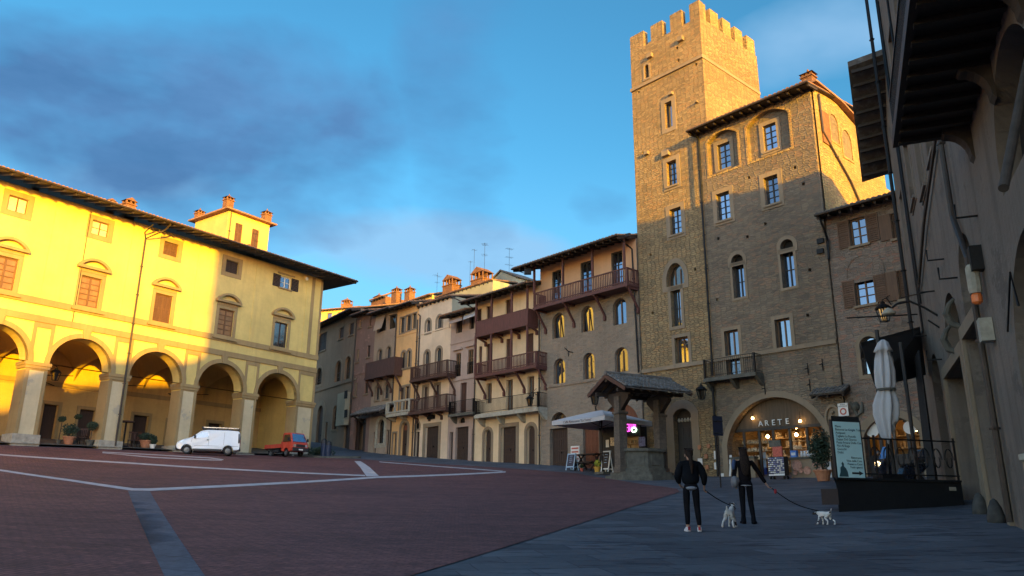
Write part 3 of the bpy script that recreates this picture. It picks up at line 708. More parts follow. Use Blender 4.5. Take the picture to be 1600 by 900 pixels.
def stone_house():
    a0, a1 = -8.93, .02; zt = Z(900, 388, 1.9) + 1.9*.26 - .12
    H = House('stone_house', 'grey rubble stone house with a long timber gallery under the eaves, next to the tower', 'house', ROW, [(a0, 1), (a1, 1), (a1, zt), (a0, zt)], 9, 'stoneh', reveal=.35)
    for xl, xr, yt, yb in ((863, 881.5, 489, 528), (908, 927, 478, 518), (957.5, 978.5, 465.5, 506.7), (865, 883, 560, 599), (911, 929, 551, 592), (960.5, 981, 542.5, 581)):
        b = H.px(xl, xr, yt, yb); H.win(*b[:2], b[2], b[3], 'round', rows=1, cols=2, depth=.22, sill=False, fw=.06, tilt=.075 if yt < 489.5 and xl < 950 else .015)
    zf = Z(904, 461, 1.15)
    for xl, xr, yt in ((863, 877, 423), (907.5, 924, 409), (955.5, 973, 393)):
        b = H.px(xl, xr, yt, yt + 50); H.win(b[0], b[1], zf + .06, b[3], rows=3, cols=2, frame='frame_dk', depth=.12, sill=False)
    # ground floor
    b = H.px(859, 887, 669, 724); H.door(b[0], b[1], gz(b[0]) - .1, b[3], planks=8, depth=.3)
    c = H.px(860.5, 886, 644, 663); f = H.win(c[0], c[1], c[2], c[3], .48, rows=1, cols=3, frame='door_dk', glass='glass_br', depth=.3, sill=False)
    b = H.px(911, 935.5, 668, 706); H.door(b[0], b[1], gz(b[0]) - .1, b[3], mat='door_rd', planks=4, rails=5)
    b = H.px(940, 1000, 640, 722); 
    poly = arch(b[0], b[1], gz(-6) - .1, Z(985, 628), 'round'); H.opening(poly)
    pl = ROW; m = MB(); m.pprism(pl, [(b[0], gz(-6)+2.9), (b[1], gz(-6)+2.9)] + [q for q in poly[2:] if q[1] > gz(-6)+2.9], -.34, -.26); m.build('fanlight', M['door_rd'], H.root, pl)
    H.band(a0, a1, Z(886, 599.5) - .1, Z(886, 599.5) + .06, .07, 'stoneh')
    H.finish()
    # plaster wall of the top floor
    MB().sheet(ROW, [(a0, zf), (a1, zf), (a1, zt), (a0, zt)], [h for h in H.holes if h[0][1] > zf], .012).build('plaster_storey', M['salmon'], H.root, ROW)
    e0, e1 = S(980, 440, 1.15), S(833.5, 482, 1.15)
    zr = Z(904, 439, 1.15)
    H.balcony(e0, e1, zf, zr, 1.15, 'wood_rd', brackets=4, drop=1.35)
    H.posts([S(x, 450, 1.1) for x in (834.5, 879.5, 926, 976.5)], zr, zt - .1, 1.08)
    MB().pbox(ROW, e0 - .3, e1 + .5, zt - .36, zt - .14, 1.0, 1.16).build('lintel_beam', M['beam'], H.root, ROW)
    ze = Z(900, 388, 1.9)
    ro = H.roof(a0 - .05, a1 + 1.0, ze, 1.9, 7, .26)
    H.pipe([ROW.pt(a0 + .12, ze, 1.9), ROW.pt(a0 + .12, zt - .9, .3), ROW.pt(a0 + .1, 9.8, .1)], .06, 'iron')
    H.pipe([ROW.pt(a1 + .04, 16.4, .1), ROW.pt(a1 + .04, gz(0), .1)], .055)
    m = MB(); m.box(ROW.pt(a1 - .25, zt - .75, 1.5), .5, .35, .4); m.tube([ROW.pt(a1 + .8, ze - .1, 1.5), ROW.pt(a1 - .1, zt - .9, 1.3)], .03, 5); m.build('lamp_box', M['iron'], H.root)
    for x, y, k in ((888, 549, 1), (845, 556, -1)):     # wall anchors
        c = ROW.hit(x, y, .06); m = MB()
        m.tube([c + ROW.u*.35 + V((0,0,.3)), c, c - ROW.u*.4 - V((0,0,.12))], .03, 5); m.tube([c, c + V((0, 0, -.35))], .03, 5); m.build('wall_anchor', M['iron'], H.root)
stone_house()

def cream_house():
    a0, a1 = .03, S(742.5, 600); zt = Z(783, 453, 1.5) + 1.5*.26 - .12
    H = House('cream_house', 'cream plastered house with two stacked reddish timber galleries and a stone balcony', 'house', ROW, [(a0, 1), (a1, 1), (a1, zt), (a0, zt)], 9, 'cream')
    o = 1.05
    z3 = Z(783, 513, o) ; z2 = Z(783, 579, o); zr2 = Z(783, 560, o); zp0, zp1 = Z(783, 513, o), Z(783, 493, o)
    for xl, xr, yt in ((760, 770, 478), (790, 800, 468), (744.5, 752, 483)):
        b = H.px(xl, xr, yt, yt + 30); H.closed(b[0], b[1], z3, b[3], mat='wood', sill=False)
    for xl, xr, yt in ((759.8, 769.5, 536.5), (790.3, 800.5, 529), (822, 833.5, 521), (748, 753, 541)):
        b = H.px(xl, xr, yt, yt + 40); H.closed(b[0], b[1], z2, b[3], mat='wood', sill=False)
    b = H.px(759.4, 768.3, 598.7, 630.3); H.win(*b, rows=1, frame='frame', depth=.2, sill=False)
    b1 = H.px(791, 801, 593, 641); zs = Z(791, 641.5, .9); H.win(b1[0], b1[1], zs, b1[3], rows=1, frame='frame', depth=.2, sill=False)
    b = H.px(824, 834.6, 588, 621); H.win(*b, rows=1, frame='frame', depth=.2, sill=False)
    b = H.px(756.5, 767.5, 671, 720); H.door(b[0], b[1], gz(b[0]) - .1, b[3], 'round', planks=3, sur=.22)
    b = H.px(783.5, 806.5, 667, 719); H.door(b[0], b[1], gz(b[0]) - .1, b[3], planks=8, rails=5, sur=.28, name='garage_door')
    b = H.px(823.5, 836, 665, 717); H.door(b[0], b[1], gz(b[0]) - .1, b[3], 'round', planks=3, sur=.26)
    H.finish()
    e0, e1 = S(824.5, 505, o), S(743, 522, o)
    H.balcony(e0, e1, zp0, zp1, o, 'wood_rd', style='solid', brackets=4, drop=.35)
    H.balcony(S(838, 565, o), e1, z2, zr2, o, 'wood_rd', brackets=4, drop=1.25)
    for x in (744, 768, 799.5, 824): 
        a = S(x, 500, o - .06); H.posts([a], zp1, zt - .15, o - .06); H.posts([a], z2, zp0 - .16, o - .06)
    f = H.balcony(S(840.5, 640, .9), S(742, 648, .9), zs, zs + 1.0, .9, 'iron', style='iron', floor=.22, floor_mat='stone_w', brackets=4, drop=1.1)
    ze = Z(783, 453, 1.5); H.roof(a0 - .1, a1 + .35, ze, 1.5, 7, .26)
    H.pipe([ROW.pt(a1 - .05, ze - .1, 1.3), ROW.pt(a1 - .05, zt - .7, .1), ROW.pt(a1 - .05, gz(a1), .1)], .05)
cream_house()

def mauve_house():
    a0, a1 = S(742.5, 600) + .01, S(702, 600); zt = Z(720, 485, 1.1) + 1.1*.26 - .12
    H = House('mauve_house', 'narrow mauve house with torn awnings under the roof and a tiny iron balcony', 'house', ROW, [(a0, 1), (a1, 1), (a1, zt), (a0, zt)], 9, 'mauve')
    for xl, xr, yt, yb in ((713, 722, 499, 520), (733.5, 741, 494, 514)):
        b = H.px(xl, xr, yt, yb); H.win(*b, rows=1, frame='frame_dk', glass='void', depth=.2, sill=False)
    for xl, xr, yt, yb in ((712, 720, 551.6, 588), (731, 739.6, 546, 584)):
        b = H.px(xl, xr, yt, yb); f = H.win(*b, rows=3, frame='frame', glass='glass_br', depth=.1, sill=False)
        MB().pbox(ROW, b[0] - .25, b[1] + .25, b[3] + .22, b[3] + .36, -.02, .2).build('cornice', M['mauve'], f, ROW)
        r = MB(); 
        for k in range(9): r.pbox(ROW, b[0] + (b[1]-b[0])*k/8 - .012, b[0] + (b[1]-b[0])*k/8 + .012, b[2], b[2] + .9, .01, .03)
        r.pbox(ROW, b[0], b[1], b[2] + .9, b[2] + .94, .005, .035); r.build('guard_rail', M['iron'], f, ROW)
    b = H.px(719, 728.8, 598, 640); zb = Z(720, 645, .7); H.closed(b[0], b[1], zb, b[3], mat='wood', sill=False)
    b = H.px(717.5, 726.5, 652, 661); H.win(*b, .3, rows=1, cols=1, frame='iron', glass='void', depth=.15, sill=False)
    b = H.px(711.3, 731.5, 667, 718.5); H.door(b[0], b[1], gz(b[0]) - .1, b[3], planks=5, rails=8, name='garage_door')
    b = H.px(701.8, 707.5, 675, 717); H.door(b[0], b[1], gz(b[0]) - .1, b[3], planks=2)
    b = H.px(736.7, 743, 670, 719); H.door(b[0] + .05, b[1], gz(b[0]) - .1, b[3], planks=2)
    H.finish()
    H.band(a0, a1, Z(722, 534) - .06, Z(722, 534) + .06, .06, 'mauve'); H.band(a0, a1, Z(722, 592) - .1, Z(722, 592) + .05, .08, 'mauve')
    H.balcony(S(739.5, 640, .7), S(701, 645, .7), zb, zb + .95, .7, 'iron', style='iron', floor=.14, floor_mat='stone_g', brackets=2, drop=.9)
    for i, (x0, x1, y0, y1) in enumerate(((702, 722, 504, 498), (724, 742, 497, 491))):
        p = [ROW.hit(x0, y0 - 7, .05), ROW.hit(x1, y1 - 7, .05), ROW.hit(x1, y1 + 2, 1.0), ROW.hit(x0, y0 + 2, 1.0)]
        m = MB(); m.prism(p, (0, 0, -.03)); m.tube([p[3], p[2]], .03, 5); m.tube([p[3], ROW.hit(x0, y0 + 8, .05)], .025, 5); m.build('awning', M['cloth_w' if i else 'mauve'], H.root)
    ze = Z(720, 485, 1.1); H.roof(a0, a1 + .15, ze, 1.1, 6.5, .26, gutter=False)
mauve_house()

def light_house():
    a0, a1 = S(702, 600) + .01, S(650, 600); zt = Z(683, 469) 
    H = House('pale_house', 'tall pale plastered house with arched windows and two dark timber balconies', 'house', ROW, [(a0, 1), (a1, 1), (a1, zt), (a0, zt)], 9, 'light')
    for xl, xr, yt, yb in ((666, 672.6, 500, 519), (683, 690.5, 494, 512.6)):
        b = H.px(xl, xr, yt, yb); H.win(*b, 'round', rows=1, cols=2, frame='frame_dk', depth=.12, sur=.2, sill=False)
    o = .95; z2 = Z(668, 588, o); z1 = Z(668, 640, o)
    for xl, xr, yt in ((663.6, 670.6, 549), (682, 689.4, 543.6)):
        b = H.px(xl, xr, yt, yt + 30); H.win(b[0], b[1], z2, b[3], 'round', rows=1, cols=2, frame='frame_dk', depth=.12, sur=.2, sill=False)
    for xl, xr, yt in ((661.5, 668, 604.5), (680, 686.3, 601)):
        b = H.px(xl, xr, yt, yt + 30); H.win(b[0], b[1], z1, b[3], rows=3, cols=2, frame='wood', depth=.12, sur=.2, sill=False)
    b = H.px(649.3, 655.5, 660, 670); H.win(*b, .4, rows=1, cols=1, frame='iron', glass='void', depth=.12, sur=.15, sill=False)
    b = H.px(648.6, 655, 674.5, 709); H.door(b[0], b[1], gz(b[0]) - .1, b[3], planks=2)
    b = H.px(664, 685, 666.5, 715); H.door(b[0], b[1], gz(b[0]) - .1, b[3], planks=7, sur=.3, name='garage_door')
    H.finish()
    for y in (516.5,): H.band(a0, a1, Z(680, y) - .05, Z(680, y) + .05, .05, 'light')
    e0, e1 = S(698, 590, o), S(640.5, 600, o)
    H.balcony(e0, e1, z2, z2 + 1.02, o, 'wood', brackets=3, drop=1.2); H.balcony(S(697, 640, o), e1, z1, z1 + 1.02, o, 'wood', brackets=4, drop=.35)
    MB().pbox(ROW, *sorted((S(671, 651), S(680, 651))), Z(675, 655), Z(675, 649), .004, .25).build('vent_box', M['iron'], H.root, ROW)
    ze = Z(683, 468, .25); H.roof(a0 - .1, a1 + .1, ze, .25, 9, .2, gutter=False)
    sd = ROW.back(a0, 0, 48.3, 1); MB().pbox(sd, .02, 9, 12, zt - .01, .003, .02).build('side_wall', M['lgrey'], H.root, sd)
    H.pipe([ROW.pt(a1 - .25, Z(655, 492), .25), ROW.pt(a1 - .3, Z(655, 495), .08), ROW.pt(a1 - .3, gz(a1), .08)], .06)
    H.pipe([ROW.pt(a0 + .02, zt - .1, .12), ROW.pt(a0 - 1.2, zt - .9, -.9)], .05, clips=False)
light_house()

def orange_house():
    a0, a1 = S(650, 600) + .01, S(615, 605); zt = Z(632, 474, .9) + .9*.24 - .12
    H = House('orange_house', 'slim orange plastered house with a white stone balcony and a triple window on top', 'house', ROW, [(a0, 1), (a1, 1), (a1, zt), (a0, zt)], 9, 'orange')
    for xl, xr, yt, yb in ((625.6, 632, 496.5, 520), (635, 641.8, 493, 516.5), (644.2, 650.5, 490, 513)):
        b = H.px(xl, xr, yt, yb); H.win(*b, rows=1, cols=1, frame='frame_dk', depth=.12, sur=.12, sill=False)
    for xl, xr, yt, yb in ((628, 633, 550, 575.6), (636.4, 641.6, 547.6, 573.5)):
        b = H.px(xl, xr, yt, yb); H.win(*b, 'round', rows=1, cols=1, frame='frame_dk', depth=.12, sur=.2, sill=True)
    zb = Z(620, 645, .9)
    for xl, xr, yt in ((625, 631, 605.5), (633.4, 639.2, 603.7)):
        b = H.px(xl, xr, yt, yt + 20); H.win(b[0], b[1], zb, b[3], rows=1, cols=2, frame='wood', depth=.12, sur=.18, sill=False)
    b = H.px(613.8, 618.8, 677, 710); H.door(b[0], b[1], gz(b[0]) - .1, b[3], planks=2, sur=.15)
    b = H.px(626.2, 636.4, 660, 709.5); d = H.door(b[0], b[1], gz(b[0]) - .1, b[3], 'round', planks=3, sur=.28)
    MB().pbox(ROW, b[0] + .2, b[1] - .2, Z(631, 672), Z(631, 664.5), -.2, -.17).build('fanlight_panel', M['door_rd'], d, ROW)
    H.finish()
    H.band(a0, a1, Z(633, 523) - .05, Z(633, 523) + .05, .05, 'orange')
    H.balcony(S(640, 640, .9), S(604, 645, .9), zb, zb + .98, .9, 'stone_w', style='stone', floor=.2, floor_mat='stone_w', brackets=3, drop=.7, post=.24)
    H.roof(a0, a1, Z(632, 474, .9), .9, 8, .24)
    H.pipe([ROW.pt(a0 + .02, zt - 1.6, .1), ROW.pt(a0 + .02, gz(a0), .1)], .05); H.pipe([ROW.pt(a1 - .04, zt - .5, .1), ROW.pt(a1 - .04, gz(a1), .1)], .06)
orange_house()

def arch_house():
    a0, a1 = S(615, 605) + .01, S(581, 600); zt = Z(598, 483, .9) + .9*.22 - .12
    H = House('worn_plaster_house', 'worn greyish house with a panelled timber balcony and a tiled canopy over its arched shop', 'house', ROW, [(a0, 1), (a1, 1), (a1, zt), (a0, zt)], 9, 'archh')
    b = H.px(589.6, 603, 493, 518); H.win(*b, 'round', rows=1, cols=1, frame='shut_dk', glass='void', depth=.3, sill=False)
    b = H.px(606.5, 618, 492, 513.5); H.win(*b, rows=1, cols=1, frame='shut_dk', glass='glass_br', depth=.2, sill=False)
    zb = Z(593, 585, .9); zt_ = Z(593, 563, .9)
    for xl, xr, yt in ((590.3, 596.5, 546), (604, 610.8, 541.5)):
        b = H.px(xl, xr, yt, yt + 25); H.win(b[0], b[1], zb, b[3], 'round', rows=1, cols=2, frame='frame_dk', depth=.15, sur=.16, sill=False)
    for xl, xr, yt, yb in ((586.9, 593, 602, 625), (600.4, 607.6, 598.6, 622.7)):
        b = H.px(xl, xr, yt, yb); H.win(*b, 'round', rows=3, cols=2, frame='frame_dk', depth=.15, sur=.18)
    b = H.px(583.2, 587.8, 675, 707); H.door(b[0], b[1], gz(b[0]) - .1, b[3], planks=2)
    b = H.px(590.2, 600, 655, 693); H.win(b[0], b[1], b[2], b[3], 'round', rows=3, cols=3, frame='iron', glass='glass_br', depth=.25, sur=.35, surm='stone_w')
    b = H.px(602.5, 607.5, 672, 708); H.door(b[0], b[1], gz(b[0]) - .1, b[3], planks=2)
    H.finish()
    H.balcony(S(615.5, 580, .9), S(570, 590, .9), zb, zt_, .9, 'wood', style='solid', brackets=4, drop=1.2)
    p0, p1 = S(608, 640, .5), S(562, 640, .5); H.roof(p0, p1, Z(585, 643, 1.5), 1.5, .1, .5, 'tile_dk', name='shop_canopy', gutter=False)
    for a in (p0 + .3, p1 - .3): MB().bar(ROW.pt(a, Z(585, 643, 1.5) - .1, 1.3), ROW.pt(a, Z(585, 643, 1.5) - .7, .02), .1, .12).build('bracket', M['beam'], H.root, ROW)
    H.roof(a0, a1, Z(598, 483, .9), .9, 8, .22)
    MB().prism([ROW.hit(589, 493, .05), ROW.hit(603, 489, .05), ROW.hit(596, 512, .7), ROW.hit(583, 517, .7)], (0, 0, -.04)).build('awning', M['archh'], H.root)
arch_house()

def brick_house():
    a0, a1 = S(581, 600) + .01, S(552, 600); zt = Z(566, 487, .8) + .8*.22 - .12
    H = House('brick_house', 'old reddish house with small square windows and a lit shop doorway', 'house', ROW, [(a0, 1), (a1, 1), (a1, zt), (a0, zt)], 9, 'brickh')
    for xl, xr, yt, yb in ((561, 564.6, 500, 512), (577, 580.3, 493, 510), (557, 561, 546, 565), (573.6, 578.2, 540, 558), (553.5, 558, 598, 619), (570, 575, 595, 615), (557, 563, 643, 652)):
        b = H.px(xl, xr, yt, yb); H.closed(*b, mat='shut_dk', depth=.12)
    b = H.px(551.5, 571, 655, 706); z0 = gz((b[0]+b[1])/2) - .1
    H.opening([(b[0], z0), (b[1], z0), (b[1], b[3]), (b[0], b[3])])
    H.finish()
    m = MB(); w = b[1] - b[0]
    for k, (f0, f1) in enumerate(((.0, .42), (.80, 1.0))): m.pbox(ROW, b[0] + w*f0, b[0] + w*f1, z0, b[3], -.5, -.3)
    sh = m.build('shop_front', M['door_dk'], H.root, ROW)
    MB().pbox(ROW, b[0] + w*.42, b[0] + w*.80, z0, b[3], -1.2, -1.1).build('shop_interior', M['void'], sh, ROW)
    for k in range(10):
        rr = random.Random(k); a = b[0] + w*(.45 + .3*rr.random()); z = z0 + .3 + (b[3]-z0-.8)*rr.random()
        MB().pbox(ROW, a, a + .18 + .2*rr.random(), z, z + .2 + .4*rr.random(), -.9, -.85).build('poster', M['paper' if k % 2 else 'stone_w'], sh, ROW)
    H.band(a0, a1, Z(566, 583) - .06, Z(566, 583) + .06, .06, 'brickh')
    H.roof(a0, a1, Z(566, 487, .8), .8, 8, .22)
    H.pipe([ROW.pt(a1 - .02, zt - .3, .12), ROW.pt(a1 - .02, gz(a1), .12)], .06)
brick_house()

def old_palace():
    pl = DK; a0 = .0; a1 = 30; zt = Z(525, 493, 1.0, DK) - .07
    H = House('old_dark_palace', 'dark brown palace with tall arched windows at the head of the rising street', 'palace', pl, [(a0, 2), (a1, 2), (a1, zt + .2), (a0, zt + .2)], 9, 'dark')
    for xl, xr, yt, yb in ((498, 510, 521, 548), (530, 537, 512, 529), (545.5, 552.5, 505, 523)):
        b = H.px(xl, xr, yt, yb); H.closed(*b, mat='shut_dk')
    for xl, xr, yt, yb in ((494, 503, 575, 601), (524, 533, 564, 596), (539, 548, 557, 592)):
        b = H.px(xl, xr, yt, yb); H.win(*b, 'round', rows=3, cols=2, frame='frame_dk', glass='glass_br', depth=.2, sur=.22, sill=False)
    b = H.px(495.5, 504, 634, 690); H.door(b[0], b[1], gz(b[0], 0, DK) - .2, b[3], 'round', planks=4, sur=.5)
    b = H.px(520, 527, 634, 671); H.win(*b, 'round', rows=4, cols=2, frame='frame_dk', glass='glass_br', depth=.2, sur=.25)
    b = H.px(508, 511, 660, 688); H.door(b[0], b[1], gz(b[0], 0, DK) - .2, b[3], planks=2)
    b = H.px(537, 549, 661, 704); H.door(b[0], b[1], gz(b[0], 0, DK) - .2, b[3], planks=5)
    H.finish()
    H.band(a0, a1, Z(525, 602, 0, DK) - .1, Z(525, 602, 0, DK) + .1, .12, 'dark')
    c = H.px(533.5, 546, 615, 665); m = MB(); m.pbox(pl, c[0], c[1], c[2], c[3], .004, .5)
    ax = m.build('closet_bay', M['lgrey'], H.root, pl)
    for y in (616.5, 646): 
        w = H.px(538, 542, y - 6, y + 6, .5); MB().pbox(pl, w[0], w[1], w[2], w[3], .45, .506).build('window', M['void'], ax, pl)
    H.roof(a0, a1, Z(525, 493, 1.0, DK), 1.0, 8, .25)
old_palace()

# ------------------------------------------------------------------ roofs behind, catching the sun
def back_house(name, label, a0, a1, o, ze, slope, mat, chim, wallm='gold', depth=6, pl=ROW, ants=(), zb=8, over=.3):
    b = Plane(pl.pt(0, 0, -o), math.degrees(math.atan2(pl.u.x, pl.u.y)), -1)
    H = House(name, label, 'house', b, [(a0, zb), (a1, zb), (a1, ze), (a0, ze)], depth, wallm)
    H.finish(); ro = H.roof(a0, a1, ze, over, depth/2, slope, mat, gutter=False)
    for a, oo, z0, z1, w, cap in chim: chimney(ro, b, a, oo, z0, z1, w, w*.75, cap)
    for a, oo, z, h, arms, an in ants: antenna(ro, b.pt(a, z, oo), h, arms, an)
    return H
def lit_roofs():
    bz = lambda x, y, o: ROW.sz(x, y, -o)
    # long sunlit roofs above the left half of the row
    a0, z = bz(662, 474, 5); a1, z1 = bz(560, 484, 5)
    back_house('rear_roof_house', 'sunlit yellow walls and low roofs with twin capped chimneys behind the row', a0, a1, 6, bz(640, 472, 6)[1], .3, 'tile',
        [(bz(619, 470, 7.2)[0], -1.2, 19, bz(619, 449, 7.2)[1], .95, 'hip'), (bz(640, 465, 7.2)[0], -1.2, 19, bz(640, 448, 7.2)[1], .95, 'hip')],
        ants=((bz(624, 450, 8)[0], -2, 20.6, 2.6, [(2.5, 1.3, 6)], .4),))
    a0, z = bz(602, 470, 9); a1, _ = bz(580, 470, 9)
    back_house('rear_dormer_house', 'tiny sunlit brick gable with a squat chimney behind the brick house', a0, a1, 9, bz(590, 467, 9)[1], .5, 'tile', [(bz(592, 465, 9.6)[0], -.6, 20, bz(594, 459, 9.6)[1], 1.1, 'hip')], 'brick', depth=4, ants=((a1 + 1.2, -1, 20.5, 2.4, [(2.3, 1.1, 5)], .3),))
    # big brick chimneys and grey attic behind the pale and cream houses
    a0, a1 = bz(770, 450, 5)[0], bz(680, 470, 5)[0]; ze = bz(730, 450, 5)[1]
    back_house('rear_attic_house', 'grey attic with two broad brick chimneys behind the cream and mauve houses', a0, a1, 5, ze, .12, 'tile',
        [(bz(706, 450, 6)[0], -1.0, ze - .3, bz(703, 432, 6)[1], 1.5, 'gable'), (bz(753, 440, 6)[0], -1.0, ze - .3, bz(753, 419, 6)[1], 1.7, 'gable')], 'lgrey', over=.1,
        ants=((bz(682, 470, 6)[0], -1, ze, 3.6, [(3.2, 1.2, 4), (2.4, .6, 2)], .9), (bz(742, 440, 6)[0], -.4, ze + .2, 3.0, [(2.9, .5, 3)], .2), (bz(748, 440, 6)[0], -.4, ze + .2, 4.2, [(4.1, .6, 2)], .7), (bz(767, 440, 6)[0], -.2, ze, 4.6, [(4.4, .8, 6), (3.2, .8, 4)], 1.4)))
    a0, a1 = bz(806, 440, 8)[0], bz(771, 440, 8)[0]; zl, zm = bz(771, 437, 8)[1], bz(783, 424, 8)[1]
    b = Plane(ROW.pt(0, 0, -8), -41.7, -1); am = bz(783, 430, 8)[0]
    H = House('grey_stair_tower', 'small grey gabled stair tower on the skyline beside an antenna', 'tower', b, [(a0, 8), (a1, 8), (a1, zl), (am, zm), (a0, bz(804, 434, 8)[1])], 3, 'lgrey'); H.finish()
    for (p, q) in (((a1 + .2, zl - .05), (am, zm + .03)), ((am, zm + .03), (a0 - .2, bz(804, 434, 8)[1] - .02))):
        MB().hexa([b.pt(p[0], p[1] + .02, .15), b.pt(q[0], q[1] + .02, .15), b.pt(q[0], q[1] + .02, -3.1), b.pt(p[0], p[1] + .02, -3.1), b.pt(p[0], p[1] + .14, .15), b.pt(q[0], q[1] + .14, .15), b.pt(q[0], q[1] + .14, -3.1), b.pt(p[0], p[1] + .14, -3.1)]).build('roof', M['tile_dk'], H.root)
    antenna(H.root, b.pt(am, zm, -1), 3.0, [(2.9, .9, 7), (1.9, .9, 6), (1.0, 1.0, 4)], .5)
    # far house at the end of the street
    p = atd(518, 500, 120); f = Plane((p.x, p.y), 60, 1); f = Plane((p.x, p.y), -70, -1)
    z1 = atd(518, 484, 120).z
    H = House('far_hill_house', 'far sunlit house with an orange roof at the end of the street', 'house', f, [(-5, 8), (6, 8), (6, z1), (-5, z1)], 6, 'gold')
    for k in range(5): H.win(-4 + k*2, -3.1 + k*2, z1 - 1.5, z1 - .5, rows=1, frame='frame', sill=False)
    for k in range(5): H.win(-4 + k*2, -3.1 + k*2, z1 - 3.2, z1 - 2.2, rows=1, frame='frame', sill=False)
    H.finish(); ro = H.roof(-5.3, 6.3, z1, .5, 3, .22, gutter=False); chimney(ro, f, -2.0, -1, z1, z1 + 2.0, 1.5, 1.0, 'hip')
lit_roofs()
# ------------------------------------------------------------------ lettering
def lettering(txt, size, c, xd, yd, mat, parent, ext=.004, align='CENTER', name='lettering', root=None, sx=1):
    cu = bpy.data.curves.new(name, 'FONT'); cu.body = txt; cu.size = size; cu.extrude = ext; cu.align_x = align; cu.align_y = 'CENTER'; cu.resolution_u = 2
    cu.space_line = 1.0
    tmp = bpy.data.objects.new(name, cu); COL.objects.link(tmp); cu.materials.append(mat)
    me = bpy.data.meshes.new_from_object(tmp.evaluated_get(bpy.context.evaluated_depsgraph_get())); bpy.data.objects.remove(tmp); me.name = name
    if not me.materials: me.materials.append(mat)
    o = bpy.data.objects.new(name, me); COL.objects.link(o)
    xd = V(xd).normalized(); yd = V(yd).normalized(); zd = xd.cross(yd)
    m = Matrix((xd*sx, yd, zd)).transposed().to_4x4(); m.translation = V(c)
    o.parent = parent
    if parent.type == 'EMPTY' and root is None: m.translation = V(c) - parent.location
    o.matrix_local = m
    return o
UP = V((0, 0, 1))

# ------------------------------------------------------------------ tower, palace and the rough house
def tower():
    a0, a1 = -14.8, -9.05; zt = 32.25
    H = House('stone_tower', 'tall crenellated stone tower glowing in evening sun above the palace', 'tower', ROW, [(a0, 1), (a1, 1), (a1, zt), (a0, zt)], 6.75, 'tower', reveal=.45)
    pl = ROW
    def w(b, **k): return H.win(*b, **k)
    b = H.px(1007.3, 1014, 101, 122); w(b, kind='round', rows=1, cols=1, frame='frame_dk', glass='void', depth=.3, sur=.14, sill=False)
    b = H.px(1039.5, 1050.5, 159, 200); w(b, rows=1, cols=1, frame='frame_dk', glass='glass', depth=.25, sur=.3, sill=False)
    for bb in ((1042.3, 1057.7, 251, 290), (1047, 1065, 325, 366)):
        b = H.px(*bb); w(b, rows=4, cols=2, frame='frame_dk', depth=.2, sur=.28)
    b = H.px(1041, 1069, 411, 446); w(b, kind='point', rows=1, cols=3, frame='shut', glass='glass_br', depth=.3, sur=.3, sill=False)
    b = H.px(1049, 1064.5, 452, 510); w(b, rows=2, cols=2, frame='frame_dk', depth=.28, sur=.2, sill=False)
    b = H.px(1055, 1076, 526.5, 567); w(b, rows=1, cols=2, frame='frame', depth=.25, sur=.2, sill=False)
    b = H.px(1054, 1082, 638, 735); z0 = gz(b[0]) - .2
    d = H.door(b[0], b[1], z0, b[3], .28, mat='frame_dk', planks=3, depth=.35, sur=.5, surm='ashlar')
    m = MB(); 
    for k in range(5): m.lathe(pl.pt(b[0] + (b[1]-b[0])*(.15 + .17*k), b[3] - .75, -.25), [(.06, 0), (.09, .1), (.04, .22)], 8)
    m.build('jar', M['stone_w'], d)
    rh = random.Random(5)
    for k in range(22):
        a, z = rh.uniform(a0 + .5, a1 - .5), rh.uniform(11, 31.5)
        if not any(lam(q, 0)[0] - .6 < a < lam(q, 0)[1] + .6 and lam(q, 0)[2] - .6 < z < lam(q, 0)[3] + .6 for q in H.holes): H.opening(arch(a - .08, a + .08, z, z + .17))
    H.finish()
    H.band(a0 - .04, a1 + .05, 29.2, 29.42, .12, 'ashlar'); H.band(a0, a1, 9.72, 9.94, .1, 'ashlar')
    MB().pbox(TS, -.06, 6.8, 29.2, 29.42, -.02, .12).build('string_course', M['ashlar'], H.root, TS)
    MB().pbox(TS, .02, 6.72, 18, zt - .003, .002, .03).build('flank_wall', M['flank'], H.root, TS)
    # battlements, each side
    bk = Plane(ROW.pt(0, 0, -6.3), -41.7, -1); ls = Plane(ROW.pt(a1 - .45, 0, 0), 48.3, 1)
    for (p, q) in ((-10.24, -9.06), (-11.83, -10.86), (-13.4, -12.48), (-14.79, -14.04)): MB().pbox(pl, p, q, zt + .003, 33.5, -.45, 0).build('merlon', M['tower'], H.root, pl)
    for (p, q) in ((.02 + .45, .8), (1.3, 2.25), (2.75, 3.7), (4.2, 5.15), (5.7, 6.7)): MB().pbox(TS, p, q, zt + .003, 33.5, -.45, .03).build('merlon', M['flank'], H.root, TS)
    for (p, q) in ((-10.24, -9.55), (-11.83, -10.86), (-13.4, -12.48)): MB().pbox(bk, p, q, zt + .003, 33.5, -.45, 0).build('merlon', M['tower'], H.root, bk)
    for (p, q) in ((1.4, 2.3), (2.8, 3.75), (4.2, 5.15)): MB().pbox(ls, p, q, zt + .003, 33.5, 0, .45).build('merlon', M['tower'], H.root, ls)
    # corbels and putlog stones that stick out
    for x, y, s_ in ((1065, 62, .3), (1017, 88, .3), (1050, 147, .2), (1012, 240, .22), (1042, 240, .4), (1090, 160, .12)):
        c = ROW.hit(x, y); MB().box(c, s_*1.3, .5, s_, (pl.u, pl.n, UP)).build('corbel', M['ashlar'], H.root, pl)
    m = MB(); c = TS.hit(1125, 90); m.pbox(TS, 2.0, 2.8, 29.44, 31.2, .032, .05); m.build('bricked_opening', M['palace'], H.root, TS)
tower()

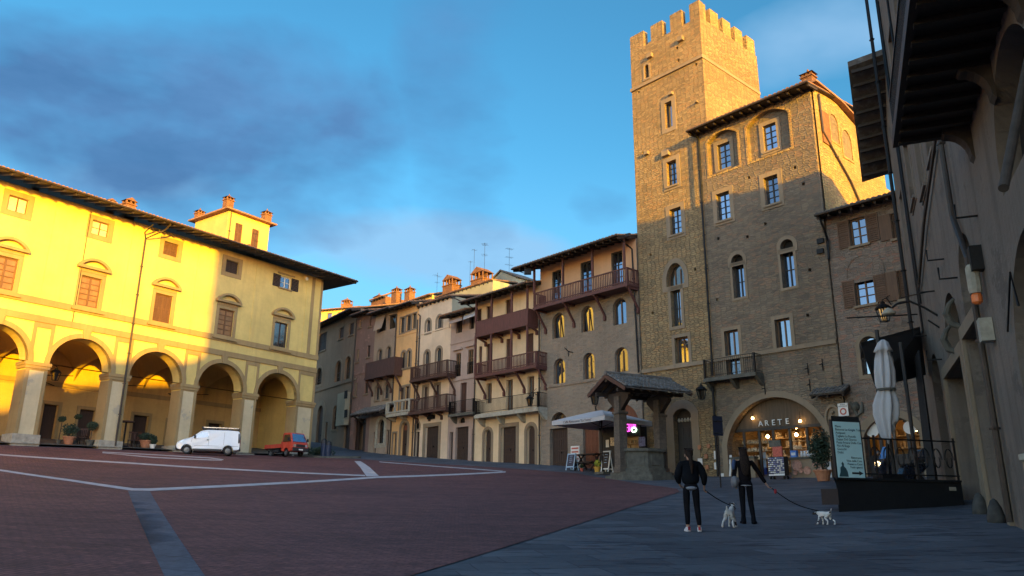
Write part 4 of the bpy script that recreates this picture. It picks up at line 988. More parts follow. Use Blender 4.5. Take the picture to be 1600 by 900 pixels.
PF = Plane(ROW.pt(0, 0, .12), -41.7, -1)
def palace():
    a0, a1 = -21.5, -14.28; zt = 24.35; pl = PF
    H = House('stone_palace', 'broad rubble stone palace beside the tower with a vaulted shop at its foot', 'palace', pl, [(a0, 1), (a1, 1), (a1, zt), (a0, zt)], 8.5, 'palace', reveal=.45)
    rec = []
    for (xl, xr, yt, yb) in ((1106, 1153, 204, 265), (1167, 1234, 172, 240)):       # blind arches round the top windows
        b = H.px(xl, xr, yt, yb); rec.append((b[0], b[1], H.px(xl, xr, yt, yb)[2] - .1, b[3]))
    for (b, wp) in zip(rec, ((1117.5, 1137.5, 221.5, 262), (1189, 1210, 191, 232.5))):
        poly = arch(*b, .22); 
        H.opening(poly); w = H.px(*wp)
        back = Plane(pl.pt(0, 0, -.3), -41.7, -1); wh = arch(*w)
        m = MB(); m.sheet(back, grow(poly, .02), [wh])
        n = 4; m.add([back.pt(a, z, 0) for a, z in wh] + [back.pt(a, z, -.2) for a, z in wh], [[i, (i+1) % n, (i+1) % n + n, i + n] for i in range(n)])
        m.build('blind_arch', M['palace'], H.root, back)
        h0 = H.holes; H.holes = []; pl0 = H.pl; H.pl = back
        H.win(*w, rows=4, cols=2, frame='frame_dk', depth=.1, sur=.24, sill=True, sur_o=.06); H.holes = h0; H.pl = pl0
        MB().ring(pl, grow(poly, .14), poly, -.02, .03).build('arch_ring', M['flank'], H.root, pl)
    for bb in ((1120, 1141, 300.5, 344), (1194.5, 1217, 274.5, 319)):
        b = H.px(*bb); H.win(*b, rows=4, cols=2, frame='frame_dk', depth=.2, sur=.26)
    for lun, wn in (((1142.5, 1161, 397.5, 409.5), (1145.5, 1164, 413, 465)), ((1219, 1239.5, 374, 389), (1221, 1242, 391.5, 449))):
        b = H.px(*lun); H.win(*b, kind='round', rows=1, cols=1, frame='void', glass='void', depth=.3, sur=.22, sill=False)
        b = H.px(*wn); H.win(*b, rows=2, cols=2, frame='frame_dk', depth=.28, sur=.14, sill=False)
    zb = Z(1137, 586, .8, PF)
    b = H.px(1133.5, 1155.5, 515.5, 580); H.win(b[0], b[1], zb + .03, b[3], rows=1, cols=2, frame='frame', depth=.25, sur=.2, sill=False)
    b = H.px(1212, 1236, 497.5, 544); H.win(*b, rows=1, cols=2, frame='frame', depth=.25, sur=.2, sill=False)
    # shop arch
    c0, c1 = S(1136, 690, 0, PF), S(1293, 690, 0, PF); a_l, a_r = c1, c0; ztop = Z(1213, 620, 0, PF); g0 = min(gz(a_l, 0, PF), gz(a_r, 0, PF)) - .15
    shop = arch(a_l, a_r, g0, ztop, .41, 14); H.opening(shop); H.shop = (a_l, a_r, g0, ztop, shop)
    rh = random.Random(8)
    for k in range(26):
        a, z = rh.uniform(a0 + .5, a1 - .5), rh.uniform(10.5, 23.5)
        if not any(lam(q, 0)[0] - .6 < a < lam(q, 0)[1] + .6 and lam(q, 0)[2] - .6 < z < lam(q, 0)[3] + .6 for q in H.holes): H.opening(arch(a - .08, a + .08, z, z + .17))
    H.finish()
    MB().ring(pl, grow(shop, .32), shop, -.02, .035).build('shop_arch_ring', M['ashlar'], H.root, pl)
    H.band(a0, a1, 9.72, 9.94, .1, 'ashlar')
    ze = Z(1175, 163, .8, PF)
    ro = H.roof(a0 - .35, a1 + .35, ze, .8, 7.5, .10, 'tile', gutter=True)
    chimney(ro, PF, a0 + .3, -.7, ze + .1, ze + 1.5, .6, .5, 'hip')
    # flank wall in the sun: two arched openings, pipes
    fl = MB(); holes = [arch(1.65, 2.6, 21.55, 23.25, 'round'), arch(3.0, 4.1, 21.0, 22.75, 'round')]
    fl.sheet(SIDE, [(.02, 2), (24, 2), (24, 20.4), (8.4, 20.6), (8.4, 23.2), (5.0, 23.6), (2.8, 24.2), (.02, zt - .004)], holes, .03)
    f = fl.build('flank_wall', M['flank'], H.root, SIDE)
    for h in holes:
        n = len(h); MB().add([SIDE.pt(a, z, .03) for a, z in h] + [SIDE.pt(a, z, .012) for a, z in h], [[i, (i+1) % n, (i+1) % n+n, i+n] for i in range(n)] + [[n+i for i in range(n)]]).build('shaded_arch_fill', M['palace'], f, SIDE)  # darker stone fill, shade inside the arch put into its tone
        MB().ring(SIDE, grow(h, .14), h, .02, .07).build('arch_ring', M['flank'], f, SIDE)
    H.pipe([SIDE.pt(.5, 23.9, .12), SIDE.pt(.55, 21.6, .12), SIDE.pt(3.3, 19.5, .12), SIDE.pt(5.2, 17.2, .12)], .06)
    MB().pbox(SIDE, .55, 1.5, 21.0, 23.0, .034, .1).build('patched_brick', M['brick'], f, SIDE)
    MB().hexa([SIDE.pt(-.1, zt + .02, .35), SIDE.pt(2.8, 24.25, .35), SIDE.pt(2.8, 24.25, -.2), SIDE.pt(-.1, zt + .02, -.2), SIDE.pt(-.1, zt + .14, .35), SIDE.pt(2.8, 24.37, .35), SIDE.pt(2.8, 24.37, -.2), SIDE.pt(-.1, zt + .14, -.2)]).build('verge', M['tile'], ro)
    MB().hexa([SIDE.pt(2.8, 24.25, .35), SIDE.pt(8.4, 23.1, .35), SIDE.pt(8.4, 23.1, -.2), SIDE.pt(2.8, 24.25, -.2), SIDE.pt(2.8, 24.37, .35), SIDE.pt(8.4, 23.22, .35), SIDE.pt(8.4, 23.22, -.2), SIDE.pt(2.8, 24.37, -.2)]).build('verge', M['tile'], ro)
    H.balcony(S(1180, 580, .8, PF), S(1100, 590, .8, PF), zb, zb + 1.0, .8, 'iron', style='iron', floor=.14, floor_mat='stone_g', brackets=3, drop=.9)
    H.pipe([pl.pt(a1 + .02, ze, .75), pl.pt(a1 + .02, zt - .7, .16), pl.pt(a1 + .02, zb + .2, .16)], .06, 'iron')
    H.pipe([pl.pt(a1 + .05, zb - .4, .2), pl.pt(a1 + .05, gz(a1), .2)], .07, 'iron')
    for x, y in ((1195, 606), (1262, 575), (1285, 568), (1265, 600)):
        c = PF.hit(x, y, .05); m = MB(); m.tube([c + V((0, 0, .25)), c, c + pl.n*.3 + V((0, 0, -.1))], .025, 5); m.tube([c, c + V((0, 0, -.35))], .03, 5); m.build('iron_hook', M['iron'], H.root)
    return H
PAL = palace()

def rough_house():
    a1, a0 = -21.53, -27.5; pl = ROW; zt = Z(1335, 319, .9) + .9*.28 - .12
    H = House('rough_stone_house', 'low rough stone house with brown shutters wedged between the palace and the street corner', 'house', pl, [(a0, 1), (a1, 1), (a1, zt), (a0, zt)], 7, 'smallh', reveal=.35)
    b = H.px(1328, 1354.5, 340, 383); H.win(*b, rows=3, frame='frame', depth=.15, surm='ashlar'); H.shutters(*b, .62)
    b = H.px(1394, 1412, 331, 372); H.closed(*b, sill=True); MB().pbox(pl, b[1] + .02, b[1] + .6, b[2], b[3], .02, .08).build('shutter', M['shut'], H.root, pl)
    b = H.px(1336.6, 1367, 434, 476); w = H.win(*b, rows=3, frame='frame', depth=.15); H.shutters(*b, .62)
    tp = arch(b[0] - .3, b[1] + .3, b[3] + .1, b[3] + 1.15, 'round'); MB().ring(pl, grow(tp, .28), tp, -.02, .04).build('relieving_arch', M['smallh'], H.root, pl)
    b = H.px(1404, 1422, 421, 467); H.closed(*b); MB().pbox(pl, b[1] + .02, b[1] + .6, b[2], b[3], .02, .08).build('shutter', M['shut'], H.root, pl)
    b = H.px(1345, 1374, 525, 585); H.win(*b, kind='round', rows=2, frame='frame_dk', depth=.2, sur=.2, sill=False)
    s0, s1 = S(1440, 700), S(1352, 700); zt2 = Z(1398, 650); g0 = gz(s1) - .2
    poly = arch(s0, s1, g0, zt2, .35, 12); H.opening(poly); H.shop = (s0, s1, g0, zt2, poly)
    H.finish()
    MB().ring(pl, grow(poly, .35), poly, -.02, .06).build('shop_arch_ring', M['ashlar'], H.root, pl)
    m = MB(); m.ring(pl, poly, grow(poly, -.09), -.4, -.3); zl = g0 + 2.75
    m.pbox(pl, s0, s1, zl, zl + .18, -.4, -.29)
    for k in range(1, 4): m.pbox(pl, s0 + (s1-s0)*k/4 - .07, s0 + (s1-s0)*k/4 + .07, g0, zl, -.4, -.29)
    for k in range(1, 10): m.pbox(pl, s0 + (s1-s0)*k/10 - .02, s0 + (s1-s0)*k/10 + .02, zl + .18, zt2 - .12 - .9*abs(k/5-1)**2, -.38, -.31)
    m.pbox(pl, s0, s1, zl + .62, zl + .66, -.38, -.312); m.pbox(pl, s0, s1, g0, g0 + 1.2, -.4, -.285)
    sf = m.build('shop_front', M['frame_dk'], H.root, pl)
    for x, y, r_ in ((1363, 672, .33), (1422, 668, .3)):
        c = ROW.hit(x, y, -.2); q = MB(); q.prism([c + ROW.u*math.cos(k*math.pi/8)*r_ + UP*math.sin(k*math.pi/8)*r_ for k in range(16)], ROW.n*.03); q.build('hanging_sign', M['paper'], sf)
    MB().pbox(pl, s0 - 1, s1 + 1, g0, zt2 + .5, -3.0, -2.9).build('interior_wall', M['shopwall'], sf, pl)
    sh = MB()
    for k in range(3): sh.pbox(pl, s0 + .2, s1 - .2, g0 + 1.0 + k*.6, g0 + 1.06 + k*.6, -2.9, -2.4)
    rr = random.Random(4)
    for k in range(34):
        a = s0 + .3 + (s1-s0-.6)*rr.random(); z = g0 + 1.06 + rr.randrange(3)*.6; sh.pbox(pl, a, a + .12, z, z + .2 + .2*rr.random(), -2.75, -2.6)
    sh.build('shelf', M['goods'], sf, pl)
    for x, y in ((1431, 671), (1369, 670)):
        c = ROW.hit(x, y, -.9 if x > 1400 else -1.6); q = MB(); q.lathe(c, [(.02, -.09), (.085, -.05), (.1, .02), (.05, .1), (.02, .12)], 10); q.build('lamp_bulb', M['lamp'], sf, smooth=True)
    ze = Z(1335, 319, .9); H.roof(a0, a1 + .1, ze, .9, 6, .28, 'tile_dk')
    H.pipe([pl.pt(a1 - .1, ze, .9), pl.pt(a1 - .1, zt - 1.4, .15), pl.pt(a1 - .05, zt - 2.4, .2)], .06, 'iron')
    for y in (377, 393): 
        c = ROW.hit(1283, y, .1); MB().box(c, .35, .3, .25, (pl.u, pl.n, UP)).build('pipe_box', M['iron'], H.root)
M['shopwall'] = m_simple('shop_wall', (.42, .26, .12), .8, var=.3, scale=2)
M['goods'] = m_simple('shop_goods', (.45, .30, .16), .6, var=.6, scale=7)
M['lamp'] = m_emit('lamp_glow', (1, .60, .22), 10)
rough_house()

# ------------------------------------------------------------------ street front on the right
def street_house():
    pl = RW; a0, a1 = -26.9, 7.05
    H = House('street_house', 'tall dim stone and plaster street front with arched doorways filling the right edge', 'house', pl, [(a0, -.5), (a1, -.5), (a1, 20.7), (2.6, 20.7), (2.6, 23.4), (-1, 23.4), (-1, 25.6), (a0, 25.6)], 3.9, 'street', reveal=.55)
    def recess(b, kind, d=.5, mat='void', name='door'):
        poly = arch(*b, kind); H.opening(poly); return MB().pprism(pl, poly, -d - .06, -d).build(name, M[mat], H.root, pl)
    recess((-1.55, 2.6, 1.0, 5.7), None, .5, 'gate_st', 'door'); recess((-4.7, -2.3, 1.0, 5.98), None, .5, 'door_dk', 'door')
    recess((4.1, 6.6, 1.0, 7.0), 'round', .5, 'door_dk', 'door')
    recess((-1.9, 1.5, 5.95, 7.75), 'round', .35, 'void', 'fanlight'); recess((-5.2, -2.9, 6.4, 8.3), 'round', .35, 'void', 'fanlight')
    recess((-13.0, -9.3, 7.3, 9.5), 'round', .4, 'void', 'window'); recess((-12.6, -8.1, .5, 6.3), 'round', .5, 'void', 'gateway')
    for b in ((3.6, 5.0, 12.4, 14.9), (.5, 1.8, 11.6, 13.9), (-2.2, -.9, 11.6, 13.9), (3.6, 4.9, 17, 19.4), (.4, 1.7, 17, 19.4), (-8.2, -6.8, 12.2, 15), (-12.2, -10.8, 12.2, 15)):
        H.win(*b, rows=3, frame='frame_dk', glass='glass_br', depth=.2, sur=.2, surm='street')
    H.finish()
    for b, kd in (((-1.55, 2.6, 1.0, 5.7), None), ((-4.7, -2.3, 1.0, 5.98), None)):
        p = arch(*b, kd); MB().ring(pl, grow(p, .34), p, -.02, .09).build('door_surround', M['ashlar'], H.root, pl)
    MB().pbox(pl, 2.603, a1, 20.703, 23.4, -.5, 0).build('parapet_wall', M['street'], H.root, pl)
    # long timber and stone balcony overhead
    z = 9.75; f = MB(); f.pbox(pl, -16.4, -6.9, z, z + .14, 0, 1.45)
    for k in range(16): f.pbox(pl, -16.2 + k*.6, -16.05 + k*.6, z - .12, z - .003, .02, 1.4)
    f.pbox(pl, -16.42, -6.86, z - .06, z + .2, 1.36, 1.5)
    f = f.build('balcony', M['beam'], H.root, pl)
    r = MB(); 
    for k in range(74): r.pbox(pl, -16.4 + k*.13, -16.38 + k*.13, z + .2, z + 1.15, 1.40, 1.42)
    r.pbox(pl, -16.42, -6.86, z + 1.15, z + 1.2, 1.38, 1.44); 
    for k in range(10): r.pbox(pl, -6.9, -6.88, z + .2, z + 1.15, .1 + k*.13, .12 + k*.13)
    r.build('railing', M['iron'], f, pl)
    for a in (-7.25, -10.0, -12.7, -15.4):
        cv = [(0, z - .003), (.52, z - .003), (.54, z - .14)] + [(.50 - .44*math.sin(R(15*k)), z - .18 - .56*(1 - math.cos(R(15*k)))) for k in range(7)] + [(0, z - .82)]
        MB().prism([pl.pt(a - .17, zz, oo) for oo, zz in cv], pl.u * .34).build('corbel', M['corb'], f, pl)
    # pipes and cables on the wall
    H.pipe([pl.pt(6.95, 25, .42), pl.pt(6.95, 6.5, .42)], .07, 'iron')
    H.pipe([pl.pt(-4.1, 23, .12), pl.pt(-4.1, 8.8, .12), pl.pt(-5.4, 7.3, .14), pl.pt(-5.4, 1.4, .14)], .07, 'pipe')
    for k in range(3): MB().tube([pl.pt(-3.6 + .25*k, 11.4, .1), pl.pt(1.5 + .2*k, 10.6, .12), pl.pt(5.6 + .2*k, 9.6, .1)], .04, 6).build('cable', M['pipe'], H.root)
    for a, z0, z1 in ((5.9, 9, 22), (6.4, 8, 23), (2.7, 15, 22)): MB().tube([pl.pt(a, z1, .1), pl.pt(a, z0, .1)], .045, 6).build('cable', M['iron'], H.root)
    for a, z in ((-.7, 8.7), (2.4, 8.55), (6.4, 7.9), (-6.6, 7.9), (3.0, 6.4), (-2.6, 7.6)):
        c = pl.pt(a, z, 0); MB().tube([c, c + pl.n*.42, c + pl.n*.42 + V((0, 0, .32))], .028, 5).build('iron_hook', M['iron'], H.root)
    m = MB(); c = pl.pt(-6.3, 7.0, .12); m.box(c, .3, .25, .55, (pl.u, pl.n, UP)); m.build('cable_box', M['iron'], H.root)
    m = MB(); m.lathe(pl.pt(-6.15, 6.25, .2), [(.12, 0), (.14, .1), (.14, .6), (.1, .66)], 10); m.build('alarm_housing', M['stone_w'], H.root)
    MB().lathe(pl.pt(-6.15, 6.0, .2), [(.05, 0), (.11, .05), (.11, .2), (.09, .24)], 10).build('orange_beacon', M['beacon'], H.root)
    MB().box(pl.pt(-6.2, 5.4, .14), .32, .25, .5, (pl.u, pl.n, UP)).build('meter_box', M['stone_w'], H.root)
    MB().tube([pl.pt(-7.9, 5.0, .05), pl.pt(-9.0, 5.9, .05), pl.pt(-9.2, 5.2, .05)], .02, 4).build('cable', M['iron'], H.root)
    # thick flag pole socketed in the wall
    MB().tube([RW.hit(1568, 294, 1.1), RW.hit(1568, 294, 1.1)*.35 + pl.pt(-12.6, 8.3, .02)*.65, pl.pt(-12.6, 8.3, .02)], [.06, .065, .065], 12).build('flag_pole', M['corb'], H.root)
    # carved brackets either side of the doors
    for a, z in ((-1.9, 6.4), (-.6, 5.95)):
        m = MB(); m.tube([pl.pt(a, z, 0), pl.pt(a + .05, z + .12, .2), pl.pt(a, z + .4, .3), pl.pt(a - .1, z + .62, .22), pl.pt(a - .2, z + .75, .1)], [.07, .11, .10, .07, .04], 8); m.build('carved_bracket', M['stone_g'], H.root)
M['gate_st'] = m_wood('weathered_gate_wood', (.075, .066, .052))
M['corb'] = m_simple('corbel_stone', (.06, .045, .036), .9, var=.35, scale=3, bump=.6)
M['beacon'] = m_simple('orange_plastic', (.75, .18, .04), .4)
street_house()
def street_neighbours():
    # house whose roof slopes away beyond the tall front
    pl = RW
    H = House('sloping_roof_house', 'dark house with a wide sloping roof overhang ending the right street front', 'house', pl, [(7.07, .5), (10.6, .5), (10.6, 18.3), (7.07, 20.1)], 8, 'street')
    H.win(8.2, 9.4, 12, 14.5, rows=3, frame='frame_dk', sill=False); H.finish()
    E1, E2 = V((14.37, 29.27, 20)), V((16.95, 34.57, 17)); r = -pl.n * 3.4 + V((0, 0, .7))
    m = MB(); d = V((0, 0, .16)); m.hexa([E1, E1 + r, E2 + r, E2, E1 + d, E1 + r + d, E2 + r + d, E2 + d])
    k = 22
    for i in range(k):
        p = E1.lerp(E2, i / k) + d; q = E1.lerp(E2, (i + .8) / k) + d; m.hexa([p, p + r, q + r, q, p + V((0, 0, .1)), p + r + V((0, 0, .1)), q + r + V((0, 0, .1)), q + V((0, 0, .1))])
    ro = m.build('roof', M['tile_dk'], H.root)
    e = MB(); 
    for i in range(9):
        p = E1.lerp(E2, (i + .3) / 9) - V((0, 0, .01)); e.bar(p - pl.n * .1 - V((0, 0, .06)), p - pl.n * 1.8 + V((0, 0, .16)), .12, .14)
    e.build('eaves', M['beam'], ro)
    H2 = House('hidden_shadow_block', 'added hidden block behind the sloping roof house, its top shaped to cast the palace shadow edge', 'house', Plane(pl.pt(0, 0, -2.6), 23, -1), [(-3, 1), (13.4, 1), (13.4, 17.2), (12.8, 18.0), (11.7, 18.7), (10.8, 19.45), (9.4, 19.75), (7.9, 20.1), (6.7, 20.6), (5.2, 20.8), (3, 21.9), (-3, 22.6)], 1.6, 'street'); H2.finish()  # unseen block added, outline cut for the shadow edge on palace and tower
    H3 = House('unseen_shade_house', 'house added out of view beside the viewer, its roofline shaped to shade the arcade', 'house', pl, [(-54, -4), (-26.95, -4), (-26.95, 17.2), (-28.0, 16.7), (-28.7, 16.5), (-34.5, 16.0), (-37.6, 15.5), (-40.4, 14.7), (-42.2, 13.7), (-54, 11.5)], 8, 'street'); H3.finish()  # added out of view so its skyline throws the arcade's lower shadow
street_neighbours()
# ------------------------------------------------------------------ ground, brick square, inlaid stone
def m_slab():
    m, nt, b = _new('slab_paving'); vec = _coord(nt, 'Object', (1, 1, 1), (0, 0, R(-14)))
    wob = _noise(nt, vec, .6, 3); vs = nt.nodes.new('ShaderNodeVectorMath'); vs.operation = 'MULTIPLY_ADD'; nt.links.new(wob.outputs['Color'], vs.inputs[0]); vs.inputs[1].default_value = (.18, .10, 0); nt.links.new(vec, vs.inputs[2])
    br = _n(nt, 'ShaderNodeTexBrick', Scale=1.0, Bias=0.0); br.offset = .37; br.squash = .7; br.squash_frequency = 3
    for k, v in (('Color1', (.150, .160, .185, 1)), ('Color2', (.085, .094, .114, 1)), ('Mortar', (.045, .056, .08, 1))): br.inputs[k].default_value = v
    br.inputs['Mortar Size'].default_value = .012; br.inputs['Brick Width'].default_value = 1.5; br.inputs['Row Height'].default_value = .7; br.inputs['Mortar Smooth'].default_value = .5; nt.links.new(vs.outputs[0], br.inputs['Vector'])
    st = _noise(nt, _coord(nt, 'Object', (.55, 2.6, 1), (0, 0, R(-14))), 1.4, 6, .7); big = _noise(nt, vec, .25, 5, .65); mid = _noise(nt, vec, 3.5, 6, .75)
    c = _mix(nt, _ramp(nt, st.outputs[0], .55, .61), br.outputs['Color'], (.04, .048, .068)); c = _mix(nt, _ramp(nt, big.outputs[0], .35, .7), c, _mix(nt, 1.0, c, (.66, .68, .72), 'MULTIPLY')); c = _mix(nt, _ramp(nt, mid.outputs[0], .3, .75), _mix(nt, 1.0, c, (.7, .72, .75), 'MULTIPLY'), c)
    nt.links.new(c, b.inputs['Base Color']); b.inputs['Roughness'].default_value = .75; b.inputs['Specular IOR Level'].default_value = .3
    h = nt.nodes.new('ShaderNodeMath'); h.operation = 'MULTIPLY_ADD'; h.inputs[1].default_value = -.7; nt.links.new(br.outputs['Fac'], h.inputs[0]); nt.links.new(mid.outputs[0], h.inputs[2]); _bump(nt, b, h.outputs[0], .6, .03); return m
M['slab'] = m_slab()
M['brickp'] = m_brick('brick_paving', (.43, .175, .165), (.25, .112, .112), (.085, .055, .058), .30, .095, 'Object', (0, 0, R(24)), .013, .6, .35, .85, .5, (.62, .66, .72), spec=.25)
M['inlay'] = m_simple('white_inlay_stone', (.42, .40, .42), .8, var=.25, scale=3, bump=.2)
M['inlay_g'] = m_brick('grey_inlay_slabs', (.15, .19, .255), (.12, .155, .21), (.05, .06, .08), 30, .95, 'Object', (0, 0, R(21)), .02, .3, .25, .8, spec=.3)
def make_ground():
    xs = [-420, -160, -90] + [-60 + 1.25*i for i in range(85)] + [70, 160, 420]
    ys = [-300, -120, -60] + [-30 + 1.25*i for i in range(109)] + [150, 260, 600]
    P = []
    for y in ys:
        for x in xs:
            P.append((x, y, G(x, y)))
    n = len(xs); m = MB().add(P, [[j*n+i, j*n+i+1, (j+1)*n+i+1, (j+1)*n+i] for j in range(len(ys)-1) for i in range(n-1)])
    o = m.build('ground', M['slab'], smooth=True); o['kind'] = 'structure'
def drape(name, poly, dz, mat, step=1.25):
    xs = [p[0] for p in poly]; ys = [p[1] for p in poly]; vs = []; es = []
    n = len(poly); k = 0
    for i in range(n):                                # subdivide the border
        a, b = V(poly[i]), V(poly[(i+1) % n]); c = max(1, int((b - a).length / step))
        for t in range(c): vs.append(a.lerp(b, t / c))
    k = len(vs); es = [(i, (i+1) % k) for i in range(k)]; bord = [tuple(v) for v in vs]
    x = math.floor(min(xs)); 
    while x < max(xs):
        y = math.floor(min(ys))
        while y < max(ys):
            if inside((x, y), bord): vs.append(V((x + .013, y + .017)))
            y += step
        x += step
    r = delaunay_2d_cdt([V((v[0], v[1])) for v in vs], es, [], 0, 1e-4); F = []
    for f in r[2]:
        c = sum((r[0][i] for i in f), V((0, 0))) / len(f)
        if inside(c, bord): F.append(list(f))
    m = MB().add([(p.x, p.y, G(p.x, p.y) + dz) for p in r[0]], F); o = m.build(name, mat, smooth=True); o['kind'] = 'structure'
    return o
def make_square():
    g = lambda x, y: tuple(gh(x, y)[:2])
    e0, e1 = V(g(647, 899)), V(g(900, 820.6)); d = (e0 - e1).normalized()
    near = e0 + d * 26
    lg = lambda a: tuple(LG.pt(a, 0, .55)[:2])
    poly = [tuple(near), tuple(e0), tuple(e1), g(985, 793), g(1062, 769), g(1058, 764)]
    poly += [g(962, 750), g(900, 739.5), g(790, 731.5), g(690, 725.5), g(600, 720.2), g(556, 717.2)]
    poly += [lg(.3), lg(-12), lg(-24), lg(-34), (-46, 30), (-40, 0), (-22, -16)]
    drape('brick_square', poly, .012, M['brickp'])
    def ribbon(top, bot, name, mat):                 # two edges given as sight lines
        A = [g(*p) for p in top]; B = [g(*p) for p in bot]; drape(name, A + B[::-1], .024, mat, .9)
    ribbon([(-60, 726.3), (0, 734.2), (110, 750), (210, 764.2), (232, 764.2), (400, 756.2), (590, 745), (790, 736.9)], [(-60, 728.5), (0, 736.9), (110, 753), (205, 767.6), (236, 768), (400, 759.6), (590, 747.7), (790, 738.9)], 'stone_stripe', M['inlay'])
    ribbon([(-60, 707.6), (0, 710.3), (200, 723), (400, 735), (570, 742.8)], [(-60, 709.2), (0, 712.2), (200, 725.2), (400, 737), (571, 744.8)], 'stone_stripe', M['inlay'])
    ribbon([(553.5, 721), (563, 731), (573, 745.2)], [(563, 721), (578, 731), (592, 744.2)], 'stone_stripe', M['inlay'])
    ribbon([(592, 721.6), (690, 729.2), (786, 736.3)], [(594, 722.8), (690, 730.4), (784, 737.4)], 'stone_stripe', M['inlay'])
    ribbon([(160, 706.2), (250, 711), (330, 715.5), (349, 718.3)], [(160, 707.4), (250, 712.2), (330, 717), (349, 719.6)], 'stone_stripe', M['inlay'])
    ribbon([(160, 707.6), (240, 714.5), (330, 718.6), (347, 719)], [(160, 708.6), (240, 716.2), (330, 720), (347, 720.2)], 'stone_stripe', M['inlay'])
    a, b = V(g(200, 768.2)), V(g(255, 899)); c, e = V(g(234, 768.2)), V(g(318, 899)); a2, b2 = a + (b - a) * 2.2, c + (e - c) * 2.2
    drape('stone_strip', [tuple(a), tuple(b), tuple(a2), tuple(b2), tuple(e), tuple(c)], .018, M['inlay_g'], .9)
make_ground(); make_square()

# ------------------------------------------------------------------ foliage
def foliage(m, c, rx, ry, rz, n, s, rr):
    c = V(c)
    for _ in range(n):
        d = V((rr.gauss(0, 1), rr.gauss(0, 1), rr.gauss(0, 1))).normalized() * (rr.random() ** .45)
        k = .8 + .35 * noise.noise(d * 2.2 + c)
        p = c + V((d.x*rx*k, d.y*ry*k, d.z*rz*k)); a = V((rr.gauss(0, 1), rr.gauss(0, 1), rr.gauss(0, 1))).normalized(); b = a.orthogonal().normalized()
        t = s * rr.uniform(.6, 1.3); m.add([p - a*t, p + b*t*.45, p + a*t, p - b*t*.45], [[0, 1, 2, 3]])
def pot_plant(name, label, base, kind, h, r, seed, pot='terra', group=None, leaf='leaf_dk'):
    rr = random.Random(seed); t = thing(name, label, 'plant', base, group); b = V(base)
    pr = r * .62; ph = pr * 1.3
    MB().lathe(b, [(pr*.62, 0), (pr*.95, ph*.85), (pr*1.08, ph*.85), (pr*1.08, ph), (pr*.9, ph), (pr*.85, ph*.9)], 16).build('pot', M[pot], t, smooth=False)
    m = MB()
    if kind == 'standard':
        MB().tube([b + V((0, 0, ph*.8)), b + V((.02, .01, h - r))], [.03, .022], 6).build('trunk', M['bark'], t)
        foliage(m, b + V((0, 0, h - r*.8)), r, r, r*.8, 900, .05, rr)
    else:
        MB().tube([b + V((0, 0, ph*.8)), b + V((.02, .01, ph + (h-ph)*.6))], [.03, .015], 6).build('trunk', M['bark'], t)
        foliage(m, b + V((0, 0, ph + (h-ph)*.5)), r, r, (h-ph)*.62, int(800 + 2200*(h > 2)), .065, rr)
    m.build('foliage', M[leaf], t); return t

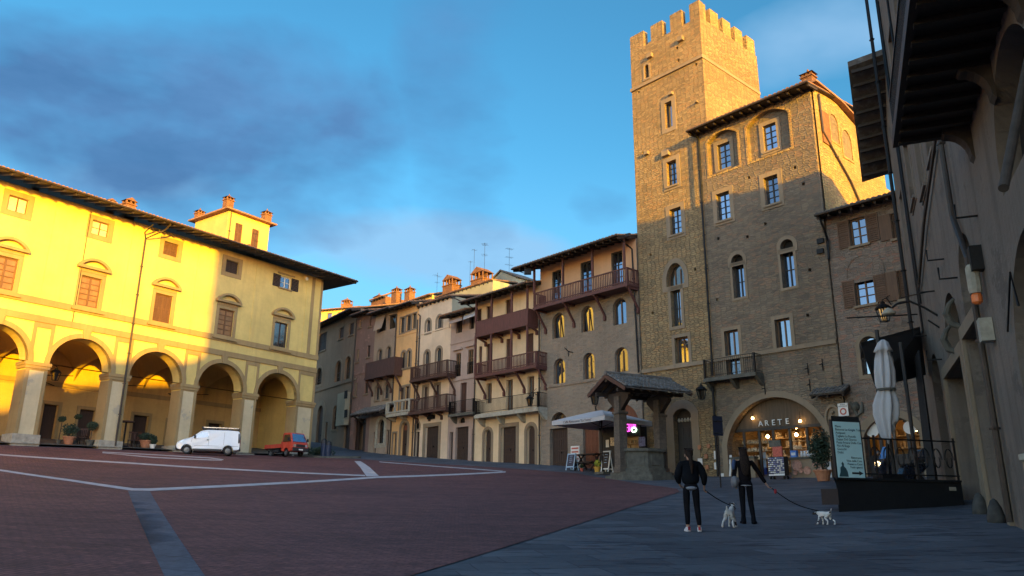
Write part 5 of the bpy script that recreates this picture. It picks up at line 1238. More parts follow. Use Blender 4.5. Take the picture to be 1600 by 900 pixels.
# ------------------------------------------------------------------ the well
def well():
    c = gh(1004, 749.5); ax = V((math.sin(R(62)), math.cos(R(62)), 0)); ay = V((-ax.y, ax.x, 0)); z0 = G(c.x, c.y) - .05
    # move to the true centre behind its near step
    c = c + V((.15, 1.0, 0)); z0 = G(c.x, c.y); c.z = z0
    t = thing('canopy_well', 'octagonal stone well under a tiled gable roof carried on two pillars', 'well', c)
    P = lambda x, y, z: c + ax*x + ay*y + V((0, 0, z))
    def octo(m, r, za, zb, r2=None):
        r2 = r2 or r; n = 8
        m.add([P(r*math.cos(R(22.5 + 45*k)), r*math.sin(R(22.5 + 45*k)), za) for k in range(n)] + [P(r2*math.cos(R(22.5 + 45*k)), r2*math.sin(R(22.5 + 45*k)), zb) for k in range(n)],
              [list(range(n))[::-1], list(range(n, 2*n))] + [[k, (k+1) % n, (k+1) % n + n, k + n] for k in range(n)])
    m = MB(); octo(m, 2.0, -.3, .12); octo(m, 1.75, .12, .3); m.build('step', M['stone_g'], t)
    m = MB(); octo(m, 1.42, .3, .5); octo(m, 1.32, .503, 1.36); octo(m, 1.44, 1.363, 1.52)
    for k in range(8):
        a = R(45*k); n_ = ax*math.cos(a) + ay*math.sin(a); u_ = -ax*math.sin(a) + ay*math.cos(a); q = c + n_*1.225 + V((0, 0, .93)); m.box(q, .62, .06, .55, (u_, n_, UP))
    m.build('parapet', M['stone_g'], t)
    for sx in (-1, 1):
        m = MB(); x = 1.34*sx
        m.box(P(x, 0, .42), .62, .62, .30, (ax, ay, UP)); m.box(P(x, 0, 1.95), .5, .5, 2.8, (ax, ay, UP)); m.box(P(x, 0, 3.42), .62, .62, .14, (ax, ay, UP)); m.box(P(x, 0, 3.9), .44, .44, .82, (ax, ay, UP))
        pil = m.build('pillar', M['pillar'], t)
        b = MB()
        for sy in (-1, 1): b.prism([P(x - .12, .22*sy, 3.55), P(x - .12, .95*sy, 4.18), P(x - .12, .95*sy, 4.32), P(x - .12, .22*sy, 4.32)], ax*.24)
        b.build('bracket', M['beam'], pil)
    L = 2.25; W = 1.75; za, ze = 5.45, 4.56
    b = MB(); b.box(P(0, 0, za - .28), 2*L - .1, .2, .24, (ax, ay, UP))
    for sy in (-1, 1): b.box(P(0, 1.0*sy, 4.5), 2*L - .1, .16, .18, (ax, ay, UP))
    for i in range(9):
        x = -L + .08 + (2*L - .16)*i/8
        for sy in (-1, 1): b.bar(P(x, 0, za - .12), P(x, W*sy*.98, ze - .1), .1, .12)
    for x in (-1.34, 1.34): b.box(P(x, 0, 4.42), .2, 2.2, .2, (ax, ay, UP))
    b.build('roof_frame', M['beam'], t)
    r = MB(); rr = random.Random(3)
    for sy in (-1, 1):
        r.hexa([P(-L, 0, za - .05), P(L, 0, za - .05), P(L, W*sy, ze - .05), P(-L, W*sy, ze - .05), P(-L, 0, za), P(L, 0, za), P(L, W*sy, ze), P(-L, W*sy, ze)])
        n = 19; w = 2*L/n
        for i in range(n):
            for k in range(6):
                f0, f1 = k/6, min(1.03, (k + 1.12)/6); x = -L + w*(i + .5) + rr.uniform(-.02, .02); Q = []
                for f, rad in ((f0, w*.40), (f1, w*.47)):
                    for tt in range(5):
                        th = math.pi*tt/4; Q.append(P(x - math.cos(th)*rad, W*sy*f, za + (ze - za)*f + math.sin(th)*rad*.8 + .03 + (.035 if f == f1 else 0) + .012*rr.random()))
                r.add(Q, [[tt, tt+1, tt+6, tt+5] for tt in range(4)] + [[5, 6, 7, 8, 9]])
    for i in range(12):
        x = -L + 2*L*(i + .5)/12; r.tube([P(x - .2, 0, za + .08), P(x + .2, 0, za + .08)], .13, 8)
    r.build('roof', M['tile_dk'], t)
    g = MB()
    for x in (-L + .02, L - .02):
        for sy in (-1, 1): g.bar(P(x, 0, za - .1), P(x, W*sy, ze - .1), .07, .2)
    g.build('barge_board', M['wood'], t)
M['pillar'] = m_brick('well_pillar_stone', (.23, .18, .145), (.18, .145, .118), (.12, .10, .085), .5, .3, 'Object', (R(90), 0, 0), .01, .4, .35)
well()

# ------------------------------------------------------------------ lanterns
def lantern(label, c, size=.9, wall=None, wn=None, lit=False, name='wall_lantern', group='old iron lanterns on the walls'):
    c = V(c); t = thing(name, label, 'lantern', c, group); s = size
    m = MB(); b0, b1 = s*.17, s*.30; z0, z1 = -s*.35, s*.18
    for i in range(4):
        a, b = R(45 + 90*i), R(135 + 90*i)
        p0, p1 = V((b0*math.cos(a), b0*math.sin(a), z0)), V((b1*math.cos(a), b1*math.sin(a), z1)); q0, q1 = V((b0*math.cos(b), b0*math.sin(b), z0)), V((b1*math.cos(b), b1*math.sin(b), z1))
        m.bar(c + p0, c + p1, .03*s + .012, .03*s + .012); m.bar(c + p0, c + q0, .03, .03); m.bar(c + p1, c + q1, .05, .05)
    m.build('cage', M['iron'], t)
    MB().lathe(c, [(b0*.62, z0 + .02), (b1*.66, z1 - .01)], 4).build('glass', M['glass_br'], t)
    MB().lathe(c, [(b1*1.12, z1), (b1*.75, z1 + s*.12), (b1*.3, z1 + s*.2), (b1*.32, z1 + s*.25), (.02, z1 + s*.32)], 8).build('cap', M['iron'], t)
    if wall is not None:
        w = V(wall); k = MB(); top = c + V((0, 0, -s*.42)) if (w - c).z < -.05 else c + V((0, 0, s*.55))
        mid = (top + w) / 2 + V((0, 0, -.18 if (w - c).z < -.05 else .2))
        k.tube([top, mid, w], .025, 6); k.tube([top, c + V((0, 0, z0 if (w - c).z < -.05 else z1 + s*.3))], .025, 6); k.tube([mid, w + V((0, 0, .45))], .018, 5); k.build('bracket', M['iron'], t)
    return t
lantern('iron lantern on a bracket on the grey stone house, above the white parasol', ROW.hit(929.5, 622, .8), 1.15, ROW.hit(932, 640, .02))
lantern('iron lantern with scrolled bracket on the palace wall, right of the well roof', PF.hit(1096, 614, 1.1), 1.0, PF.hit(1113, 612, .02))
lantern('iron lantern with a wide cap hanging on the rough stone house, over the folded parasol', ROW.hit(1381, 489, 1.3), 1.15, ROW.hit(1392, 475, .02))
lantern('iron lantern at the end of the stone balcony of the cream house', ROW.hit(828, 627, 1.15), .95, ROW.hit(838, 617, .02))
lantern('iron lantern hanging in an arch of the ochre arcade', LG.hit(87, 586, -.4), .95, LG.hit(75, 575, -.3), name='hanging_lantern')
def gooseneck():
    c = RW.hit(1455, 478, 0); t = thing('street_lamp', 'gooseneck street lamp reaching out from the right street front', 'street lamp', c)
    a, z = RW.sz(1462, 470); m = MB(); P = lambda o, dz, s_=0: RW.pt(a + s_, z + dz, o)
    m.tube([P(0, -.5), P(.35, -.2), P(.75, .05), P(1.15, 0), P(1.3, -.12)], .035, 7); m.tube([P(0, -.9), P(.3, -.62)], .03, 6); m.tube([P(0, .35), P(1.0, .2)], .02, 5); m.build('arm', M['iron'], t)
    MB().lathe(P(1.42, -.3), [(.02, .2), (.1, .16), (.22, .02), (.2, -.04), (.02, -.06)], 12).build('lamp_head', M['stone_w'], t, smooth=True)
    m = MB(); m.tube([RW.pt(8.5, 9.2, 0), RW.pt(8.4, 9.25, 2.6)], .03, 6); m.build('rod', M['iron'], t)
gooseneck()

# ------------------------------------------------------------------ shop in the palace vault
def shop():
    a0, a1, g0, zt, poly = PAL.shop; pl = PF; r = PAL.root; d = .55
    zl = Z(1213, 668, -.5, PF); inn = [p for p in poly]
    tym = [(a0, zl), (a1, zl)] + [p for p in poly[2:] if p[1] > zl]
    MB().pprism(pl, tym, -d - .1, -d).build('tympanum', M['reed'], r, pl)
    def X(x, y=700): return S(x, y, -.5, PF)
    m = MB(); m.pbox(pl, a0, a1, zl - .1, zl + .05, -d - .12, -d + .05)
    for x in (1141, 1163, 1187, 1209, 1235, 1262, 1289): a = X(x); m.pbox(pl, a - .06, a + .06, g0, zl - .1, -d - .1, -d + .02)
    sf = m.build('shop_front', M['frame_dk'], r, pl)
    MB().pbox(pl, a0 - .5, a1 + .5, g0, zl + .5, -4.1, -4).build('interior_wall', M['shopwall'], sf, pl)
    MB().pbox(pl, a0 - .5, a1 + .5, zl + .3, zl + .36, -4, -d - .15).build('interior_ceiling', M['shopwall'], sf, pl)
    sh = MB(); rr = random.Random(9)
    for k in range(4): sh.pbox(pl, a0 + .2, a1 - .2, g0 + .9 + k*.5, g0 + .95 + k*.5, -3.2, -2.8); 
    for x in (1146, 1170, 1240, 1275):
        a = X(x)
        for k in range(3): sh.pbox(pl, a - .75, a + .75, g0 + 1.25 + k*.42, g0 + 1.28 + k*.42, -1.7, -1.4)
    sh.build('shelf', M['goods'], sf, pl)['kind'] = 'stuff'
    gd = MB()
    for k in range(120):
        a = a0 + .3 + (a1-a0-.6)*rr.random(); z = g0 + .95 + rr.randrange(4)*.5; w = .06 + .1*rr.random(); gd.pbox(pl, a, a + w, z, z + .1 + .28*rr.random(), -3.1, -2.95)
    for x in (1146, 1170, 1240, 1275):
        for k in range(26):
            a = X(x) - .7 + 1.4*rr.random(); z = g0 + 1.28 + rr.randrange(3)*.42; gd.lathe(pl.pt(a, z, -1.55), [(.05, 0), (.07, .08), (.03, .16), (.035, .2)], 6)
    gd.build('merchandise', M['goods2'], sf, pl)['kind'] = 'stuff'
    for x, y, s_ in ((1176, 653.6, -.35), (1250, 658, -.35), (1244, 668, -1.0)):
        q = MB(); c = PF.hit(x, y, s_); q.lathe(c, [(.02, -.07), (.06, -.04), (.075, .0), (.04, .06), (.02, .08)], 10); lb = q.build('lamp_bulb', M['lamp'], sf, smooth=True)
        MB().tube([c + V((0, 0, .12)), c + V((0, 0, .5))], .012, 4).build('flex', M['iron'], sf)
    for k in range(3):                                # lamps deeper inside, unseen bulbs hung in a row
        c = pl.pt(a0 + (a1 - a0)*(.2 + .3*k), zl - .25, -2.3); MB().lathe(c, [(.02, -.1), (.09, -.05), (.1, .02), (.02, .1)], 8).build('lamp_bulb', M['lamp'], sf, smooth=True)
    for ch, x, y in zip('ARETE', (1188.5, 1198, 1208.5, 1218.5, 1230), (662.3, 661.4, 660.6, 659.8, 658.6)):
        lettering(ch, .42, PF.hit(x, y, -.42), -pl.u, UP, M['white'], sf, .02, root=1)
    # parapets under the windows, the right one hung with plates
    for (x0, x1), nm in (((1238, 1301), 'r'), ((1144, 1181), 'l')):
        b0, b1 = S(x1, 730, .35, PF), S(x0, 730, .35, PF); z1 = Z((x0+x1)/2, 713.5 if nm == 'r' else 714, .35, PF); gg = min(gz(b0, 0, PF), gz(b1, 0, PF)) - .2
        bb = MB().pbox(pl, b0, b1, gg, z1 - .1, .13, .45).build('parapet', M['ashlar'], r, pl)
        MB().pbox(pl, b0 - .05, b1 + .05, z1 - .097, z1, .1, .52).build('coping', M['stone_g'], bb, pl)
        if nm == 'r':
            for x, y, rad in ((1246, 727, .27), (1273, 726, .12), (1279, 722, .13), (1284, 734, .2), (1262, 735, .2), (1252, 735, .13), (1243, 738, .13), (1291, 725, .1)):
                c = PF.hit(x, y, .46); q = MB(); n = 16
                q.add([c + pl.u*math.cos(2*math.pi*k/n)*rad + UP*math.sin(2*math.pi*k/n)*rad + pl.n*.05 for k in range(n)] + [c + pl.u*math.cos(2*math.pi*k/n)*rad*.6 + UP*math.sin(2*math.pi*k/n)*rad*.6 + pl.n*.02 for k in range(n)],
                      [[k, (k+1) % n, (k+1) % n + n, k + n] for k in range(n)] + [list(range(n, 2*n))]); q.build('wall_plate', M['terra_p'], bb)
    # things standing about
    def upright(name, label, cat, x, yb, w, h, lean, mat, o=None, thick=.04, frame=None, yawpl=PF, legs=False):
        p = gh(x, yb); t = thing(name, label, cat, p); u = -yawpl.u; n = yawpl.n
        up = (UP * math.cos(lean) - n * math.sin(lean)); ax = (u, up.cross(u) * -1, up)
        c = p + up * (h/2 + .02); o = MB().box(c, w, thick, h, ax).build('board', mat, t)
        if frame:
            f = MB()
            for sx in (-1, 1): f.box(c + u*sx*w/2 - up*.02, .05, thick + .02, h + .08, ax)
            for sz in (-1, 1): f.box(c + up*sz*h/2, w + .05, thick + .018, .05, ax)
            f.build('frame', frame, t)
        if legs:
            k = MB(); k.box(p - n*.32 + UP*h*.48, .05, .03, h, (u, n, (UP + n*.3).normalized())); k.build('rear_leg', frame or M['iron'], t)
        return t, c, ax
    def print_lines(t, c, ax, w, h, rows, mat, o=.025, seed=1, frac=.8, rh=.4):
        rr = random.Random(seed); m = MB(); n = ax[1]
        for k in range(rows):
            z = h*(.42 - .84*(k + .5)/rows); x = -w*.42
            while x < w*.40:
                L = min(w*.02 + w*.16*rr.random(), w*.42 - x)
                if rr.random() < frac: m.box(c + ax[0]*(x + L/2) + ax[2]*z - n*o, L, .004, h*.84/rows*rh, ax)
                x += L + w*.03
        return m.build('print', mat, t)
    t, c, ax = upright('poster_stand', 'leaning white poster board crowded with red pictures, beside the signpost', 'poster stand', 1133, 745, .72, .95, .2, M['paper'])
    rr = random.Random(2)
    q = MB(); q2 = MB()
    for k in range(14): (q if k % 2 else q2).box(c + ax[0]*rr.uniform(-.26, .26) + ax[2]*rr.uniform(-.38, .38) - ax[1]*.024, rr.uniform(.1, .22), .004, rr.uniform(.05, .16), ax)
    q.build('picture', M['red_p'], t); q2.build('picture', M['dark_p'], t)
    c2 = c + ax[0]*.14 + ax[2]*.42 + ax[1]*.05; MB().box(c2, .5, .03, .5, ax).build('board', M['paper'], t); q = MB()
    for k in range(5): q.box(c2 + ax[2]*(.18 - .09*k) - ax[1]*.02, .36, .004, .045, ax)
    q.build('print', M['red_p'], t)
    t, c, ax = upright('banner_stand', 'narrow pale blue banner with a deep blue foot beside the shop door', 'banner', 1194.5, 742, .3, 1.2, .05, M['blue_l']); MB().box(c - ax[2]*.42 - ax[1]*.005, .302, .05, .36, ax).build('foot_panel', M['blue_d'], t)
    print_lines(t, c + ax[2]*.15, ax, .26, .7, 7, M['blue_d'], .024, 5)
    # postcard rack on castors
    p = gh(1218, 749); t = thing('postcard_rack', 'wheeled black rack packed with postcards before the shop door', 'postcard rack', p); u, n = -PF.u, PF.n; ax = (u, n, UP)
    MB().box(p + UP*.62, .86, .4, .9, ax).build('body', M['black'], t)
    q = MB(); q2 = MB(); rr = random.Random(6)
    for i in range(9):
        for j in range(9): (q if rr.random() < .55 else q2).box(p + u*(-.38 + .095*i) + UP*(.24 + .095*j) + n*.21, .075, .012, .055, ax)
    q.build('postcard', M['paper'], t)['kind'] = 'stuff'; q2.build('postcard', M['mauve_p'], t)['kind'] = 'stuff'
    m = MB(); m.box(p + UP*1.32 - n*.05, .5, .1, .5, ax); m.build('picture_panel', M['red_p'], t); MB().box(p + UP*1.72 - n*.05 - u*.1, .62, .1, .32, ax).build('header_panel', M['stone_g'], t); MB().box(p + UP*.2 + n*.22, .84, .02, .06, ax).build('base_rail', M['paper'], t)
    for sx in (-.36, .36):
        for sn in (-.16, .16): MB().tube([p + u*(sx - .03) + n*sn + UP*.08, p + u*(sx + .03) + n*sn + UP*.08], .08, 10).build('wheel', M['rubber'], t)
    t, c, ax = upright('price_board', 'slim white board with dark print at the foot of the evergreen bush', 'sign', 1297, 747, .2, .75, .03, M['paper']); print_lines(t, c, ax, .18, .7, 6, M['dark_p'], .024, 8)
    # goods on the parapet coping
    for nm, lab, x, mat, w, h in (('souvenir_box', 'bright blue souvenir box on the shop parapet', 1241.5, 'blue_p', .32, .34), ('jug', 'cluster of white glazed jugs on the shop parapet', 1258, 'glaze', 0, .3), ('bowl', 'stack of white bowls at the far end of the shop parapet', 1273, 'glaze', 0, .16)):
        c = PF.hit(x, 714, .3); c.z = Z(1269, 713.5, .35, PF)
        t = thing(nm, lab, 'souvenir', c)
        if w: MB().box(c + UP*h/2, w, .2, h, (PF.u, PF.n, UP)).build('box', M[mat], t); MB().box(c + UP*h*.5 + PF.n*.103, w*.7, .006, h*.4, (PF.u, PF.n, UP)).build('label', M['paper'], t)
        else:
            for k in range(3):
                q = MB(); q.lathe(c + PF.u*(k - 1)*-.17, [(.05, 0), (.085, h*.35), (.05, h*.8), (.065, h)], 10) if nm == 'jug' else q.lathe(c + PF.u*(k-1)*-.22, [(.05, 0), (.12, h*.6), (.13, h), (.1, h)], 10); q.build(nm, M[mat], t, smooth=True)
    for nm, x, y, w, h, lab in (('wall_notice', 1094, 722, .3, .4, 'white paper notice on the tower wall near the shop passage'), ('wall_notice', 1118, 711, .2, .45, 'small tall paper notice on the palace wall behind the signpost'), ('wall_notice', 1119.5, 728, .28, .38, 'low paper notice on the palace wall behind the signpost')):
        c = PF.hit(x, y, .03); t = MB().box(c, w, .02, h, (PF.u, PF.n, UP)).build(nm, M['paper']); tag(t, lab, 'notice', 'paper notices on the wall')
    for x, y, lab in ((1093, 699, 'small terracotta wall plaque nearest the tower door'), (1107, 697, 'terracotta wall plaque with a drip, left of the signpost'), (1103, 713, 'small terracotta plaque low between the notices'), (1105, 730, 'lowest terracotta plaque on the wall')):
        c = PF.hit(x, y, .03); t = MB().lathe(V((0, 0, 0)), [(.02, 0)], 3) if False else MB().box(c, .2, .07, .24, (PF.u, PF.n, UP)).build('wall_plaque', M['terra'], bevel=.02); tag(t, lab, 'plaque', 'clay plaques on the wall')
    # signpost seen from the back
    p = gh(1126.5, 762); top = atd(1116, 652, p.y); h = top.z - p.z + .05; t = thing('signpost', 'thin post carrying a dark blue traffic panel seen from behind', 'signpost', p)
    MB().tube([p - UP*.1, p + UP*h], .03, 8).build('post', M['iron'], t); u = V((1, .25, 0)).normalized(); n = V((.25, -1, 0)).normalized(); c = p + UP*(h - .42) + n*.05
    MB().box(c, .46, .02, .82, (u, n, UP)).build('panel', M['sign_b'], t); q = MB()
    for dz in (.2, -.3): q.box(c + UP*dz + n*.02, .48, .02, .035, (u, n, UP))
    q.build('clamp', M['chrome'], t)
    # devotional relief with its little tiled roof
    c = PF.hit(1303, 655, .06); t = thing('relief_shrine', 'carved stone relief in an oval frame under a small tiled canopy', 'relief', c); q = MB(); n_ = 22; ol = [(math.cos(2*math.pi*k/n_)*.42, math.sin(2*math.pi*k/n_)*.72) for k in range(n_)]
    f = lambda p_, o: c + PF.u*p_[0] + UP*p_[1] + PF.n*o
    q.add([f(p_, .12) for p_ in ol] + [f((p_[0]*.78, p_[1]*.82), .12) for p_ in ol] + [f((p_[0]*.74, p_[1]*.78), .0) for p_ in ol] + [f((p_[0]*1.04, p_[1]*1.04), -.05) for p_ in ol],
          [[k, (k+1) % n_, (k+1) % n_ + n_, k + n_] for k in range(n_)] + [[k + n_, (k+1) % n_ + n_, (k+1) % n_ + 2*n_, k + 2*n_] for k in range(n_)] + [[2*n_ + k for k in range(n_)]] + [[k, (k+1) % n_, (k+1) % n_ + 3*n_, k + 3*n_] for k in range(n_)]); q.build('frame', M['ashlar'], t)
    q = MB(); q.lathe(f((0, -.5), .05), [(.26, 0), (.24, .2), (.14, .5), (.17, .62), (.07, .7)], 10, 1, .6); q.lathe(f((.02, .22), .07), [(.03, 0), (.1, .08), (.1, .16), (.02, .24)], 8); q.lathe(f((.15, -.05), .12), [(.03, 0), (.08, .08), (.03, .2)], 8); q.build('figure', M['ashlar'], t, smooth=True)
    MB().box(f((0, -.8), .05), .9, .2, .12, (PF.u, PF.n, UP)).build('ledge', M['ashlar'], t)
    b0, b1 = S(1318, 612, .7, PF), S(1264, 612, .7, PF); hh = House.__new__(House); hh.pl = PF; hh.root = t; House.roof(hh, b0, b1, Z(1290, 614, .7, PF), .7, .05, .5, 'tile_dk', name='canopy', gutter=False, step=.2)
    # no stopping sign
    c = ROW.hit(1317.5, 640, .35); t = thing('parking_sign', 'small white sign with a red ring and black lettering beside the relief', 'sign', c); u, n = -ROW.u, ROW.n; MB().box(c, .5, .03, .62, (u, n, UP)).build('panel', M['paper'], t)
    q = MB(); k_ = 20; cc = c - UP*.09 + n*.02
    q.add([cc + (u*math.cos(2*math.pi*k/k_) + UP*math.sin(2*math.pi*k/k_))*r_ for r_ in (.17, .10) for k in range(k_)], [[k, (k+1) % k_, (k+1) % k_ + k_, k + k_] for k in range(k_)]); q.build('ring', M['red_p'], t)
    lettering('ZONA\nPEDONALE', .085, c + UP*.2 + n*.02, u, UP, M['dark_p'], t); MB().tube([c - n*.02, c - n*.4], .02, 5).build('bracket', M['iron'], t)
    # coat of arms stone on the rough house
    c = ROW.hit(1338, 637, .05); t = thing('carved_crest', 'weathered scrolled stone crest on the rough stone house', 'crest', c); q = MB(); q.tube([c + ROW.u*.3 + UP*.3, c + ROW.u*.12 + UP*.0, c + UP*-.4, c - ROW.u*.25 - UP*.2, c - ROW.u*.3 + UP*.25], [.06, .1, .09, .1, .05], 7); q.lathe(c - UP*.15 + ROW.n*.02, [(.03, 0), (.2, .1), (.22, .25), (.1, .42)], 10, 1, .5); q.build('relief', M['stone_g'], t, smooth=True)
    # evergreen in front of the shop
    pot_plant('evergreen_bush', 'tall dark evergreen bush in a pot between the shop and the turquoise menu', gh(1287, 752) , 'bush', 2.35, .62, 12, 'terra')
M['reed'] = m_wood('reed_panel', (.10, .07, .045), .8, 'UV', (9, .6, 1)); M['goods2'] = m_simple('bright_goods', (.55, .45, .33), .5, var=.7, scale=11); M['terra_p'] = m_simple('painted_pottery', (.42, .23, .17), .6, var=.35, scale=9)
M['red_p'] = m_simple('red_print', (.45, .10, .07), .7, var=.4, scale=14); M['dark_p'] = m_simple('dark_print', (.035, .03, .05), .7); M['blue_l'] = m_simple('pale_blue_print', (.35, .48, .68), .7, var=.1); M['blue_d'] = m_simple('deep_blue_print', (.02, .06, .38), .7)
M['mauve_p'] = m_simple('mixed_print', (.16, .17, .33), .6, var=.6, scale=13); M['blue_p'] = m_simple('bright_blue', (.08, .22, .6), .5); M['glaze'] = m_simple('white_glaze', (.62, .64, .7), .25, var=.05); M['sign_b'] = m_simple('dark_blue_panel', (.012, .016, .035), .5)
shop()
# ------------------------------------------------------------------ cafe before the stone house
def cafe():
    pl = ROW; hr = None
    g = lambda x, y: gh(x, y)
    # black kiosk front built in the arch
    b0, b1 = S(1003, 690, .5), S(938, 690, .5); g0 = min(gz(b0, .5), gz(b1, .5)) - .1; zt = g0 + 3.0
    c = pl.pt((b0+b1)/2, g0 + .1, .3); t = thing('cafe_kiosk', 'black timber cafe front with a lit serving window and pink neon behind the well', 'kiosk', c)
    m = MB(); w0, w1 = S(1013, 685, .5), S(983, 685, .5); wz0, wz1 = g0 + 1.25, g0 + 2.35
    m.pbox(pl, b0, b1, g0, wz0, .02, .6); m.pbox(pl, b0, b1, wz1, zt, .02, .6); x = (b0 + b1) / 2
    m.pbox(pl, x, b1, wz0, wz1, .02, .6); m.pbox(pl, b0, b0 + .15, wz0, wz1, .02, .6); m.build('kiosk_body', M['black'], t, pl)
    s = MB(); s.pbox(pl, b0 + .15, x, wz0, wz1, .1, .16); s.build('rear_panel', M['shopwall'], t, pl)
    s = MB(); rr = random.Random(3)
    for k in range(3): s.pbox(pl, b0 + .15, x, wz0 + .3*k + .05, wz0 + .3*k + .09, .16, .42)
    for k in range(22): a = b0 + .2 + (x - b0 - .4)*rr.random(); z = wz0 + .09 + .3*rr.randrange(3); s.pbox(pl, a, a + .08, z, z + .2, .22, .3)
    s.build('shelf', M['goods'], t, pl)
    MB().pbox(pl, b0 - .02, x + .05, wz0 - .06, wz0 + .02, .58, .85).build('counter', M['wood'], t, pl)
    for xx, yy, w, h, mt in ((957, 690, .35, .5, 'goods2'), (949, 693, .25, .45, 'paper'), (966, 694, .5, .6, 'red_p'), (1003, 690, .5, .55, 'mauve_p')):
        q = pl.hit(xx, yy, .62); MB().box(q, w, .02, h, (pl.u, pl.n, UP)).build('poster', M[mt], t)
    n = lettering('CLUB', .32, pl.hit(985.5, 665.5, .64), -pl.u, UP, M['neon'], t, .01); lettering('UP', .32, pl.hit(982.5, 672, .64), -pl.u, UP, M['neon'], t, .01)
    k_ = 18; cc = pl.hit(990.5, 671.5, .64); q = MB(); q.tube([cc + (-pl.u*math.cos(2*math.pi*k/k_)*.17 + UP*math.sin(2*math.pi*k/k_)*.13) for k in range(k_ + 1)], .045, 6, cap=False); q.build('neon_ring', M['neon_w'], t)
    # open white parasol
    c = gh(941, 736.5); c = pl.pt(pl.sz(941, 700, 2.6)[0], 0, 2.6); c.z = G(c.x, c.y); t = thing('parasol', 'open square white parasol with lettering on its valance over the cafe', 'parasol', c)
    za = Z(942, 640.5, 2.6); ze = Z(905, 658, 3.6); hw = 2.1; A = pl.u; B = pl.n; P = lambda x_, y_, z_: V((c.x, c.y, 0)) + A*x_ + B*y_ + V((0, 0, z_))
    m = MB(); N = 6; cs = [(-hw, -hw), (hw, -hw), (hw, hw), (-hw, hw)]
    for i in range(4):
        p, q = cs[i], cs[(i+1) % 4]; rows = []
        for k in range(N + 1):
            f = k/N; rows.append([P((p[0]*(1-s_) + q[0]*s_)*f, (p[1]*(1-s_) + q[1]*s_)*f, za - (za - ze)*f**1.12 - .05*math.sin(math.pi*s_)*f) for s_ in (0, .25, .5, .75, 1)])
        rows.append([r_ - V((0, 0, .24)) for r_ in rows[-1]])
        m.add([v for r_ in rows for v in r_], [[a*5+b, a*5+b+1, (a+1)*5+b+1, (a+1)*5+b] for a in range(N + 1) for b in range(4)])
    cn = m.build('canopy', M['cloth_w'], t)
    lettering('Caffè Ristorante "La Torre"', .2, P(0, hw + .02, ze - .15), -A, UP, M['dark_p'], cn, .003)
    MB().tube([P(0, 0, c.z - .1), P(0, 0, za)], .04, 8).build('pole', M['iron'], t); q = MB()
    for x_, y_ in cs: q.bar(P(x_*.97, y_*.97, ze + .0), P(0, 0, za - .1), .03, .04); q.bar(P(x_*.5, y_*.5, ze + (za - ze)*.46), P(0, 0, ze - .35), .03, .03)
    q.build('rib', M['iron'], t); MB().box(P(0, 0, c.z + .06), .7, .7, .14, (A, B, UP)).build('base', M['stone_g'], t)
    # boards and table
    def aframe(name, lab, x, yb, w, h, fm, pm):
        p = gh(x, yb); p = pl.pt(pl.sz(x, yb - 10, 2.0)[0], 0, 2.0); p.z = G(p.x, p.y); t = thing(name, lab, 'sandwich board', p); u, n = -pl.u, pl.n
        for sn in (1, -1):
            up = (UP - n*.22*sn).normalized(); nn = up.cross(u)*-1; c_ = p + n*.24*sn + up*(h/2); f = MB(); ax = (u, nn, up)
            for sx in (-1, 1): f.box(c_ + u*sx*(w/2 - .03), .06, .04, h, ax)
            for z_ in (-h*.30, h/2 - .04): f.box(c_ + up*z_, w, .038, .07, ax)
            fo = f.build('frame', M[fm], t); MB().box(c_ + up*h*.10, w - .1, .02, h*.74, ax).build('panel', M[pm], fo)
            if sn == 1:
                q = MB(); rr = random.Random(int(x))
                for k in range(4): q.box(c_ + up*(h*(.34 - .12*k)) + n*.03, (w - .3)*rr.uniform(.4, .9), .004, .022, ax)
                q.build('chalk_print', M['lblue'], fo)
    aframe('sandwich_board', 'pale blue framed sandwich board with a navy panel in front of the cafe', 894, 733, .68, 1.05, 'lblue', 'navy')
    aframe('menu_board', 'tall black chalkboard menu in a white frame at the cafe entrance', 948, 728, .62, 1.35, 'white', 'black')
    p = pl.pt(pl.sz(899, 715, 1.2)[0], 0, 1.2); p.z = G(p.x, p.y); t = thing('menu_stand', 'pinkish menu stand behind the sandwich board', 'menu stand', p); MB().box(p + UP*.95, .75, .05, 1.0, (pl.u, pl.n, UP)).build('board', M['paper'], t); q = MB()
    for k in range(4): q.box(p + UP*(1.3 - .22*k) + pl.n*.03, .6, .01, .1, (pl.u, pl.n, UP))
    q.build('print', M['red_p'], t); MB().tube([p, p + UP*.5], .03, 6).build('post', M['iron'], t)
    a = pl.sz(920, 715, 1.4)[0]; p = pl.pt(a, 0, 1.4); p.z = G(p.x, p.y); t = thing('picnic_table', 'dark wooden picnic table with benches under the parasol', 'table', p); u, n = pl.u, pl.n; ax = (u, n, UP)
    MB().box(p + UP*1.0, 1.7, .7, .05, ax).build('tabletop', M['beam'], t); 
    for s_ in (-.62, .62): MB().box(p + n*s_ + UP*.5, 1.7, .26, .05, ax).build('bench', M['beam'], t)
    for sx in (-.65, .65):
        q = MB(); q.bar(p + u*sx + n*-.6, p + u*sx + n*.25 + UP*1.0, .07, .07); q.bar(p + u*sx + n*.6, p + u*sx + n*-.25 + UP*1.0, .07, .07); q.bar(p + u*sx - n*.7 + UP*.46, p + u*sx + n*.7 + UP*.46, .06, .06); q.build('leg', M['beam'], t)
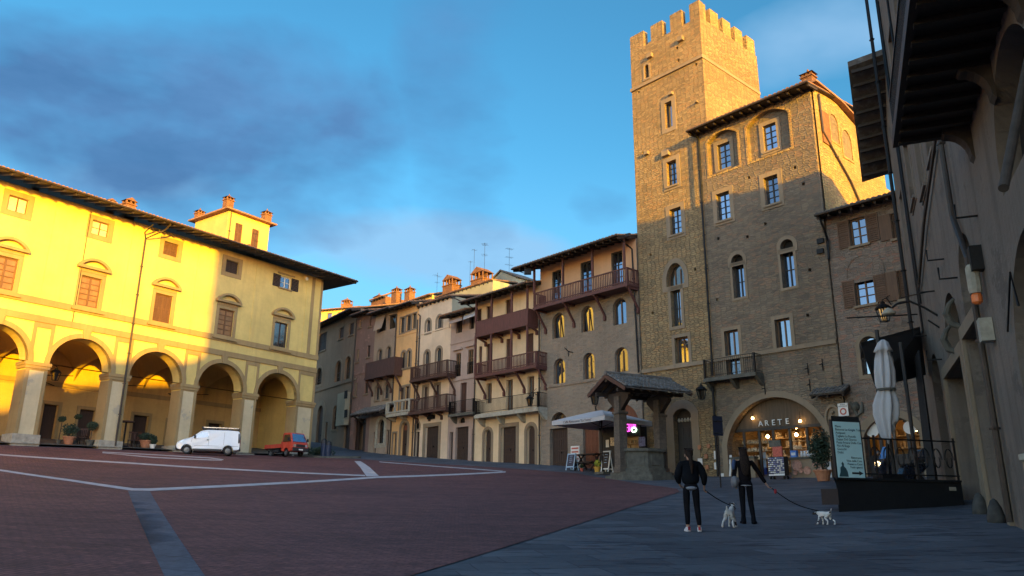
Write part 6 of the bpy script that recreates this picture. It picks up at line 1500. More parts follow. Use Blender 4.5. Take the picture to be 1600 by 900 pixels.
    for nm, lab, x, y, mt, r_ in (('planter', 'yellow green potted flowers beside the picnic table', 933, 719, 'flower', .22), ('planter', 'small red pot at the left foot of the picnic table', 909, 727, 'red_p', .12)):
        p = pl.pt(pl.sz(x, y, 2.1)[0], 0, 2.1); p.z = G(p.x, p.y); t = thing(nm, lab, 'plant', p, 'flower pots by the cafe'); MB().lathe(p, [(r_*.6, 0), (r_, r_*1.6), (r_*.9, r_*1.6), (r_*.85, r_*1.4)], 12).build('pot', M['red_p' if mt != 'flower' else 'ylw'], t)
        q = MB(); foliage(q, p + UP*(r_*2.6), r_*1.2, r_*1.2, r_*1.3, 130, .06, random.Random(5)); q.build('foliage', M[mt if mt == 'flower' else 'leaf'], t)
M['neon'] = m_emit('pink_neon', (1, .10, .70), .9); M['neon_w'] = m_emit('pale_neon', (.75, 1, .75), 1.0); M['lblue'] = m_simple('pale_blue_paint', (.34, .50, .68), .5, var=.05); M['navy'] = m_simple('navy_panel', (.015, .03, .07), .5); M['flower'] = m_simple('yellow_green_flowers', (.45, .5, .06), .7, var=.4, scale=15); M['ylw'] = m_simple('yellow_pot', (.6, .33, .05), .6)
cafe()

# ------------------------------------------------------------------ dining terrace on the right
def terrace():
    A = gh(1311, 800); Bq = gh(1507, 789.5); u = (Bq - A); u.z = 0; L = u.length; u.normalize(); bk = RW.u.copy(); n = V((u.y, -u.x, 0)); D = 5.2
    zt = A.z + .84; P = lambda x, y, z: V((A.x, A.y, 0)) + u*x + bk*y + V((0, 0, z)); P.__name__
    t = thing('dining_terrace', 'black raised dining terrace with curly railings below the dark awning', 'terrace', A)
    m = MB(); m.hexa([P(0, 0, A.z - .5), P(L, 0, A.z - .5), P(L, D, A.z - .5), P(0, D, A.z - .5), P(.0, 0, zt), P(L, 0, zt), P(L, D, zt), P(0, D, zt)])
    m.hexa([P(-.06, -.06, zt + .003), P(L + .02, -.06, zt + .003), P(L + .02, D, zt + .003), P(-.06, D, zt + .003), P(-.06, -.06, zt + .06), P(L + .02, -.06, zt + .06), P(L + .02, D, zt + .06), P(-.06, D, zt + .06)])
    m.build('platform', M['black'], t)
    MB().box(P(-.13, .4, A.z + .40), .25, .7, .42, (u, V((-u.y, u.x, 0)), UP)).build('step_box', M['black'], t)
    c = P(L - .35, -.02, A.z + .66); MB().box(c + n*.02, .22, .02, .1, (u, n, UP)).build('badge', M['stone_w'], t)
    r = MB(); z1 = zt + 1.15
    for f in (.02, .33, .66, .985): r.tube([P(L*f, .08, zt), P(L*f, .08, z1 + .1)], .035, 6)
    r.tube([P(0, .08, z1), P(L, .08, z1)], .022, 6); r.tube([P(0, .08, zt + .18), P(L, .08, zt + .18)], .018, 6)
    for k in range(7):
        cx = L*.28 + L*.70*(k + .5)/7
        for sg in (-1, 1): r.tube([P(cx + sg*.17*math.cos(q)*(1 - q/12), .08, zt + .62 + .36*math.sin(q)*(1 - q/12)) for q in [i*.45 for i in range(16)]], .010, 5)
    r.build('railing', M['iron'], t)
    s = MB(); s.hexa([P(.05, .25, zt + .06), P(.98, .25, zt + .06), P(.98, .29, zt + .06), P(.05, .29, zt + .06), P(.05, .25, zt + 1.75), P(.98, .25, zt + 1.75), P(.98, .29, zt + 1.75), P(.05, .29, zt + 1.75)]); s.build('screen_panel', M['black'], t)
    # awning roof and its posts, drapes
    w = MB(); a0 = atd(1346, 541, 25.0); a1 = RW.hit(1438, 515, .1); h = a0.z - .0; a2 = RW.hit(1447, 585, .1); a3 = atd(1368, 605, 24.4)
    w.prism([a0, a1, a1 + RW.u*2.6, a0 + RW.u*2.4], (0, 0, .12)); w.hexa([a3, a2, a2 + V((.05, .12, 0)), a3 + V((.05, .12, 0)), a0, a1, a1 + V((.05, .12, 0)), a0 + V((.05, .12, 0))]); w.build('awning', M['black'], t)
    for x, y in ((1.98, .6), (2.95, 2.2)): MB().tube([P(x, y, zt), P(x, y, a0.z)], .06, 8).build('post', M['black'], t)
    d = MB(); rr = random.Random(2); prev = None
    for k in range(15):
        f = k/14; p0 = RW.pt(4.4 + 1.9*f, zt + .1, .55 + .12*math.sin(k*2.1)); p1 = RW.pt(4.4 + 1.9*f, 7.0, .5 + .06*math.sin(k*2.1))
        if prev: d.add([prev[0], p0, p1, prev[1]], [[0, 1, 2, 3]])
        prev = (p0, p1)
    d.build('drape', M['drape'], t)
    # turquoise menu board
    c = P(.52, -.12, 0); bw, bh = .86, 1.5; u2 = u; up = UP; ax = (u2, V((-u2.y, u2.x, 0)), up); cz = zt + .06 + bh/2; c = V((c.x, c.y, cz)); nn = n
    b = thing('menu_sign', 'tall turquoise menu panel with dark text and an arrow on the terrace corner', 'sign', V((c.x, c.y, zt)))
    MB().box(c - nn*.05, bw + .1, .1, bh + .1, ax).build('frame', M['black'], b); MB().box(c + nn*.006, bw, .012, bh, ax).build('panel', M['turq'], b)
    lines = ['Menu', 'Bistecca La Griglia Toscana', 'Antipasti', 'Tagliata La Rucola', 'Zuppa Del Giorno', 'Pasta Fresca Della Casa', 'Pici Al Ragu', 'Gnocchi', 'Dolci']
    for k, tx in enumerate(lines): lettering(tx, .088, c + nn*.016 + u2*(-bw/2 + .05) + up*(bh/2 - .13 - .088*k), u2, up, M['teal_d'], b, .002, 'LEFT')
    for k, tx in enumerate(('Ristorante', 'Vino della Casa', 'Pranzo e Cena', 'Tutti i giorni')): lettering(tx, .08, c + nn*.016 + u2*(bw/2 - .05) + up*(bh/2 - .97 - .085*k), u2, up, M['teal_d'], b, .002, 'RIGHT')
    q = MB(); ac = c + nn*.014 + u2*.19 - up*(bh/2 - .12); q.add([ac + u2*x_ + up*y_ for x_, y_ in ((-.17, -.025), (.06, -.025), (.06, -.06), (.2, 0), (.06, .06), (.06, .025), (-.17, .025))], [[0, 1, 2, 3, 4, 5, 6]]); q.build('arrow', M['black'], b)
    q = MB(); ac = c + nn*.014 - u2*.26 - up*(bh/2 - .02); q.add([ac + u2*x_ + up*y_ for x_, y_ in ((-.14, 0), (.16, 0), (.14, .14), (.1, .22), (.04, .28), (.05, .34), (.01, .40), (-.03, .35), (-.02, .29), (-.08, .24), (-.09, .12))], [list(range(11))]); q.build('silhouette', M['teal_d'], b)
    # folded parasol
    base = P(1.75, .35, zt + .06); top = atd(1377, 532, base.y + .1); Hh = top.z - base.z; t2 = thing('folded_parasol', 'tall folded pale grey parasol tied at its waist on the terrace', 'parasol', base)
    lean = V((top.x - base.x, 0, 0)); 
    MB().tube([base, base + lean*.98 + V((0, 0, Hh - .05))], .045, 10).build('pole', M['iron'], t2)
    m = MB(); prof = [(0, .05), (.03, .15), (.09, .20), (.13, .225), (.135, .17), (.22, .21), (.35, .25), (.5, .245), (.545, .2), (.56, .19), (.63, .25), (.72, .30), (.82, .29), (.9, .24), (.965, .19), (1.0, .16)]; N = 48; Lc = Hh*.67; P_ = []
    for f, rad in prof:
        cc = base + lean*(1 - f*.55) + V((0, 0, Hh - f*Lc)); 
        for k in range(N):
            th = 2*math.pi*k/N; ru = 1 + (.24*math.sin(th*8 + f*2.0 + .5*math.sin(f*9)) + .14*math.sin(th*5 + 1 + f*5) + .07*math.sin(th*13 + f*11))*min(1, f*6); skew = (.35*max(0, math.sin(th - .6)) if f > .6 else 0)
            ext = .0 if f < .95 else .14*math.sin(th*3 + .5) + .1*math.sin(th*8)
            P_.append(cc + V((math.cos(th)*rad*ru*(1 + skew*(f - .5)), math.sin(th)*rad*ru*.8, -ext - (.25*max(0, -math.cos(th - .5)) if f > .95 else 0))))
    m.add(P_, [[i*N+k, i*N+(k+1) % N, (i+1)*N+(k+1) % N, (i+1)*N+k] for i in range(len(prof)-1) for k in range(N)] + [list(range(N))]); m.build('canopy', M['cloth_w'], t2, smooth=True)
    MB().lathe(base + lean*.7 + V((0, 0, Hh - .553*Lc - .03)), [(.27, 0), (.27, .06)], 16).build('strap', M['stone_g'], t2)
    MB().box(base + UP*.05, .6, .6, .1).build('base', M['iron'], t2)
    return P, zt, L
M['turq'] = m_simple('turquoise_print', (.52, .78, .82), .6, var=.05, scale=2); M['teal_d'] = m_simple('dark_teal_print', (.03, .08, .10), .6); M['drape'] = m_simple('black_drape', (.016, .016, .018), .9)
TP = terrace()

# ------------------------------------------------------------------ scooter parked behind the terrace
def scooter():
    base = atd(1410, 770, 28.6); base = V((base.x, base.y, G(base.x, base.y))); t = thing('scooter', 'dark touring scooter with its headlight on behind the terrace railing', 'scooter', base, rz=R(188)); L = dict(local=True)
    for x in (.72, -.68):
        w = MB(); n = 20; w.tube([(x + .22*math.cos(2*math.pi*k/n), 0, .29 + .22*math.sin(2*math.pi*k/n)) for k in range(n + 1)], .075, 8, cap=False); wo = w.build('wheel', M['rubber'], t, local=True, smooth=True)
        q = MB(); q.tube([(x, -.05, .29), (x, .05, .29)], .17, 14); q.build('rim', M['chrome'], wo, local=True)
    m = MB(); prof = [(.78, .62), (.86, .82), (.70, 1.0), (.52, 1.12), (.42, .95), (.36, .5), (.1, .36), (-.2, .42), (-.35, .6), (-.95, .78), (-1.0, .92), (-.55, .98), (-.1, .92), (-.05, .78), (.0, .5), (.3, .42), (.35, .3), (-.45, .28), (-.5, .45), (-.9, .6)]
    hull = [(.80, .55), (.9, .82), (.72, 1.05), (.5, 1.15), (.40, .98), (.30, .55), (.08, .46), (-.08, .8), (-.2, .92), (-.6, .96), (-1.02, 1.0), (-1.05, .86), (-.75, .62), (-.42, .5), (-.35, .26), (.36, .26), (.5, .5)]
    m.prism([(x, -.2, z) for x, z in hull], (0, .4, 0)); m.build('body', M['scoot'], t, local=True, bevel=.05)
    q = MB(); q.prism([(x, -.16, z) for x, z in ((-.02, .93), (-.5, .99), (-.62, 1.12), (-1.0, 1.14), (-1.02, 1.02), (-.6, .965), (-.2, .925))], (0, .32, 0)); q.build('seat', M['rubber'], t, local=True, bevel=.03)
    q = MB(); q.box((-1.05, 0, 1.32), .42, .46, .34); q.build('top_box', M['scoot'], t, local=True, bevel=.07)
    q = MB(); q.lathe((.84, 0, .86), [(.02, 0), (.1, .02), (.12, .1), (.06, .17)], 12, .7, 1.2); q.build('headlight', M['head_on'], t, local=True)
    q = MB(); q.tube([(.46, -.36, 1.14), (.5, 0, 1.1), (.46, .36, 1.14)], .02, 6); q.tube([(.5, 0, 1.1), (.68, 0, .7)], .035, 6); q.build('handlebar', M['iron'], t, local=True)
    for s in (-1, 1): q = MB(); q.tube([(.48, s*.28, 1.14), (.5, s*.36, 1.34)], .01, 4); q.box((.5, s*.38, 1.38), .03, .16, .1); q.build('mirror', M['chrome'], t, local=True)
    q = MB(); q.prism([(.62, -.2, 1.12), (.62, .2, 1.12), (.44, .15, 1.55), (.44, -.15, 1.55)], (.012, 0, .004)); q.build('windscreen', M['glass'], t, local=True)
    q = MB(); q.tube([(-.3, -.22, .3), (-1.0, -.24, .42)], [.05, .07], 8); q.build('exhaust', M['chrome'], t, local=True); q = MB(); q.tube([(-.1, .16, .4), (-.15, .3, .02)], .02, 5); q.build('stand', M['iron'], t, local=True)
M['scoot'] = m_simple('dark_blue_lacquer', (.018, .02, .03), .25, var=.1, coat=.5); M['head_on'] = m_emit('lit_headlight', (1, .72, .35), 3.0)
scooter()

# ------------------------------------------------------------------ small things on the right street front
M['stone_d'] = m_simple('dark_stone', (.05, .048, .045), .9, var=.35, scale=5, bump=.5)
def right_bits():
    for x, y, lab in ((1551, 819, 'squat dark stone cone guarding the gate jamb, nearer the terrace'), (1577, 826, 'squat dark stone cone guarding the wall, nearer the right edge')):
        p = RW.pt(RW.sz(x, y)[0], 0, .22); p.z = G(p.x, p.y); t = MB().lathe(p - UP*.1, [(.19, 0), (.19, .2), (.14, .42), (.07, .58), (.02, .62)], 14).build('guard_stone', M['stone_d'], smooth=True); tag(t, lab, 'guard stone', 'guard stones along the wall')
    p = RW.pt(-8.0, 0, .55); p = V((9.58, 14.15, 0)); p.z = G(p.x, p.y); t = thing('stone_post', 'thick pale ochre stone post cut by the right edge of the view', 'post', p)
    MB().lathe(p, [(.36, -.2), (.34, .9), (.33, 1.42)], 24).build('shaft', M['cream_s'], t, smooth=True); MB().lathe(p, [(.33, 1.423), (.38, 1.46), (.38, 1.56), (.2, 1.6)], 24).build('cap', M['stone_w'], t)
M['cream_s'] = m_simple('ochre_post_stone', (.36, .25, .14), .9, var=.2, scale=3, bump=.3)
right_bits()

# ------------------------------------------------------------------ under the arcade
def arcade_bits():
    f = lambda a, o: (lambda q: V((q.x, q.y, G(q.x, q.y) + .14)))(LG.pt(a, 0, o))
    sA = lambda x, y, o: LG.sz(x, y, o)[0]
    grp = 'plants in pots along the arcade'
    pot_plant('potted_shrub', 'wide terracotta pot with a low dense shrub between the first arcade piers', f(sA(108, 685, -.6), -.6), 'bush', 1.3, .6, 21, 'terra', grp)
    pot_plant('potted_tree', 'clipped ball tree in a pot left of the second arcade pier', f(sA(142, 680, -.5), -.5), 'standard', 1.6, .42, 22, 'stone_g', grp)
    pot_plant('potted_tree', 'thin dark ball tree near the arcade door, leftmost of the potted trees', f(sA(93, 680, -1.0), -1.0), 'standard', 1.75, .28, 23, 'stone_g', grp)
    pot_plant('potted_tree', 'slim two tiered topiary behind the wide terracotta pot', f(sA(118, 680, -1.4), -1.4), 'standard', 1.95, .26, 24, 'stone_g', grp)
    pot_plant('potted_shrub', 'sprawling green shrub in a low pot in the third arch', f(sA(228, 690, -.6), -.6), 'bush', 1.0, .62, 25, 'terra', grp)
    pot_plant('potted_shrub', 'small shrub in a white pot beside the dark door of the third arch', f(sA(239, 693, -.3), -.3), 'bush', .85, .34, 26, 'white', grp)
    # tall bar table and chairs
    p = f(sA(193, 690, -.8), -.8); t = thing('bar_table', 'tall dark bar table beside the second arcade pier', 'table', p); MB().lathe(p, [(.5, 1.62), (.52, 1.66), (.5, 1.7)], 14).build('tabletop', M['wood'], t); MB().tube([p, p + UP*1.62], .06, 8).build('leg', M['iron'], t); MB().lathe(p, [(.34, 0), (.3, .05), (.08, .1)], 14).build('foot', M['iron'], t)
    def chair(lab, a, o, rz, src=None):
        p = f(a, o)
        if src: c = copy_tree(src); c.location = p; c.rotation_euler = (0, 0, rz); c['label'] = lab; return c
        t = thing('cafe_chair', lab, 'chair', p, 'dark cafe chairs under the arcade', rz)
        MB().box((0, 0, .46), .44, .44, .04).build('seat', M['wood'], t, local=True); q = MB()
        for k in range(4): q.box((-.16 + .105*k, .2, .78), .05, .02, .42)
        q.box((0, .2, 1.0), .46, .035, .07); q.build('backrest', M['wood'], t, local=True)
        for sx in (-.19, .19):
            for sy in (-.19, .19): MB().box((sx, sy, .22), .04, .04, .44).build('leg', M['iron'], t, local=True)
        return t
    c0 = chair('dark cafe chair nearest the tall bar table', sA(205, 690, -1.0), -1.0, .4)
    for k, (x, o, rz, lab) in enumerate(((213, -.9, 1.4, 'dark cafe chair in the middle of the third arch'), (221, -1.3, 2.6, 'dark cafe chair by the sprawling shrub'), (128, -1.2, .2, 'dark cafe chair behind the ball tree'), (150, -1.3, 1.1, 'dark cafe chair beside the second arcade pier'))): chair(lab, sA(x, 690, o), o, rz, c0)
    # kerbed island with hedge, bin and bollards past the palazzo corner
    p = LG.pt(2.0, 0, 2.2); p = V((-14.2, 61.3, 0)); p.z = G(p.x, p.y); q = MB(); n = 20
    q.add([V((p.x + 2.6*math.cos(2*math.pi*k/n) + (.0), p.y + 1.3*math.sin(2*math.pi*k/n), G(p.x + 2.6*math.cos(2*math.pi*k/n), p.y + 1.3*math.sin(2*math.pi*k/n)) + z)) for z in (-.1, .13) for k in range(n)], [[k, (k+1) % n, (k+1) % n + n, k + n] for k in range(n)] + [[n + k for k in range(n)]]); o = q.build('kerb_island', M['stone_g']); o['kind'] = 'structure'
    h = thing('low_hedge', 'low dark clipped hedge on the kerbed island beside the red pickup', 'hedge', p + V((-.7, 0, .1))); q = MB(); rr = random.Random(8)
    foliage(q, p + V((-.7, .1, .45)), 1.5, .7, .45, 900, .09, rr); q.build('foliage', M['leaf_dk'], h)
    for x, y, hgt, lab in ((519.5, 712, 1.35, 'taller dark blue waste bin on the kerbed island'), (526.5, 712, 1.2, 'shorter dark blue waste bin at the tip of the kerbed island')):
        b = gh(x, y + 1); b = V((b.x, b.y, 0)); b = V(((x - 800)/1180*60.5, 60.6, 0)); b.z = G(b.x, b.y) + .1; t = thing('waste_bin', lab, 'bin', b, 'waste bins on the island'); MB().lathe(b, [(.2, 0), (.24, hgt*.7), (.25, hgt*.72)], 12).build('bin_body', M['navy'], t); MB().lathe(b + UP*hgt*.725, [(.26, 0), (.2, hgt*.2), (.05, hgt*.27)], 12).build('lid', M['black'], t)
arcade_bits()
# ------------------------------------------------------------------ vehicles (local axes: x forward, y left)
M['van_w'] = m_simple('white_car_paint', (.66, .70, .76), .3, var=.03, coat=.6); M['car_red'] = m_simple('faded_red_paint', (.52, .06, .035), .4, var=.12, scale=2.5, coat=.3)
M['plastic'] = m_simple('dark_grey_plastic', (.025, .027, .032), .55); M['lens'] = m_glass('headlight_lens', (.4, .42, .45), .4, .05); M['lens_r'] = m_simple('red_lens', (.35, .02, .015), .25); M['car_glass'] = m_glass('car_window', (.012, .014, .018), .3, .03)
def wheel(t, x, y, r, w):
    m = MB(); s = 1 if y > 0 else -1; n = 22
    pr = [(r*.62, -w/2), (r*.92, -w/2), (r, -w*.36), (r, w*.36), (r*.92, w/2), (r*.62, w/2)]
    m.add([(x + q*math.cos(2*math.pi*k/n), y + yy, r + q*math.sin(2*math.pi*k/n)) for q, yy in pr for k in range(n)], [[i*n+k, i*n+(k+1) % n, (i+1)*n+(k+1) % n, (i+1)*n+k] for i in range(5) for k in range(n)])
    wo = m.build('wheel', M['rubber'], t, local=True, smooth=False); q = MB()
    q.add([(x + rr*math.cos(2*math.pi*k/n), y + s*yy, r + rr*math.sin(2*math.pi*k/n)) for rr, yy in ((r*.64, w*.42), (r*.55, w*.30), (r*.2, w*.38), (.01, w*.4)) for k in range(n)], [[i*n+k, i*n+(k+1) % n, (i+1)*n+(k+1) % n, (i+1)*n+k] for i in range(3) for k in range(n)]); q.build('rim', M['chrome_d'], wo, local=True)
M['chrome_d'] = m_simple('steel_wheel', (.16, .165, .175), .45, .6)
def loft_body(prof, wid, name, mat, t, bevel=.04):
    m = MB(); n = len(prof); L = [(x, wid(x, z), z) for x, z in prof]; Rr = [(x, -wid(x, z), z) for x, z in prof]
    m.add(L + Rr, [list(range(n)), list(range(n, 2*n))[::-1]] + [[i, (i+1) % n, (i+1) % n + n, i + n] for i in range(n)])
    return m.build(name, mat, t, local=True, bevel=bevel)
def arcpts(cx, cz, r, a0, a1, n): return [(cx + r*math.cos(R(a0 + (a1-a0)*k/n)), cz + r*math.sin(R(a0 + (a1-a0)*k/n))) for k in range(n + 1)]
def van():
    c = LG.pt(-9.15, 0, 3.6); p = LG.hit(327, 690, 3.6); c = V((p.x, p.y, 0)); c.z = G(c.x, c.y); d = V((-.945, -.30, 0)); t = thing('delivery_van', 'white panel van with a ladder rack on its roof parked before the arcade', 'van', c, rz=math.atan2(d.y, d.x)); t.scale = (.82, .82, .82)
    wid = lambda x, z: (.95 if z < 1.05 else .95 - (z - 1.05)*.17) - (.10*max(0, (x - 1.7))**1.5 if x > 1.7 else 0)
    prof = [(2.32, .42), (2.40, .62), (2.36, .86), (2.20, 1.0), (1.85, 1.16), (1.30, 1.34), (.72, 1.80), (.5, 1.91), (.2, 1.965), (-1.4, 1.97), (-2.2, 1.93), (-2.33, 1.80), (-2.40, 1.0), (-2.40, .45), (-2.1, .36)] + arcpts(-1.52, .34, .40, 178, 2, 10) + [(-.9, .30), (.95, .30)] + arcpts(1.58, .34, .40, 178, 2, 10) + [(2.15, .34)]
    loft_body(prof, wid, 'body', M['van_w'], t, .05)
    for x in (1.58, -1.52):
        for y in (.80, -.80): wheel(t, x, y, .335, .2)
    for s in (1, -1):
        Y = lambda x, z, o=.006: s*(wid(x, z) + o)
        def panel(pts, nm, mt, o=.006): m = MB(); m.add([(x, Y(x, z, o), z) for x, z in pts] + [(x, Y(x, z, -.03), z) for x, z in pts], [list(range(len(pts)))] + [[i, (i+1) % len(pts), (i+1) % len(pts) + len(pts), i + len(pts)] for i in range(len(pts))]); return m.build(nm, M[mt], t, local=True)
        panel([(1.18, 1.28), (.72, 1.66), (.48, 1.76), (.12, 1.76), (.05, 1.40), (.3, 1.30)], 'side_window', 'car_glass')
        for pts in ([(1.35, .45), (1.335, .45), (1.25, 1.24), (1.265, 1.24)], [(0, .42), (-.015, .42), (-.015, 1.8), (0, 1.8)], [(-1.15, .8), (-1.165, .8), (-1.165, 1.8), (-1.15, 1.8)], [(2.0, .66), (2.0, .675), (-2.3, .70), (-2.3, .685)]): panel(pts, 'door_seam', 'plastic', .003)
        panel([(.14, 1.12), (.14, 1.18), (.02, 1.18), (.02, 1.12)], 'door_handle', 'plastic', .03)
        panel([(1.15, .30), (1.15, .44), (-1.05, .44), (-1.05, .30)], 'sill_trim', 'plastic', .014)
        panel([(2.30, .84), (2.22, 1.0), (1.86, 1.15), (1.9, .98)], 'headlight', 'lens', .012)
        panel([(-2.30, 1.75), (-2.385, 1.1), (-2.385, .95), (-2.26, .95), (-2.22, 1.72)], 'rear_pillar', 'plastic', .01)
        q = MB(); q.box((1.05, s*1.06, 1.36), .14, .24, .26); q.build('mirror', M['plastic'], t, local=True, bevel=.03)
    q = MB(); q.prism([(2.44, -.8, .36), (2.46, -.8, .66), (2.34, -.8, .70), (2.2, -.8, .36)], (0, 1.6, 0)); q.build('bumper', M['plastic'], t, local=True, bevel=.03)
    q = MB(); q.prism([(-2.46, -.88, .42), (-2.46, -.88, .64), (-2.36, -.88, .64), (-2.36, -.88, .42)], (0, 1.76, 0)); q.build('bumper', M['plastic'], t, local=True, bevel=.03)
    q = MB(); ws = [(1.30, 1.352), (.75, 1.79)]; q.add([(x + .012, y, z + .012) for x, z in ws for y in ((-wid(x, z) + .1), (wid(x, z) - .1))], [[0, 1, 3, 2]]); q.build('windscreen', M['car_glass'], t, local=True)
    for s in (1, -1):
        q = MB(); q.box((-2.402, s*.43, 1.35), .02, .72, .55); q.build('rear_window', M['car_glass'], t, local=True); q = MB(); q.box((-2.402, s*.83, 1.0), .03, .12, .5); q.build('tail_light', M['lens_r'], t, local=True)
    q = MB()
    for y in (-.66, .66): q.box((-.85, y, 2.12), 2.9, .06, .05)
    for x in (-2.2, -1.3, -.4, .5): q.box((x, 0, 2.12), .06, 1.4, .05); q.box((x, .66, 2.04), .05, .05, .14); q.box((x, -.66, 2.04), .05, .05, .14)
    q.box((.58, 0, 2.15), .1, 1.4, .16); rk = q.build('roof_rack', M['plastic'], t, local=True)
    q = MB()
    for y in (-.3, .12): q.box((-.8, y, 2.2), 2.7, .06, .07)
    for k in range(9): q.box((-2.0 + .3*k, -.09, 2.2), .04, .4, .04)
    q.build('ladder', M['chrome'], rk, local=True)
van()
def pickup():
    p = LG.hit(447, 705, 2.7); c = V((p.x, p.y, 0)); c.z = G(c.x, c.y); d = V((.767, -.64, 0)); t = thing('pickup_truck', 'small red flatbed pickup with a boxy cab parked at the palazzo corner', 'pickup', c, rz=math.atan2(d.y, d.x))
    wid = lambda x, z: .70 if z < .95 else .70 - (z - .95)*.14
    prof = [(1.72, .36), (1.76, .62), (1.72, .92), (1.62, 1.0), (1.30, 1.62), (1.18, 1.70), (.42, 1.72), (.34, 1.62), (.34, .40), (.55, .36)] + arcpts(.98, .28, .31, 172, 8, 9) + [(1.35, .34)]
    loft_body(prof, wid, 'cab', M['car_red'], t, .035)
    for x, y in ((.98, .6), (.98, -.6), (-1.0, .6), (-1.0, -.6)): wheel(t, x, y, .265, .16)
    q = MB(); q.box((-.72, 0, .62), 2.06, 1.36, .06); b = q.build('flatbed', M['plastic'], t, local=True)
    for nm, cc, sz in (('side_board', (-.72, .70, .77), (2.1, .04, .28)), ('side_board', (-.72, -.70, .77), (2.1, .04, .28)), ('tail_board', (-1.75, 0, .77), (.04, 1.36, .28)), ('head_board', (.31, 0, .85), (.04, 1.36, .45))):
        q = MB(); q.box(cc, *sz); q.build(nm, M['car_red'], b, local=True)
    q = MB(); q.box((-.7, .3, .45), 2.3, .1, .14); q.box((-.7, -.3, .45), 2.3, .1, .14); q.box((-.35, -.55, .42), .6, .2, .2); q.build('chassis', M['plastic'], t, local=True)
    ws = [(1.64, 1.02), (1.315, 1.61)]; q = MB(); q.add([(x + .016, y, z + .010) for x, z in ws for y in (-wid(x, z) + .09, wid(x, z) - .09)], [[0, 1, 3, 2]]); q.build('windscreen', M['wind_b'], t, local=True)
    for s in (1, -1):
        Y = lambda z, o: s*(wid(0, z) + o); pts = [(1.5, 1.04), (1.24, 1.56), (.56, 1.56), (.52, 1.04)]; q = MB(); q.add([(x, Y(z, .006), z) for x, z in pts], [[0, 1, 2, 3]]); q.build('side_window', M['car_glass'], t, local=True)
        for x0, x1, z0, z1 in ((.44, .455, .45, 1.6),): q = MB(); q.add([(x0, Y(z0, .004), z0), (x1, Y(z0, .004), z0), (x1, Y(z1, .004), z1), (x0, Y(z1, .004), z1)], [[0, 1, 2, 3]]); q.build('door_seam', M['plastic'], t, local=True)
        q = MB(); q.lathe((1.745, s*.5, .78), [(.02, -.02), (.1, -.02)], 12) if False else q.tube([(1.72, s*.5, .74), (1.775, s*.5, .74)], .095, 14); q.build('headlight', M['lens'], t, local=True)
        q = MB(); q.box((1.42, s*.84, 1.2), .05, .16, .22); q.tube([(1.45, s*.68, 1.1), (1.42, s*.8, 1.15)], .015, 5); q.build('mirror', M['plastic'], t, local=True)
        q = MB(); q.box((-1.76, s*.5, .58), .03, .2, .1); q.build('tail_light', M['lens_r'], t, local=True)
    q = MB(); q.box((1.78, 0, .48), .08, 1.38, .26); q.box((1.765, 0, .74), .03, .78, .2); q.build('bumper', M['plastic'], t, local=True, bevel=.015)
    q = MB(); q.box((1.825, 0, .46), .012, .36, .1); q.build('number_plate', M['paper'], t, local=True)
    q = MB(); q.tube([(1.25, .4, 1.7), (1.2, .42, 1.95)], .008, 4); q.build('aerial', M['iron'], t, local=True)
M['wind_b'] = m_glass('windscreen', (.05, .09, .2), .55, .02)
pickup()

# ------------------------------------------------------------------ people and dogs
def skin(name, joints, edges, mat, parent, sub=2, smooth=True):
    ks = list(joints); me = bpy.data.meshes.new(name); me.from_pydata([joints[k][0] for k in ks], [(ks.index(a), ks.index(b)) for a, b in edges], []); me.update()
    o = bpy.data.objects.new(name, me); COL.objects.link(o); me.materials.append(mat); o.parent = parent
    md = o.modifiers.new('skin', 'SKIN'); md.use_smooth_shade = True; md.branch_smoothing = .6
    for i, k in enumerate(ks):
        r = joints[k][1]; sv = me.skin_vertices[0].data[i]; sv.radius = r if isinstance(r, tuple) else (r, r); sv.use_root = i == 0
    s = o.modifiers.new('subdivision', 'SUBSURF'); s.levels = sub; s.render_levels = sub
    return o
def chain(*k): return list(zip(k, k[1:]))
def hand(J, E, wrist, hd, side, curl):               # palm, five fingers and a thumb
    w = V(J[wrist][0]); hd = V(hd).normalized(); lat = hd.cross(V((0, 1, 0)).cross(hd)).normalized() if False else V((0, 1, 0)) - hd*hd.y; lat.normalize(); pn = hd.cross(lat)
    pm = wrist + '_palm'; J[pm] = (tuple(w + hd*.075), (.036, .018)); E.append((wrist, pm))
    for i, L in enumerate((.062, .072, .068, .052)):
        b = w + hd*.095 + lat*(.03 - .02*i); J[f'{pm}{i}a'] = (tuple(b), .0095); e1 = b + hd*L*.55 + pn*curl*.02; J[f'{pm}{i}b'] = (tuple(e1), .0085); J[f'{pm}{i}c'] = (tuple(e1 + hd*L*.3 + pn*curl*.04), .007); E += chain(pm, f'{pm}{i}a', f'{pm}{i}b', f'{pm}{i}c')
    b = w + hd*.045 + lat*.04; J[pm + 'ta'] = (tuple(b), .011); J[pm + 'tb'] = (tuple(b + hd*.03 + lat*.02), .0095); J[pm + 'tc'] = (tuple(b + hd*.055 + lat*.015 + pn*curl*.02), .008); E += chain(wrist, pm + 'ta', pm + 'tb', pm + 'tc')
